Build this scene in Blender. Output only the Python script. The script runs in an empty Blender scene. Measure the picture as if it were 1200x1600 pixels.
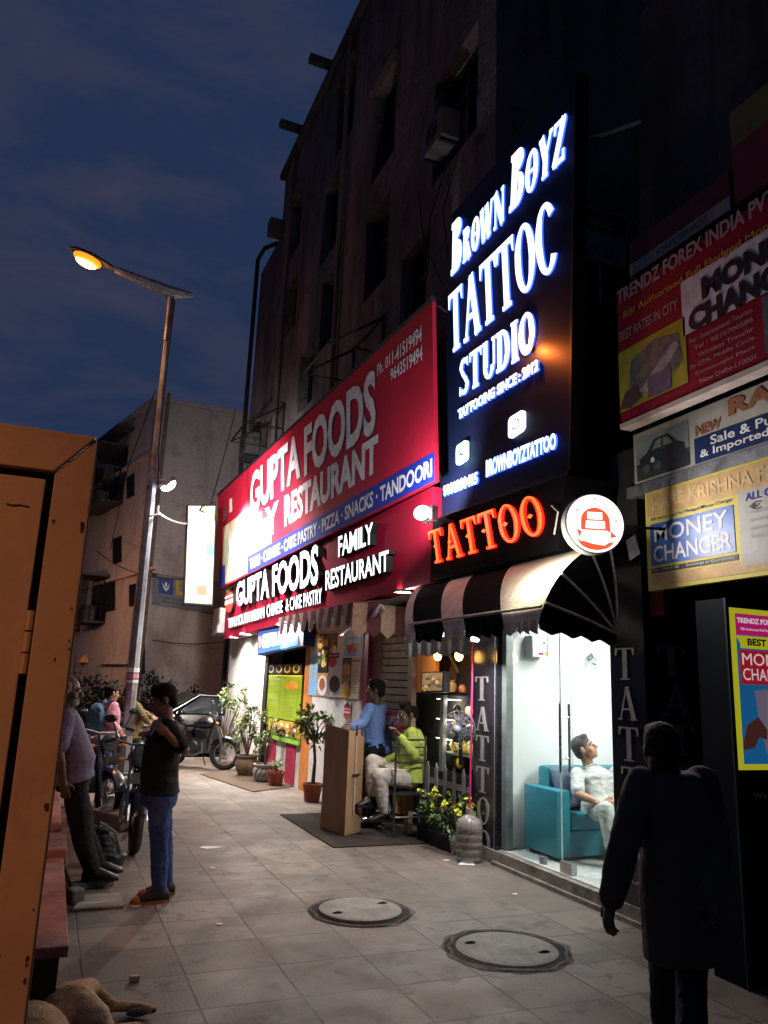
import bpy, bmesh, math, random
from mathutils import Vector, Matrix, noise
random.seed(7)
R = math.radians
S = bpy.context.scene
COL = S.collection
# ------------------------------------------------------------------ camera, sky, exposure
PITCH, ROLL, YAW, EYE, FOC = R(12.735), R(2.197), R(22.466), 1.68, 1200.0
FWD = Vector((math.sin(YAW)*math.cos(PITCH), math.cos(YAW)*math.cos(PITCH), math.sin(PITCH)))
_r0 = Vector((math.cos(YAW), -math.sin(YAW), 0)); _u0 = _r0.cross(FWD)
RGT = math.cos(ROLL)*_r0 + math.sin(ROLL)*_u0
UPV = -math.sin(ROLL)*_r0 + math.cos(ROLL)*_u0
CAM = Vector((0, 0, EYE))
cd = bpy.data.cameras.new("camera"); cam = bpy.data.objects.new("camera", cd); COL.objects.link(cam)
cd.sensor_fit = 'HORIZONTAL'; cd.sensor_width = 36; cd.lens = 36.0*FOC/1200.0; cd.clip_start = .05; cd.clip_end = 2000
m = Matrix((RGT, UPV, -FWD)).transposed().to_4x4(); m.translation = CAM; cam.matrix_world = m
S.camera = cam

W = bpy.data.worlds.new("World"); S.world = W; W.use_nodes = True
nt = W.node_tree; nt.nodes.clear()
def N(t, **k):
    n = nt.nodes.new(t)
    for a, b in k.items(): setattr(n, a, b)
    return n
sky = N('ShaderNodeTexSky', sky_type='NISHITA', sun_disc=False, sun_elevation=R(-3.0), sun_rotation=R(-110), altitude=200, dust_density=2.0)
out = N('ShaderNodeOutputWorld'); bg = N('ShaderNodeBackground'); bg.inputs['Strength'].default_value = 0.1
tc = N('ShaderNodeTexCoord'); mp = N('ShaderNodeMapping'); mp.inputs['Scale'].default_value = (1.6, 1.6, 5.0)
cl = N('ShaderNodeTexNoise'); cl.inputs['Scale'].default_value = 2.6; cl.inputs['Detail'].default_value = 7; cl.inputs['Roughness'].default_value = .58; cl.inputs['Distortion'].default_value = .4
cr = N('ShaderNodeValToRGB'); cr.color_ramp.elements[0].position = .45; cr.color_ramp.elements[1].position = .78
cr.color_ramp.elements[0].color = (.125, .265, .72, 1); cr.color_ramp.elements[1].color = (.42, .41, .76, 1)
ad = N('ShaderNodeMixRGB', blend_type='ADD'); ad.inputs[0].default_value = 1.0
nt.links.new(tc.outputs['Generated'], mp.inputs['Vector']); nt.links.new(mp.outputs[0], cl.inputs['Vector'])
nt.links.new(cl.outputs['Fac'], cr.inputs[0]); nt.links.new(cr.outputs[0], ad.inputs[1]); nt.links.new(sky.outputs[0], ad.inputs[2])
nt.links.new(ad.outputs[0], bg.inputs['Color']); nt.links.new(bg.outputs[0], out.inputs['Surface'])
S.view_settings.view_transform = 'Standard'; S.view_settings.look = 'None'; S.view_settings.exposure = 0; S.view_settings.gamma = 1
S.cycles.use_denoising = True
S.cycles.max_bounces = 6; S.cycles.diffuse_bounces = 3; S.cycles.glossy_bounces = 3; S.cycles.transmission_bounces = 5
S.cycles.sample_clamp_indirect = 4.0

# ------------------------------------------------------------------ photo pixel (1200x1600) -> point on a plane of the place
def ray(x, y): return RGT*((x-600)/FOC) + UPV*((800-y)/FOC) + FWD
def onp(x, y, pl):
    p, n = pl; d = ray(x, y); return CAM + d*((p-CAM).dot(n)/d.dot(n))
def PX(X): return (Vector((X, 0, 0)), Vector((1, 0, 0)))
def PY(Y): return (Vector((0, Y, 0)), Vector((0, 1, 0)))
def PZ(Z): return (Vector((0, 0, Z)), Vector((0, 0, 1)))
def vplane(a, b, off=0):
    a = Vector((a[0], a[1], 0)); b = Vector((b[0], b[1], 0)); n = Vector((-(b-a).y, (b-a).x, 0)).normalized()
    if n.x > 0: n = -n
    return (a + n*off, n)
def ony(x, y, Y): return onp(x, y, PY(Y))
def onx(x, y, X): return onp(x, y, PX(X))
def onz(x, y, z=0): return onp(x, y, PZ(z))

# ------------------------------------------------------------------ materials
MATS = {}
def mat(name, col, rough=.75, spec=.3, metal=0, ns=8, na=.25, bump=0, bs=None, stain=None, ss=1.5, coords='Object', stretch=(1, 1, 1), trans=0, coat=0):
    if name in MATS: return MATS[name]
    m = bpy.data.materials.new(name); m.use_nodes = True; t = m.node_tree; b = t.nodes['Principled BSDF']
    b.inputs['Roughness'].default_value = rough; b.inputs['Metallic'].default_value = metal
    b.inputs['Specular IOR Level'].default_value = spec; b.inputs['Transmission Weight'].default_value = trans
    b.inputs['Coat Weight'].default_value = coat
    tc = t.nodes.new('ShaderNodeTexCoord'); mp = t.nodes.new('ShaderNodeMapping'); mp.inputs['Scale'].default_value = stretch
    t.links.new(tc.outputs[coords], mp.inputs[0])
    nz = t.nodes.new('ShaderNodeTexNoise'); nz.inputs['Scale'].default_value = ns; nz.inputs['Detail'].default_value = 6; nz.inputs['Roughness'].default_value = .6
    t.links.new(mp.outputs[0], nz.inputs['Vector'])
    mx = t.nodes.new('ShaderNodeMixRGB'); mx.inputs[1].default_value = (*[c*(1-na) for c in col], 1); mx.inputs[2].default_value = (*[min(1, c*(1+na)) for c in col], 1)
    rp = t.nodes.new('ShaderNodeValToRGB'); rp.color_ramp.elements[0].position = .3; rp.color_ramp.elements[1].position = .7
    t.links.new(nz.outputs['Fac'], rp.inputs[0]); t.links.new(rp.outputs[0], mx.inputs[0]); last = mx.outputs[0]
    if stain:
        n2 = t.nodes.new('ShaderNodeTexNoise'); n2.inputs['Scale'].default_value = ss; n2.inputs['Detail'].default_value = 8; n2.inputs['Roughness'].default_value = .65
        t.links.new(mp.outputs[0], n2.inputs['Vector'])
        r2 = t.nodes.new('ShaderNodeValToRGB'); r2.color_ramp.elements[0].position = .48; r2.color_ramp.elements[1].position = .62
        t.links.new(n2.outputs['Fac'], r2.inputs[0])
        m2 = t.nodes.new('ShaderNodeMixRGB'); m2.inputs[2].default_value = (*stain, 1)
        t.links.new(r2.outputs[0], m2.inputs[0]); t.links.new(last, m2.inputs[1]); last = m2.outputs[0]
    t.links.new(last, b.inputs['Base Color'])
    rr = t.nodes.new('ShaderNodeMapRange'); rr.inputs['To Min'].default_value = max(.03, rough-.1); rr.inputs['To Max'].default_value = min(1, rough+.1)
    t.links.new(nz.outputs['Fac'], rr.inputs['Value']); t.links.new(rr.outputs[0], b.inputs['Roughness'])
    if bump:
        nb = t.nodes.new('ShaderNodeTexNoise'); nb.inputs['Scale'].default_value = bs or ns*4; nb.inputs['Detail'].default_value = 5
        t.links.new(mp.outputs[0], nb.inputs['Vector'])
        bp = t.nodes.new('ShaderNodeBump'); bp.inputs['Strength'].default_value = bump; bp.inputs['Distance'].default_value = .02
        t.links.new(nb.outputs['Fac'], bp.inputs['Height']); t.links.new(bp.outputs[0], b.inputs['Normal'])
    MATS[name] = m; return m
def emi(name, col, st, base=None):
    if name in MATS: return MATS[name]
    m = bpy.data.materials.new(name); m.use_nodes = True; b = m.node_tree.nodes['Principled BSDF']
    b.inputs['Base Color'].default_value = (*(base or [min(1, c) for c in col]), 1); b.inputs['Emission Color'].default_value = (*col, 1)
    b.inputs['Emission Strength'].default_value = st; b.inputs['Roughness'].default_value = .4
    MATS[name] = m; return m
def glass(name, col=(.9, .95, .95), rough=.02):
    if name in MATS: return MATS[name]
    m = bpy.data.materials.new(name); m.use_nodes = True; t = m.node_tree; t.nodes.remove(t.nodes['Principled BSDF'])
    o = t.nodes['Material Output']; g = t.nodes.new('ShaderNodeBsdfGlossy'); g.inputs['Roughness'].default_value = rough
    tr = t.nodes.new('ShaderNodeBsdfTransparent'); tr.inputs[0].default_value = (*col, 1)
    lw = t.nodes.new('ShaderNodeLayerWeight'); lw.inputs[0].default_value = .5; pw = t.nodes.new('ShaderNodeMath'); pw.operation = 'POWER'; pw.inputs[1].default_value = 4; t.links.new(lw.outputs['Facing'], pw.inputs[0]); fr = t.nodes.new('ShaderNodeMath'); fr.operation = 'MULTIPLY_ADD'; fr.inputs[1].default_value = .30; fr.inputs[2].default_value = .025; t.links.new(pw.outputs[0], fr.inputs[0]); mx = t.nodes.new('ShaderNodeMixShader')
    t.links.new(fr.outputs[0], mx.inputs[0]); t.links.new(tr.outputs[0], mx.inputs[1]); t.links.new(g.outputs[0], mx.inputs[2]); t.links.new(mx.outputs[0], o.inputs[0])
    MATS[name] = m; return m

# ------------------------------------------------------------------ objects
ORG = {}
def tag(o, label=None, cat=None, group=None, kind=None):
    if label: o['label'] = label
    if cat: o['category'] = cat
    if group: o['group'] = group
    if kind: o['kind'] = kind
    return o
def thing(name, label, cat, loc=(0, 0, 0), group=None):
    o = bpy.data.objects.new(name, None); COL.objects.link(o); o.location = loc; o.empty_display_size = .1
    ORG[o.name] = Vector(loc); return tag(o, label, cat, group)
def worg(o): return ORG.get(o.name, Vector((0, 0, 0)))
class MB:
    def __init__(s): s.v = []; s.f = []; s.m = []; s.k = 0
    def add(s, vs, fs):
        b = len(s.v); s.v += [tuple(v) for v in vs]
        for f in fs: s.f.append([b+i for i in f]); s.m.append(s.k)
        return s
    def box(s, c, d, rot=None):
        c = Vector(c); h = Vector(d)/2; vs = []
        for z in (-1, 1):
            for x, y in ((-1, -1), (1, -1), (1, 1), (-1, 1)):
                p = Vector((x*h.x, y*h.y, z*h.z)); vs.append(c + (rot @ p if rot else p))
        return s.add(vs, [(3, 2, 1, 0), (4, 5, 6, 7), (0, 1, 5, 4), (1, 2, 6, 5), (2, 3, 7, 6), (3, 0, 4, 7)])
    def bx(s, x0, x1, y0, y1, z0, z1): return s.box(((x0+x1)/2, (y0+y1)/2, (z0+z1)/2), (abs(x1-x0), abs(y1-y0), abs(z1-z0)))
    def slab(s, q, n, th):                      # quad or polygon (list of points) extruded by th along n
        k = len(q); n = Vector(n)*th; q = [Vector(p) for p in q]
        fl = (q[1]-q[0]).cross(q[2]-q[0]).dot(n) > 0
        a = list(range(k)); b = list(range(k, 2*k)); fs = [a[::-1], b] if fl else [a, b[::-1]]
        for i in range(k):
            j = (i+1) % k; fs.append([i, j, k+j, k+i] if fl else [j, i, k+i, k+j])
        return s.add(q+[p+n for p in q], fs)
    def tube(s, pts, r, n=8, caps=True):
        pts = [Vector(p) for p in pts]; rs = r if isinstance(r, (list, tuple)) else [r]*len(pts); b = len(s.v); ref = None
        for i, p in enumerate(pts):
            d = (pts[min(i+1, len(pts)-1)]-pts[max(i-1, 0)]).normalized()
            if ref is None: ref = d.orthogonal().normalized()
            else: ref = (ref-d*ref.dot(d)); ref = ref.normalized() if ref.length > 1e-5 else d.orthogonal().normalized()
            w = d.cross(ref)
            for j in range(n):
                a = 2*math.pi*j/n; s.v.append(tuple(p+(ref*math.cos(a)+w*math.sin(a))*rs[i]))
        for i in range(len(pts)-1):
            for j in range(n):
                s.f.append([b+i*n+j, b+i*n+(j+1) % n, b+(i+1)*n+(j+1) % n, b+(i+1)*n+j]); s.m.append(s.k)
        if caps:
            s.f.append([b+j for j in range(n)][::-1]); s.m.append(s.k); e = b+(len(pts)-1)*n
            s.f.append([e+j for j in range(n)]); s.m.append(s.k)
        return s
    def lathe(s, c, prof, n=24, ax=(0, 0, 1), a0=0, a1=2*math.pi):
        ax = Vector(ax).normalized(); u = ax.orthogonal().normalized(); w = ax.cross(u); c = Vector(c); full = abs(a1-a0) > 6.28; b = len(s.v)
        k = n if full else n+1
        for r, h in prof:
            for j in range(k):
                a = a0+(a1-a0)*j/n; s.v.append(tuple(c+ax*h+(u*math.cos(a)+w*math.sin(a))*r))
        for i in range(len(prof)-1):
            for j in range(n):
                j2 = (j+1) % k; s.f.append([b+i*k+j, b+i*k+j2, b+(i+1)*k+j2, b+(i+1)*k+j]); s.m.append(s.k)
        return s
    def torus(s, c, R_, r, ax=(0, 0, 1), n=28, m=8):
        return s.lathe(c, [(R_+r*math.cos(2*math.pi*i/m), r*math.sin(2*math.pi*i/m)) for i in range(m+1)], n, ax)
    def cap(s, a, b, ra, rb, n=12):
        a = Vector(a); b = Vector(b); d = b-a; L = d.length or 1e-4; d = d/L if d.length else Vector((0, 0, 1)); pr = []
        for i in range(6): t = math.pi/2*(1-i/5); pr.append((ra*math.cos(t)+1e-4, -ra*math.sin(t)))
        for i in range(6): t = math.pi/2*i/5; pr.append((rb*math.cos(t)+1e-4, L+rb*math.sin(t)))
        st = len(s.v); s.lathe(a, pr, n, d); s.f.append([st+j for j in range(n)][::-1]); s.m.append(s.k); e = st+11*n; s.f.append([e+j for j in range(n)]); s.m.append(s.k)
        return s
    def ell(s, c, r, rot=None, n=16, m=10):
        c = Vector(c); b = len(s.v)
        for i in range(m+1):
            t = math.pi*i/m-math.pi/2
            for j in range(n):
                a = 2*math.pi*j/n; q = (math.cos(t)*math.cos(a), math.cos(t)*math.sin(a), math.sin(t))
                if i in (0, m): q = (1e-3*math.cos(a), 1e-3*math.sin(a), q[2])
                p = Vector((r[0]*q[0], r[1]*q[1], r[2]*q[2]))
                s.v.append(tuple(c+(rot @ p if rot else p)))
        for i in range(m):
            for j in range(n): s.f.append([b+i*n+j, b+i*n+(j+1) % n, b+(i+1)*n+(j+1) % n, b+(i+1)*n+j]); s.m.append(s.k)
        s.f.append([b+j for j in range(n)][::-1]); s.m.append(s.k); s.f.append([b+m*n+j for j in range(n)]); s.m.append(s.k)
        return s
    def loft(s, rings):                          # rings: lists of points, capped at both ends
        n = len(rings[0]); b = len(s.v)
        for r_ in rings: s.v += [tuple(p) for p in r_]
        for i in range(len(rings)-1):
            for j in range(n): s.f.append([b+i*n+j, b+i*n+(j+1) % n, b+(i+1)*n+(j+1) % n, b+(i+1)*n+j]); s.m.append(s.k)
        s.f.append([b+j for j in range(n)][::-1]); s.m.append(s.k); e = b+(len(rings)-1)*n; s.f.append([e+j for j in range(n)]); s.m.append(s.k)
        return s
    def build(s, name, ma, parent=None, smooth=False, bevel=0):
        o0 = worg(parent) if parent else Vector((0, 0, 0))
        me = bpy.data.meshes.new(name); me.from_pydata([tuple(Vector(v)-o0) for v in s.v], [], s.f)
        for x in (ma if isinstance(ma, (list, tuple)) else [ma]): me.materials.append(x)
        if len(me.materials) > 1: me.polygons.foreach_set('material_index', s.m)
        if bevel:
            bm = bmesh.new(); bm.from_mesh(me); bmesh.ops.remove_doubles(bm, verts=bm.verts, dist=1e-5)
            es = [e for e in bm.edges if len(e.link_faces) == 2 and e.calc_face_angle(0) > .5]
            bmesh.ops.bevel(bm, geom=es, offset=bevel, segments=2, profile=.6, affect='EDGES', clamp_overlap=True); bm.to_mesh(me); bm.free()
        if smooth:
            me.polygons.foreach_set('use_smooth', [True]*len(me.polygons))
            try: me.set_sharp_from_angle(angle=R(42))
            except Exception: pass
        me.update(); o = bpy.data.objects.new(name, me); COL.objects.link(o)
        if parent: o.parent = parent
        ORG[o.name] = o0
        return o
def copy_tree(o, delta=None, parent=None):
    c = o.copy(); COL.objects.link(c)
    if parent: c.parent = parent
    for ch in [x for x in o.children]: copy_tree(ch, None, c)
    return c
def remesh(mb, name, ma, parent, vox=.01, it=4, fold=0, fs=9, seed=0, smooth=True):
    me = bpy.data.meshes.new('tmp'); me.from_pydata(mb.v, [], mb.f); me.update()
    bm = bmesh.new(); bm.from_mesh(me); bmesh.ops.recalc_face_normals(bm, faces=bm.faces); bm.to_mesh(me); bm.free()
    o = bpy.data.objects.new('tmp', me); COL.objects.link(o)
    q = o.modifiers.new('r', 'REMESH'); q.mode = 'VOXEL'; q.voxel_size = vox; q.adaptivity = 0
    if it: w = o.modifiers.new('s', 'SMOOTH'); w.iterations = it; w.factor = .5
    dg = bpy.context.evaluated_depsgraph_get(); dg.update(); ev = o.evaluated_get(dg); e = ev.to_mesh()
    r = MB(); r.v = [tuple(v.co) for v in e.vertices]; nr = [v.normal.copy() for v in e.vertices]; r.f = [list(p.vertices) for p in e.polygons]; r.m = [0]*len(r.f)
    ev.to_mesh_clear(); bpy.data.objects.remove(o); bpy.data.meshes.remove(me)
    if fold:
        for i, v in enumerate(r.v):
            p = Vector(v); a = noise.noise(Vector((p.x*fs, p.y*fs, p.z*fs*1.7))+Vector((seed, 0, 0))); a2 = noise.noise(Vector((p.x*fs*2.3, p.y*fs*2.3, p.z*fs*4))+Vector((0, seed, 0)))
            r.v[i] = tuple(p+nr[i]*((1-abs(a))*1.2-.8+a2*.5)*fold)
    ob = r.build(name, ma, parent, smooth=smooth); return ob

# ------------------------------------------------------------------ lettering
_TX = {}
def txt_mesh(s, bold=.0, spacing=1.0, shear=0):
    k = (s, bold, spacing, shear)
    if k in _TX: return _TX[k]
    c = bpy.data.curves.new('t', 'FONT'); c.body = s; c.size = 1; c.offset = bold; c.space_character = spacing; c.shear = shear; c.resolution_u = 3; c.fill_mode = 'BOTH'
    o = bpy.data.objects.new('t', c); COL.objects.link(o); dg = bpy.context.evaluated_depsgraph_get(); dg.update(); e = o.evaluated_get(dg); me = e.to_mesh()
    vs = [(v.co.x, v.co.y) for v in me.vertices]; fs = [list(p.vertices) for p in me.polygons]; e.to_mesh_clear()
    bpy.data.objects.remove(o); bpy.data.curves.remove(c)
    x0 = min(v[0] for v in vs); x1 = max(v[0] for v in vs); y0 = min(v[1] for v in vs); y1 = max(v[1] for v in vs)
    vs = [((x-x0)/(x1-x0), (y-y0)/(y1-y0)) for x, y in vs]; _TX[k] = (vs, fs, (x1-x0)/(y1-y0)); return _TX[k]
def bil(q, u, v):                                # q = TL TR BR BL
    return (q[3]*(1-u)+q[2]*u)*(1-v)+(q[0]*(1-u)+q[1]*u)*v
def solid2d(mb, vs, fs, fn, d0, d1):             # 2D mesh -> solid between depths d0 and d1 (fn(u,v,d))
    n = len(vs); P = [fn(u, v, d1) for u, v in vs]
    a, b, c = fs[0][0], fs[0][1], fs[0][2]
    if d0 is None: return mb.add(P, fs)
    Q = [fn(u, v, d0) for u, v in vs]; cnt = {}
    for f in fs:
        for i in range(len(f)): cnt[(f[i], f[(i+1) % len(f)])] = 1
    side = [[a, b, n+b, n+a] for (a, b) in cnt if (b, a) not in cnt]
    return mb.add(P+Q, [list(f) for f in fs]+side)
class Board:
    """a flat sign: q = four corners TL TR BR BL in space, n = outward normal"""
    def __init__(s, q, n=None):
        s.q = [Vector(p) for p in q]; s.n = Vector(n) if n else (s.q[1]-s.q[3]).cross(s.q[0]-s.q[2]).normalized()
        if s.n.dot(CAM-s.q[0]) < 0: s.n = -s.n
        s.parts = {}
    def at(s, u, v, d=0): return bil(s.q, u, v)+s.n*d
    def mb(s, name, ma): return s.parts.setdefault((name, ma.name), (MB(), ma))[0]
    def body(s, ma, th, name='panel'): s.mb(name, ma).slab(s.q, -s.n, th); return s
    def rect(s, name, ma, u0, v0, u1, v1, d=.003, th=0):
        q = [s.at(u0, v1, d), s.at(u1, v1, d), s.at(u1, v0, d), s.at(u0, v0, d)]
        if th: s.mb(name, ma).slab(q, -s.n, th)
        else: s.mb(name, ma).add(q, [(0, 3, 2, 1)])
        return s
    def poly(s, name, ma, pts, d=.003): s.mb(name, ma).add([s.at(u, v, d) for u, v in pts], [list(range(len(pts)))]); return s
    def disc(s, name, ma, u, v, ru, rv, d=.004, n=20, a0=0, a1=6.2832): return s.poly(name, ma, [(u+ru*math.cos(a0+(a1-a0)*i/n), v+rv*math.sin(a0+(a1-a0)*i/n)) for i in range(n+(0 if a1-a0 > 6.28 else 1))], d)
    def text(s, name, ma, t, u0, v0, u1, v1, d=.005, bold=.012, th=0, shear=0, back=None):
        vs, fs, _ = txt_mesh(t, bold, 1.0, shear); f = lambda u, v, dd: s.at(u0+(u1-u0)*u, v0+(v1-v0)*v, dd)
        solid2d(s.mb(name, ma), vs, fs, f, (d-th) if th else None, d); return s
    def qtext(s, name, ma, t, q, pl, d=.005, bold=.012, th=0, shear=0):
        Q = [onp(x, y, pl) for x, y in q]; vs, fs, _ = txt_mesh(t, bold, 1.0, shear); f = lambda u, v, dd: bil(Q, u, v)+s.n*dd
        solid2d(s.mb(name, ma), vs, fs, f, (d-th) if th else None, d); return s
    def done(s, parent):
        r = {}
        for (nm, _), (mb, ma) in s.parts.items(): r[nm] = mb.build(nm, ma, parent)
        return r
def pq(pts, pl): return [onp(x, y, pl) for x, y in pts]

# serif letters drawn as strokes, for the tattoo shop's lettering: glyph -> (width, list of polygons in 0..w x 0..1)
def _bar(x0, y0, x1, y1, w):
    d = Vector((x1-x0, y1-y0)); n = Vector((-d.y, d.x)).normalized()*w/2
    return [(x0+n.x, y0+n.y), (x0-n.x, y0-n.y), (x1-n.x, y1-n.y), (x1+n.x, y1+n.y)]
def _hb(x0, x1, y0, y1): return [(x0, y0), (x1, y0), (x1, y1), (x0, y1)]
def _arc(cx, cy, rx, ry, tx, ty, a0, a1, n=14):  # elliptic ring, thickness tx at the sides and ty at top and bottom
    o = []
    for i in range(n):
        A = R(a0+(a1-a0)*i/n); B = R(a0+(a1-a0)*(i+1)/n)
        o.append([(cx+rx*math.cos(A), cy+ry*math.sin(A)), (cx+rx*math.cos(B), cy+ry*math.sin(B)), (cx+(rx-tx)*math.cos(B), cy+(ry-ty)*math.sin(B)), (cx+(rx-tx)*math.cos(A), cy+(ry-ty)*math.sin(A))])
    return o
def glyph(c, T=.17, t=.07, w=None):
    se = t*.8
    foot = lambda x, y=0, k=.16: _hb(x-k, x+k, y, y+se) if y < .5 else _hb(x-k, x+k, y-se, y)
    if c == 'T': return .72, [_hb(.36-T/2, .36+T/2, 0, 1), _hb(0, .72, 1-t, 1), [(0, 1), (0, .76), (.045, .76), (.10, 1-t)], [(.72, 1), (.62, 1-t), (.675, .76), (.72, .76)], foot(.36, 0, .18)]
    if c == 'A': return .80, [_bar(.10, 0, .38, 1, t*1.1), _bar(.66, 0, .40, 1, T), _hb(.2, .58, .30, .30+t), foot(.10, 0, .11), foot(.66, 0, .15)]
    if c == 'O': return .76, _arc(.38, .5, .38, .5, T, t*.9, 0, 360, 30)
    if c == 'C': return .76, _arc(.38, .5, .38, .5, T, t*.9, 38, 322, 26)
    if c == 'o': return .76, _arc(.38, .5, .38, .5, T, t*.9, 0, 360, 30)+[_hb(.2, .56, .46, .54)]
    if c == 'B': return .66, [_hb(.06, .06+T, 0, 1), _hb(0, .34, 1-t, 1), _hb(0, .34, 0, t), _hb(.2, .36, .5, .5+t)]+_arc(.32, .75+t/2, .26, .25-t/2, T*.9, t, -90, 90)+_arc(.33, .26+t/4, .31, .26+t/4, T, t, -90, 90)
    if c == 'R': return .72, [_hb(.06, .06+T, 0, 1), _hb(0, .34, 1-t, 1), _hb(.2, .36, .46, .46+t), foot(.14, 0, .13), _bar(.36, .48, .62, 0, T), foot(.64, 0, .10)]+_arc(.32, .73+t/2, .28, .27-t/2, T*.9, t, -90, 90)
    if c == 'N': return .80, [_hb(.08, .08+t, 0, 1), _hb(.66, .66+t, 0, 1), _bar(.12, 1, .69, 0, T), foot(.11, 0, .11), foot(.69, 1, .11), foot(.09, 1, .09)]
    if c == 'W': return 1.1, [_bar(.12, 1, .33, 0, T), _bar(.33, 0, .53, .85, t), _bar(.52, 1, .74, 0, T), _bar(.74, 0, .97, 1, t), foot(.11, 1, .12), foot(.52, 1, .12), foot(.97, 1, .1)]
    if c == 'Y': return .76, [_bar(.12, 1, .38, .45, T), _bar(.66, 1, .38, .45, t), _hb(.38-T/2, .38+T/2, 0, .5), foot(.38, 0, .16), foot(.12, 1, .13), foot(.66, 1, .1)]
    if c == 'Z': return .66, [_hb(.03, .63, 1-t, 1), _hb(.03, .63, 0, t), _bar(.56, .98, .1, .02, T), _hb(.03, .03+t, .74, 1), _hb(.63-t, .63, 0, .26)]
    if c == 'S': return .62, _arc(.31, .735, .27, .265, T*.8, t, 30, 180)+_arc(.31, .26, .29, .26, T*.8, t, -150, 0)+[[(.04, .73), (.18, .73), (.60, .27), (.44, .26)], [(.18, .74), (.04, .73), (.2, .5), (.35, .55)], [(.6, .27), (.46, .25), (.30, .46), (.42, .5)], _hb(.5, .55, .74, .98), _hb(.03, .08, .02, .26)]
    if c == 'U': return .76, [_hb(.08, .08+T, .3, 1), _hb(.62, .62+t, .3, 1), foot(.16, 1, .14), foot(.65, 1, .1)]+_arc(.385, .32, .305, .32, T*.85, t, 180, 360)
    if c == 'D': return .74, [_hb(.07, .07+T, 0, 1), _hb(0, .34, 1-t, 1), _hb(0, .34, 0, t)]+_arc(.32, .5, .40, .5, T, t, -90, 90)
    if c == 'I': return .36, [_hb(.18-T/2, .18+T/2, 0, 1), foot(.18, 0, .17), foot(.18, 1, .17)]
    return .3, []
def serif(mb, s, fn, d0, d1, caps=None, T=.17, t=.07, gap=.08):
    """fn(u, v, d): u 0..1 along the line, v 0..1 up to cap height; caps: per-letter height factor"""
    tot = 0; lay = []
    for i, c in enumerate(s):
        h = caps[i] if caps else 1; w, ps = glyph(c, T, t); lay.append((tot, h, ps)); tot += (w+gap)*h
    tot -= gap
    k = 0
    for x, h, ps in lay:
        for p in ps:
            p2 = [((x+a*h)/tot, b*h) for a, b in p]; k += 1; e = (k % 5)*.0006
            solid2d(mb, p2, [list(range(len(p2)))], fn, d0, d1+e)
    return mb
def line_fn(pBL, pBR, pTL, pl, n):
    a = onp(*pBL, pl); b = onp(*pBR, pl); c = onp(*pTL, pl); return lambda u, v, d: a+(b-a)*u+(c-a)*v+n*d

# ------------------------------------------------------------------ lamps (parented to a built fixture, some added clear of it)
def lamp(kind, loc, energy, col, parent, size=.1, aim=None, cone=None, name='light'):
    L = bpy.data.lights.new(name, kind); L.energy = energy; L.color = col
    if kind == 'AREA': L.shape = 'DISK'; L.size = size
    else: L.shadow_soft_size = size
    if cone: L.spot_size = R(cone); L.spot_blend = .6
    o = bpy.data.objects.new(name, L); COL.objects.link(o); o.parent = parent; o.location = Vector(loc)-worg(parent)
    if aim is not None: o.rotation_euler = (Vector(aim)-Vector(loc)).to_track_quat('-Z', 'Y').to_euler()
    return o
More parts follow.
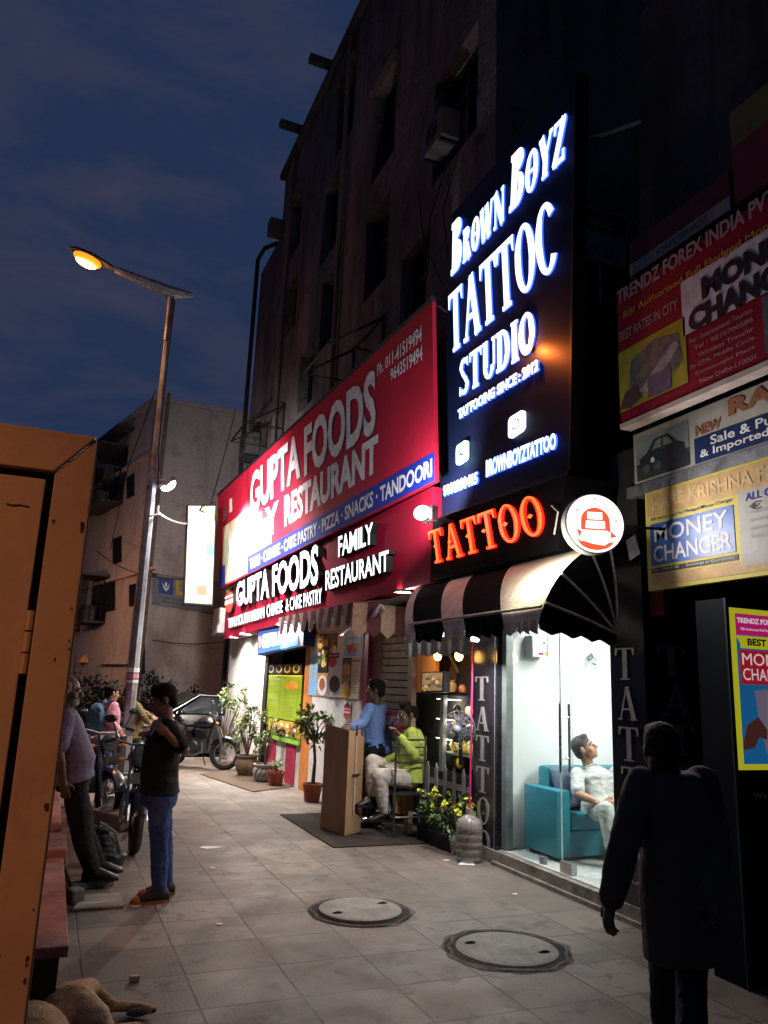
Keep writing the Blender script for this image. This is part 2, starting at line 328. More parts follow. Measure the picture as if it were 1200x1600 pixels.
# ================================================================== SETTING: ground
def paving():
    m = bpy.data.materials.new('paving'); m.use_nodes = True; t = m.node_tree; b = t.nodes['Principled BSDF']; b.inputs['Roughness'].default_value = .55
    b.inputs['Specular IOR Level'].default_value = .35
    L = t.links.new; n = t.nodes.new
    tc = n('ShaderNodeTexCoord'); mp = n('ShaderNodeMapping'); mp.inputs['Location'].default_value = (-.37, -3.96, 0)
    wob = n('ShaderNodeTexNoise'); wob.inputs['Scale'].default_value = 9; wob.inputs['Detail'].default_value = 3
    wm = n('ShaderNodeVectorMath'); wm.operation = 'SCALE'; wm.inputs['Scale'].default_value = .014
    wa = n('ShaderNodeVectorMath'); wa.operation = 'ADD'
    L(tc.outputs['Object'], wob.inputs['Vector']); L(wob.outputs['Color'], wm.inputs[0]); L(tc.outputs['Object'], wa.inputs[0]); L(wm.outputs[0], wa.inputs[1]); L(wa.outputs[0], mp.inputs[0])
    br = n('ShaderNodeTexBrick'); br.offset = 0; br.inputs['Scale'].default_value = 1; br.inputs['Brick Width'].default_value = .556; br.inputs['Row Height'].default_value = .515
    br.inputs['Mortar Size'].default_value = .0075; br.inputs['Mortar Smooth'].default_value = .25
    br.inputs['Color1'].default_value = (.25, .198, .160, 1); br.inputs['Color2'].default_value = (.145, .113, .092, 1); br.inputs['Mortar'].default_value = (.016, .012, .01, 1)
    L(mp.outputs[0], br.inputs['Vector'])
    # worn joints: the dark filling is missing here and there
    jn = n('ShaderNodeTexNoise'); jn.inputs['Scale'].default_value = 2.2; jn.inputs['Detail'].default_value = 4; L(tc.outputs['Object'], jn.inputs['Vector'])
    jr = n('ShaderNodeValToRGB'); jr.color_ramp.elements[0].position = .42; jr.color_ramp.elements[1].position = .58; L(jn.outputs['Fac'], jr.inputs[0])
    base = n('ShaderNodeRGB'); base.outputs[0].default_value = (.14, .115, .09, 1)
    jm = n('ShaderNodeMath'); jm.operation = 'MULTIPLY'; L(br.outputs['Fac'], jm.inputs[0])
    jl = n('ShaderNodeMapRange'); jl.inputs['To Min'].default_value = .5; jl.inputs['To Max'].default_value = 1; L(jr.outputs[0], jl.inputs['Value'])
    inv = n('ShaderNodeMath'); inv.operation = 'SUBTRACT'; inv.inputs[0].default_value = 1; L(jl.outputs[0], inv.inputs[1]); L(inv.outputs[0], jm.inputs[1])
    m0 = n('ShaderNodeMixRGB'); L(jm.outputs[0], m0.inputs[0]); L(br.outputs['Color'], m0.inputs[1]); L(base.outputs[0], m0.inputs[2])
    last = m0.outputs[0]
    for sc, lo, hi, col, dt in ((.35, .46, .58, (.085, .066, .056), 6), (.8, .42, .70, (.095, .076, .065), 5), (2.1, .50, .62, (.10, .08, .066), 9), (4.3, .57, .63, (.06, .048, .04), 8), (11, .60, .66, (.09, .075, .065), 6), (45, .66, .70, (.06, .05, .045), 3), (26, .66, .72, (.27, .24, .20), 4)):
        nz = n('ShaderNodeTexNoise'); nz.inputs['Scale'].default_value = sc; nz.inputs['Detail'].default_value = dt; nz.inputs['Roughness'].default_value = .62; nz.inputs['Distortion'].default_value = .35
        L(tc.outputs['Object'], nz.inputs['Vector']); rp = n('ShaderNodeValToRGB'); rp.color_ramp.elements[0].position = lo; rp.color_ramp.elements[1].position = hi
        rp.color_ramp.elements[1].color = (.65, .65, .65, 1); L(nz.outputs['Fac'], rp.inputs[0])
        mx = n('ShaderNodeMixRGB'); mx.inputs[2].default_value = (*col, 1); L(rp.outputs[0], mx.inputs[0]); L(last, mx.inputs[1]); last = mx.outputs[0]
    L(last, b.inputs['Base Color'])
    rn = n('ShaderNodeTexNoise'); rn.inputs['Scale'].default_value = 3; rn.inputs['Detail'].default_value = 6; L(tc.outputs['Object'], rn.inputs['Vector'])
    rm = n('ShaderNodeMapRange'); rm.inputs['To Min'].default_value = .42; rm.inputs['To Max'].default_value = .85; L(rn.outputs['Fac'], rm.inputs['Value']); L(rm.outputs[0], b.inputs['Roughness'])
    fn = n('ShaderNodeTexNoise'); fn.inputs['Scale'].default_value = 60; fn.inputs['Detail'].default_value = 5; L(tc.outputs['Object'], fn.inputs['Vector'])
    hs = n('ShaderNodeMath'); hs.operation = 'MULTIPLY_ADD'; hs.inputs[1].default_value = -1.2; L(br.outputs['Fac'], hs.inputs[0]); L(fn.outputs['Fac'], hs.inputs[2])
    bp = n('ShaderNodeBump'); bp.inputs['Strength'].default_value = .35; bp.inputs['Distance'].default_value = .008; L(hs.outputs[0], bp.inputs['Height']); L(bp.outputs[0], b.inputs['Normal'])
    return m
asphalt = mat('asphalt', (.05, .05, .052), .9, ns=30, bump=.4, bs=120, stain=(.03, .03, .03))
MB().bx(-300, 300, -60, 500, -.35, -.06).build('ground', asphalt); tag(bpy.data.objects['ground'], kind='structure')
tag(MB().bx(-.2, 7.5, -4, 17.3, -.055, 0).build('pavement', paving()), kind='structure')
concrete = mat('concrete', (.25, .23, .20), .85, ns=14, bump=.5, stain=(.12, .1, .09), ss=3)
tag(MB().bx(-.36, -.2, -4, 17.3, -.055, .03).bx(-.36, 3.6, 17.3, 17.45, -.055, .03).build('kerb', concrete), kind='structure')

def cover(name, label, cx, cy, r, ring, rot, lift):
    t = thing(name, label, 'manhole cover', (cx, cy, 0))
    rg = MB().lathe((cx, cy, 0), [(ring, .001), (ring-.02, .005), (r+.05, .0075), (r+.045, .0055)], 72)
    for i in range(len(rg.v)):
        x, y, z = rg.v[i]; q = noise.noise(Vector((x*7, y*7, 3)))*.022; d = Vector((x-cx, y-cy, 0)).normalized(); 
        if True: rg.v[i] = (x+d.x*q*2, y+d.y*q*2, z)
    rg.build('rim', mat('rim_cement', (.15, .12, .10), .9, ns=22, bump=.6, bs=60, stain=(.06, .05, .04), ss=9), t, True)
    MB().lathe((cx, cy, 0), [(r+.075, .0062), (.001, .0062)], 48).build('gap', mat('dark_gap', (.015, .012, .01), .95), t)  # flat near-black disc showing between rim and lid
    MB().lathe((cx, cy, 0), [(r, .003), (r, .010+lift), (r-.008, .014+lift), (r-.05, .015+lift), (.001, .016+lift)], 56).build('lid', mat('lid_concrete', (.27, .25, .22), .7, ns=18, bump=.35, bs=70, stain=(.19, .17, .15), ss=4), t, True)
    for k in (-1, 1):
        x = cx+k*math.cos(R(rot))*r*.72; y = cy+k*math.sin(R(rot))*r*.72
        MB().ell((x, y, .0155+lift), (.042, .026, .004)).build('hand_hole', mat('hole_dark', (.012, .01, .01), .9), t)
        MB().tube([(x-.035, y-.005, .017+lift), (x, y-.005, .024+lift), (x+.035, y-.005, .017+lift)], .006, 6).build('handle', mat('rusty_iron', (.10, .055, .035), .8, metal=.6, ns=30), t, True)
cover('manhole_cover', 'round raised concrete manhole cover with dark broken gap, nearer the podium', 2.37, 5.90, .315, .40, 20, .012)
cover('manhole_cover', 'round flush concrete manhole cover nearer the camera, beside the walking man', 3.0, 4.83, .34, .44, -38, 0)

# ================================================================== main building (dark stained block)
def wall_holes(mb, y0, y1, z0, z1, holes, X, dep, back=True):
    ys = sorted({y0, y1, *[h[0] for h in holes], *[h[1] for h in holes]}); zs = sorted({z0, z1, *[h[2] for h in holes], *[h[3] for h in holes]})
    vi = {}
    def V(x, y, z):
        k = (round(x, 4), round(y, 4), round(z, 4))
        if k not in vi: vi[k] = len(mb.v); mb.v.append(k)
        return vi[k]
    def q(*p): mb.f.append([V(*a) for a in p]); mb.m.append(mb.k)
    for i in range(len(ys)-1):
        for j in range(len(zs)-1):
            a, b, c, d = ys[i], ys[i+1], zs[j], zs[j+1]; my, mz = (a+b)/2, (c+d)/2
            if any(h[0] < my < h[1] and h[2] < mz < h[3] for h in holes): continue
            q((X, a, c), (X, a, d), (X, b, d), (X, b, c))
    for h in holes:
        a, b, c, d = h; D = X+dep
        q((X, a, c), (D, a, c), (D, a, d), (X, a, d)); q((X, b, c), (X, b, d), (D, b, d), (D, b, c)); q((X, a, c), (X, b, c), (D, b, c), (D, a, c)); q((X, a, d), (D, a, d), (D, b, d), (X, b, d))
    q((X, y0, z1), (X+3, y0, z1), (X+3, y1, z1), (X, y1, z1)); q((X, y1, z0), (X, y1, z1), (X+3, y1, z1), (X+3, y1, z0)); q((X, y0, z0), (X+3, y0, z0), (X+3, y0, z1), (X, y0, z1)); q((X, y0, z0), (X, y1, z0), (X+3, y1, z0), (X+3, y0, z0))
def stained_plaster(name, a, b, c, sc=.5):
    m = bpy.data.materials.new(name); m.use_nodes = True; t = m.node_tree; P = t.nodes['Principled BSDF']; P.inputs['Roughness'].default_value = .92; P.inputs['Specular IOR Level'].default_value = .1
    L = t.links.new; n = t.nodes.new; tc = n('ShaderNodeTexCoord'); last = None
    for k, (scale, st, lo, hi, col) in enumerate(((sc, (1, 1, .45), .40, .62, b), (sc*3.2, (1, 1.6, .22), .50, .68, c), (sc*5, (1, 1, 1), .55, .66, c), (14, (1, 1, 1), .45, .75, tuple(x*.6 for x in a)))):
        mp = n('ShaderNodeMapping'); mp.inputs['Scale'].default_value = st; mp.inputs['Location'].default_value = (k*3.1, k*7.7, 0); L(tc.outputs['Object'], mp.inputs[0])
        nz = n('ShaderNodeTexNoise'); nz.inputs['Scale'].default_value = scale; nz.inputs['Detail'].default_value = 9; nz.inputs['Roughness'].default_value = .68; nz.inputs['Distortion'].default_value = .3; L(mp.outputs[0], nz.inputs['Vector'])
        rp = n('ShaderNodeValToRGB'); rp.color_ramp.elements[0].position = lo; rp.color_ramp.elements[1].position = hi; rp.color_ramp.elements[1].color = (.85, .85, .85, 1); L(nz.outputs['Fac'], rp.inputs[0])
        mx = n('ShaderNodeMixRGB'); mx.inputs[2].default_value = (*col, 1); L(rp.outputs[0], mx.inputs[0])
        if last is None: mx.inputs[1].default_value = (*a, 1)
        else: L(last, mx.inputs[1])
        last = mx.outputs[0]
    L(last, P.inputs['Base Color']); nb = n('ShaderNodeTexNoise'); nb.inputs['Scale'].default_value = 9; nb.inputs['Detail'].default_value = 8; L(tc.outputs['Object'], nb.inputs['Vector'])
    bp = n('ShaderNodeBump'); bp.inputs['Strength'].default_value = .7; bp.inputs['Distance'].default_value = .04; L(nb.outputs['Fac'], bp.inputs['Height']); L(bp.outputs[0], P.inputs['Normal'])
    return m
soot = stained_plaster('sooty_plaster', (.17, .135, .135), (.055, .046, .047), (.03, .027, .027))
darkp = stained_plaster('dark_plaster', (.10, .09, .09), (.05, .045, .045), (.03, .03, .03))
dark_glass = mat('dark_window', (.012, .014, .02), .15, .5)
black_iron = mat('black_iron', (.02, .02, .022), .6, .3, .5, ns=20)
grey_metal = mat('grey_metal', (.30, .31, .33), .45, .5, .7, ns=25, stain=(.16, .15, .14), ss=6)
white_paint = mat('white_paint', (.72, .71, .68), .6, ns=6, na=.08, stain=(.55, .52, .48), ss=2)
UX = 4.02
main = thing('apartment_block', 'tall dark soot stained block with flat roof above the two lit shops', 'building', (5.5, 11, 0))
wins = []
for cx, cy, w, h in ((588, 388, 1.0, 1.5), (514, 480, 1.0, 1.5), (515, 340, 1.0, 1.7), (412, 584, 1.1, 1.3), (710, 165, 1.25, 1.6), (654, 294, .8, 1.1), (646, 443, .9, 1.2), (462, 350, .9, 1.5), (600, 190, 1.0, 1.8), (540, 170, 1., 1.6), (478, 590, 1, 1.3), (640, 60, 1.1, 1.7), (455, 478, .9, 1.3), (560, 610, .9, 1.0)):
    p = onx(cx, cy, UX); wins.append((p.y-w/2, p.y+w/2, p.z-h/2, p.z+h/2))
ok = []
for h in wins:
    if h[1] < 17 and h[0] > 6.9 and h[3] < 13.9 and not any(h[0] < g[1]+.1 and g[0] < h[1]+.1 and h[2] < g[3]+.1 and g[2] < h[3]+.1 for g in ok): ok.append(h)
YC = onx(775, 150, UX).y
mb = MB(); wall_holes(mb, YC, 17.2, 3.0, 14.35, ok, UX, .3); mb.build('upper_wall', soot, main)
mb = MB(); wall_holes(mb, 17.2, 19.3, 0, 12.7, [(17.9, 18.6, 7, 8.4), (17.9, 18.6, 4.2, 5.4)], UX, .3); mb.build('end_wall', soot, main)
MB().bx(5.0, 5.4, -4, YC, 2.7, 15).build('recessed_wall', darkp, main)
MB().bx(UX-.12, UX+.5, YC, 17.35, 14.35, 14.5).bx(UX-.35, UX+.3, 17.0, 17.3, 12.6, 13.0).build('roof_edge', darkp, main)
for h in ok+[(17.9, 18.6, 7, 8.4), (17.9, 18.6, 4.2, 5.4)]:
    f = MB(); X = UX+.2; a, b, c, d = h
    for y in (a+.03, (a+b)/2, b-.03): f.bx(X, X+.05, y-.025, y+.025, c, d)
    for z in (c+.03, d-.03, c+(d-c)*.68): f.bx(X+.004, X+.046, a+.06, b-.06, z-.025, z+.025)
    w = f.build('window', black_iron, main); MB().bx(X+.06, X+.07, a, b, c, d).build('pane', dark_glass, w)
    if c > 10: MB().bx(UX-.10, UX+.01, a-.08, b+.08, d+.02, d+.07).build('window_hood', darkp, main)
for x, y in ((518, 103), (468, 202)):
    p = onx(x, y, UX); MB().bx(UX-.5, UX+.1, p.y-.08, p.y+.08, p.z-.08, p.z+.08).build('roof_beam', darkp, main)
pl_ = onx(405, 400, UX-.1); 
MB().tube([(UX-.12, 19.32, .3), (UX-.12, 19.32, 13.1)], .06, 8).tube([(UX-.12, 19.32, 13.1), (UX-.05, 18.9, 13.25), (UX+.2, 18.5, 13.25)], .06, 8).build('drain_pipe', black_iron, main)
for yy in (16.2, 12.2): MB().tube([(UX-.08, yy, 4.5), (UX-.08, yy, 14.2)], .05, 8).build('drain_pipe', mat('stained_pipe', (.10, .085, .08), .8, ns=9), main)
# ground floor masses behind the shop fronts
MB().bx(4.45, 7, 7.75, 17.0, 0, 3.0).build('rear_wall', darkp, main)
# loose things hung on the block
def wire_frame(label, pts, depth):
    t = thing('awning_frame', label, 'metal frame', onx(*pts[0], UX)); P = [onx(x, y, X) for x, y, X in depth]
    mb = MB()
    for a, b in pts_edges: mb.tube([P[a], P[b]], .022, 6)
    mb.build('rods', black_iron, t); return t
def frame3(label, yA, yB, zb, zt, dp):
    t = thing('awning_frame', label, 'metal frame', (UX, (yA+yB)/2, zb))  # bare awning frame without its canvas
    mb = MB()
    for y in (yA, yB): mb.tube([(UX, y, zt), (UX-dp, y, zb), (UX, y, zb)], .025, 6).tube([(UX-.02, y, zb-.5), (UX-.02, y, zt+.05)], .025, 6)
    mb.tube([(UX-dp, yA, zb), (UX-dp, yB, zb)], .025, 6).tube([(UX-.02, yA, zt), (UX-.02, yB, zt)], .02, 6); mb.build('rods', black_iron, t)
a = onx(600, 510, UX); b = onx(565, 520, UX)
frame3('bare black metal awning frame on the dark wall, above the big red banner', a.y, b.y+.3, a.z-.45, a.z+.15, .85)
a = onx(445, 650, UX); b = onx(425, 655, UX)
frame3('bare black metal awning frame on the dark wall near its far left corner', a.y, b.y+.3, a.z-.3, a.z+.25, .85)
def ac_unit(label, c, d, axis='x'):
    t = thing('air_conditioner', label, 'air conditioner', c); c = Vector(c)
    MB().box(c, d).build('case', mat('ac_grey', (.07, .07, .07), .7, ns=10, stain=(.04, .04, .04), ss=5), t, bevel=.012)
    f = MB(); X = c.x-d[0]/2-.006
    for r_ in (.06, .11, .16): f.torus((X, c.y, c.z), r_*d[2]/.45, .006, (1, 0, 0), 24, 5)
    f.build('fan_grille', black_iron, t); MB().bx(c.x-d[0]/2, c.x+d[0]/2, c.y-d[1]/2+.05, c.y-d[1]/2+.09, c.z-d[2]/2-.05, c.z-d[2]/2).bx(c.x-d[0]/2, c.x+d[0]/2, c.y+d[1]/2-.09, c.y+d[1]/2-.05, c.z-d[2]/2-.05, c.z-d[2]/2).build('bracket', black_iron, t)
p = onx(700, 180, UX); ac_unit('air conditioner box under the high dark window above the white tattoo sign', (UX-.18, p.y-.15, p.z-.5), (.26, .6, .42))
p = onx(402, 700, UX); ac_unit('dark air conditioner on the wall just above the banner end', (UX-.2, p.y, p.z), (.34, .8, .55))
def cable(label, pts, r=.012, ma=None, sag=0, cat='cable', name='cable'):
    P = [Vector(p) for p in pts]
    if sag and len(P) == 2: P = [P[0].lerp(P[1], i/14)-Vector((0, 0, sag*4*(i/14)*(1-i/14))) for i in range(15)]
    return tag(MB().tube(P, r, 6).build(name, ma or black_iron, None, True), label, cat)
for i, pts in enumerate((((654, 300), (662, 380), (690, 440)), ((700, 250), (672, 340), (668, 430)), ((716, 240), (692, 330), (700, 400)))):
    cable(['thin black wire hanging from the small high window', 'thin black wire sagging down the plaster left of the white tattoo sign', 'thin black wire crossing behind the white tattoo sign edge'][i], [onx(x, y, UX-.05) for x, y in pts], .01)

# ================================================================== pale building behind and facades to the left
pale = stained_plaster('pale_plaster', (.56, .47, .42), (.47, .39, .35), (.33, .27, .25), .35)
FL = vplane((2.08, 24.8), (.73, 30.6))
back = thing('pale_building', 'plain pale plastered building end wall behind the street lamp', 'building', (4, 27, 0))
foot = [(2.08, 24.8), (7.5, 24.8), (7.5, 31), (.50, 31.6)]
MB().slab([(x, y, -.05) for x, y in foot], (0, 0, 1), 10.5).build('wall', pale, back)
MB().slab([(x+dx, y+dy, 10.45) for (x, y), (dx, dy) in zip(foot, ((-.12, -.1), (.1, -.1), (.1, .1), (-.15, .1)))], (0, 0, 1), .14).build('parapet', pale, back)
MB().bx(6.0, 7.4, 24.74, 24.8, .5, 3).build('shutter', grey_metal, back)
for x, y, w, h in ((168, 770, 16, 40), (205, 760, 10, 34), (172, 930, 16, 50), (222, 1030, 8, 46), (184, 860, 12, 40), (208, 930, 9, 34), (228, 850, 6, 34)):
    q = pq([(x-w/2, y-h/2), (x+w/2, y-h/2), (x+w/2, y+h/2), (x-w/2, y+h/2)], FL); z1 = (q[0].z+q[1].z)/2; z0 = (q[2].z+q[3].z)/2
    for k in range(4): q[k].z = z1 if k < 2 else z0
    b = Board(q); wf = MB().slab([p_+b.n*.04 for p_ in q], -b.n, .05).build('window', black_iron, back)
    qq = [bil(q, u, v)+b.n*.045 for u, v in ((.1, .93), (.9, .93), (.9, .07), (.1, .07))]; MB().slab(qq, -b.n, .003).build('pane', dark_glass, wf)
for x0, x1, y in ((160, 200, 1038), (150, 245, 905), (150, 245, 740)):
    a = onp(x0, y, FL); b = onp(x1, y, FL); z = (a.z+b.z)/2; a.z = b.z = z; n_ = FL[1]
    MB().slab([a, b, b+n_*.14, a+n_*.14], (0, 0, 1), .1).build('ledge', pale, back)
for x, n_ in ((218, 1), (236, 1)):
    t0 = onp(x-14, 1060, FL); MB().tube([(t0.x-.08, t0.y, 0), (t0.x-.08, t0.y, 10.3)], .05, 8).build('drain_pipe', mat('rust_pipe', (.16, .12, .10), .8, ns=8), back)
# old dark building further left
old = thing('old_building', 'dark old building with caged balconies far down the street at left', 'building', (-1, 36, 0))
MB().bx(-3.5, .42, 32.2, 48, -.05, 9.6).build('wall', darkp, old); MB().bx(-3.6, .5, 32.05, 48, 9.6, 9.8).build('roof_slab', darkp, old)
for z in (7.6, 5.0, 2.6):
    MB().bx(-.9, .38, 31.4, 32.2, z-.1, z).build('balcony_slab', darkp, old)
    g = MB()
    for i in range(9): g.tube([(-.88+i*.155, 31.42, z), (-.88+i*.155, 31.42, z+1.5)], .02, 5)
    for zz in (.5, 1.0, 1.5): g.tube([(-.88, 31.42, z+zz), (.36, 31.42, z+zz)], .02, 5)
    g.build('balcony_cage', black_iron, old)
    MB().slab([(-.95, 31.2, z+1.6), (.42, 31.2, z+1.6), (.42, 32.2, z+1.9), (-.95, 32.2, z+1.9)], (0, 0, 1), .04).build('sunshade', black_iron, old)
    MB().bx(-.2, .2, 32.17, 32.21, z+.2, z+1.5).build('window', dark_glass, old)
for lab, x, y in (('air conditioner on the pale facade, uppermost beside its caged balconies', 178, 745), ('air conditioner on the pale facade above the orange dome awning', 132, 975)):
    p = onp(x, y, FL) if x > 150 else Vector((.1, 31.0, onz(132, 975, 2).z)); 
    if x <= 150: p = ony(132, 975, 31)
    ac_unit(lab, (p.x-.2, p.y-.2, p.z), (.4, .7, .5))
# orange dome awning over a doorway
p0 = ony(120, 1036, 29.5); p1 = ony(167, 1036, 29.5); c = (p0+p1)/2; r_ = (p1-p0).length/2
da = thing('dome_awning', 'small orange dome awning with dark ribs over a far doorway', 'awning', c)
mb = MB(); k = 12
mb.lathe(c, [(r_*math.cos(t), r_*.72*math.sin(t)) for t in [math.pi/2*i/8 for i in range(9)]], 16, (0, 0, 1)); mb.build('canopy', mat('orange_canvas', (.75, .33, .14), .85, ns=20), da, True)
rb = MB()
for j in range(12):
    a = 2*math.pi*j/12; rb.tube([c+Vector((math.cos(a)*math.cos(t)*r_*1.01, math.sin(a)*math.cos(t)*r_*1.01, math.sin(t)*r_*.73)) for t in [math.pi/2*i/6 for i in range(7)]], .012, 4)
rb.build('ribs', mat('dark_ribs', (.12, .06, .04)), da)
dr = thing('doorway', 'dark doorway with a small lit lantern under the orange dome awning', 'doorway', (c.x, 31.3, 0))
MB().bx(c.x-.55, c.x+.5, 30.6, 31.9, 0, 2.3).build('door_leaf', mat('dark_wood', (.03, .02, .015)), dr)
MB().ell((c.x+.12, 30.5, 1.75), (.05, .05, .12)).build('lantern', emi('lantern_glow', (1, .8, .5), 2.5), dr)
# office board on the pale wall
b = Board(pq([(238, 895), (345, 909), (345, 960), (238, 944)], PY(24.72)))
t = thing('wall_sign', 'grey board with blue square and yellow letters on the pale end wall', 'sign', b.at(.5, 0))
b.body(mat('sign_grey', (.20, .20, .21), .6, ns=5), .05); blu = mat('sign_blue', (.01, .05, .22), .5)
b.rect('emblem_square', blu, .09, .38, .30, .9); yl = mat('sign_yellow', (.55, .36, .03), .5); wt = mat('sign_white', (.7, .7, .7), .5)
b.text('lettering', yl, 'LIC', .34, .40, .72, .88, bold=.05); b.text('small_lettering', mat('sign_ink', (.04, .04, .05)), 'Life Insurance', .14, .22, .60, .30); b.text('small_lettering', MATS['sign_ink'], 'Branch Office', .14, .10, .60, .18)
b.poly('emblem', wt, [(.14, .75), (.16, .55), (.195, .46), (.23, .55), (.25, .75), (.215, .6), (.195, .55), (.175, .6)], .006); b.disc('emblem', wt, .195, .68, .018, .09, .006, 10)
b.done(t)
for lab, a, b_, sg in (('thin cable drooping low across the pale end wall', (238, 1000), (352, 1002), .1), ('thin cable from the street pole across the pale wall to the lit box sign', (150, 860), (292, 905), .25)):
    P0 = ony(*a, 24.5) if a[0] > 200 else ony(*a, 26); cable(lab, [P0, ony(*b_, 24.5 if a[0] > 200 else 16.7)], .015, None, sg)
cable('long thin wire slanting from the roof edge down to the banner end', [ony(368, 640, 22), ony(330, 785, 16.8)], .012, None, .1)
cable('thin wire running from the pale roof down beside the street pole', [ony(243, 610, 23), ony(200, 730, 23), ony(172, 860, 25)], .014)
# ================================================================== restaurant front
GP = vplane((3.62, 7.3), (3.25, 17.4)); GN = GP[1]
FP = (GP[0]-GN*.12, GN)                      # fascia a little behind the banner
GW = vplane((4.07, 7.3), (3.75, 17.0)); WN = GW[1]
def gw(x, y): return onp(x, y, GW)
red = mat('banner_red', (.42, .012, .036), .62, .12, ns=3, na=.12, bump=.35, bs=1.6); blue = mat('banner_blue', (.012, .03, .30), .62, .12)
cream = mat('banner_cream', (.62, .56, .34), .6, .15, ns=3); ink = mat('black_ink', (.012, .012, .014), .5); wht = mat('print_white', (.72, .70, .70), .6, .15)
b = Board(pq([(340, 775), (675, 470), (680, 752), (343, 920)], GP), GN)
t = thing('shop_banner', 'huge red banner with white GUPTA FOODS FAMILY RESTAURANT letters', 'banner', b.at(.5, 0))
b.body(red, .05)
BH = lambda x: (775+(x-340)*(470-775)/335., 920+(x-343)*(752-920)/337.)
def bq(x0, x1, f0, f1):                       # pixel quad between fractions of the banner's height (0 bottom)
    g = lambda x, f: (x, BH(x)[1]+(BH(x)[0]-BH(x)[1])*f); return [g(x0, f1), g(x1, f1), g(x1, f0), g(x0, f0)]
def band(name, ma, x0, x1, f0, f1, d=.003): b.mb(name, ma).add([onp(x, y, GP)+GN*d for x, y in bq(x0, x1, f0, f1)], [(0, 3, 2, 1)])
band('blue_stripe', blue, 388, 679, .005, .165)
band('food_print', cream, 348, 387, .02, .62); band('blue_corner', blue, 342, 352, .01, .22, .006); band('food_print', cream, 388.5, 424, .17, .42)
band('seam', ink, 387.2, 388.2, 0, 1, .007); band('seam', ink, 388.5, 470, .418, .424, .006)
ST = 'lettering'
for off, ma, dd in ((1.4, ink, .006), (0, wht, .010)):
    b.qtext('lettering_shadow' if off else ST, ma, 'GUPTA', [(392+off, 742+off), (470+off, 672+off), (470+off, 746+off), (392+off, 806+off)], GP, dd, .035)
    b.qtext('lettering_shadow' if off else ST, ma, 'FOODS', [(476+off, 668+off), (588+off, 573+off), (588+off, 676+off), (476+off, 746+off)], GP, dd, .035)
b.qtext(ST, wht, 'RESTAURANT', [(445, 775), (592, 677), (591, 737), (445, 824)], GP, .008, .045); b.qtext(ST, wht, 'FAMILY', [(358, 832), (436, 781), (436, 830), (358, 872)], GP, .008, .045)
b.qtext(ST, wht, 'THALI · CHINESE · CAKE PASTRY · PIZZA · SNACKS · TANDOORI', bq(391, 676, .035, .135), GP, .008, .03)
b.qtext(ST, wht, 'Ph. 011-41519494', [(590, 570), (660, 507), (660, 533), (590, 588)], GP, .008, .02); b.qtext(ST, wht, '9643519494', [(611, 577), (661, 538), (661, 563), (611, 596)], GP, .008, .02)
b.poly('print_figure', mat('print_grey', (.3, .3, .32)), [(.045, .66), (.075, .66), (.07, .78), (.06, .84), (.05, .78)], .006); b.poly('print_figure', wht, [(.105, .70), (.13, .70), (.128, .84), (.107, .84)], .006)
for x in (347, 500, 610, 672):
    p_ = onp(x, BH(x)[0]+2, GP); MB().tube([p_-GN*.06, p_-GN*.5-Vector((0, 0, .1))], .02, 6).build('mounting_bar', black_iron, t)
fr = MB().tube([b.at(0, 1, -.02)+Vector((0, 0, .03)), b.at(1, 1, -.02)+Vector((0, 0, .03))], .045, 6).build('top_frame', black_iron, t)
b.done(t)

b = Board(pq([(352, 928), (676, 760), (672, 910), (350, 998)], FP), GN)
t = thing('shop_fascia', 'maroon fascia with glowing raised GUPTA FOODS letters under the banner', 'sign', b.at(.5, 0))
b.body(mat('fascia_red', (.33, .008, .03), .6, .1, ns=3, na=.1), .2)
lit = emi('letter_white', (.93, .95, 1.0), 1.9)
def raised(s, q, bold=.03, th=.10): 
    Q = [onp(x, y, FP) for x, y in q]; vs, fs, _ = txt_mesh(s, bold); f = lambda u, v, d: bil(Q, u, v)+GN*d
    solid2d(b.mb('letter_side', ink), vs, fs, f, .004, th); solid2d(b.mb('letter_face', lit), vs, fs, f, None, th+.003)
raised('GUPTA FOODS', [(377, 912), (507, 850), (507, 914), (377, 949)]); raised('FAMILY', [(539, 840), (594, 817), (594, 850), (539, 872)], .02); raised('RESTAURANT', [(519, 893), (619, 860), (619, 893), (519, 924)], .02)
raised('THALI·SOUTH INDIAN', [(361, 967), (418, 948), (418, 966), (361, 982)], .01, .06); raised('CHINESE', [(422, 946), (447, 938), (447, 957), (422, 965)], .01, .06); raised('& CAKE PASTRY', [(452, 936), (509, 919), (509, 943), (452, 956)], .01, .06)
lg = [onp(x, y, FP) for x, y in ((357, 925), (369, 920), (369, 957), (357, 962))]
for nm, ma, d, rr in (('logo_back', ink, .06, 1), ('logo_red', emi('logo_red', (.8, .05, .03), 1.2), .075, .86)):
    vs = [(.5+.5*rr*math.cos(i*.2618), .5+.5*rr*math.sin(i*.2618)) for i in range(24)]; solid2d(b.mb(nm, ma), vs, [list(range(24))], lambda u, v, dd: bil(lg, u, v)+GN*dd, .004, d)
for v0, v1 in ((.42, .58), (.70, .76)): b.mb('logo_bar', lit).add([bil(lg, u, v)+GN*.078 for u, v in ((0, v0), (1, v0), (1, v1), (0, v1))], [(0, 1, 2, 3)])
b.mb('print_square', mat('salmon', (.5, .12, .08))).add([onp(x, y, FP)+GN*.004 for x, y in ((352, 929), (360, 925), (360, 942), (352, 946))], [(0, 3, 2, 1)])
b.mb('print_square', cream).add([onp(x, y, FP)+GN*.004 for x, y in ((353, 913), (385, 900), (385, 904), (353, 926))], [(0, 3, 2, 1)])
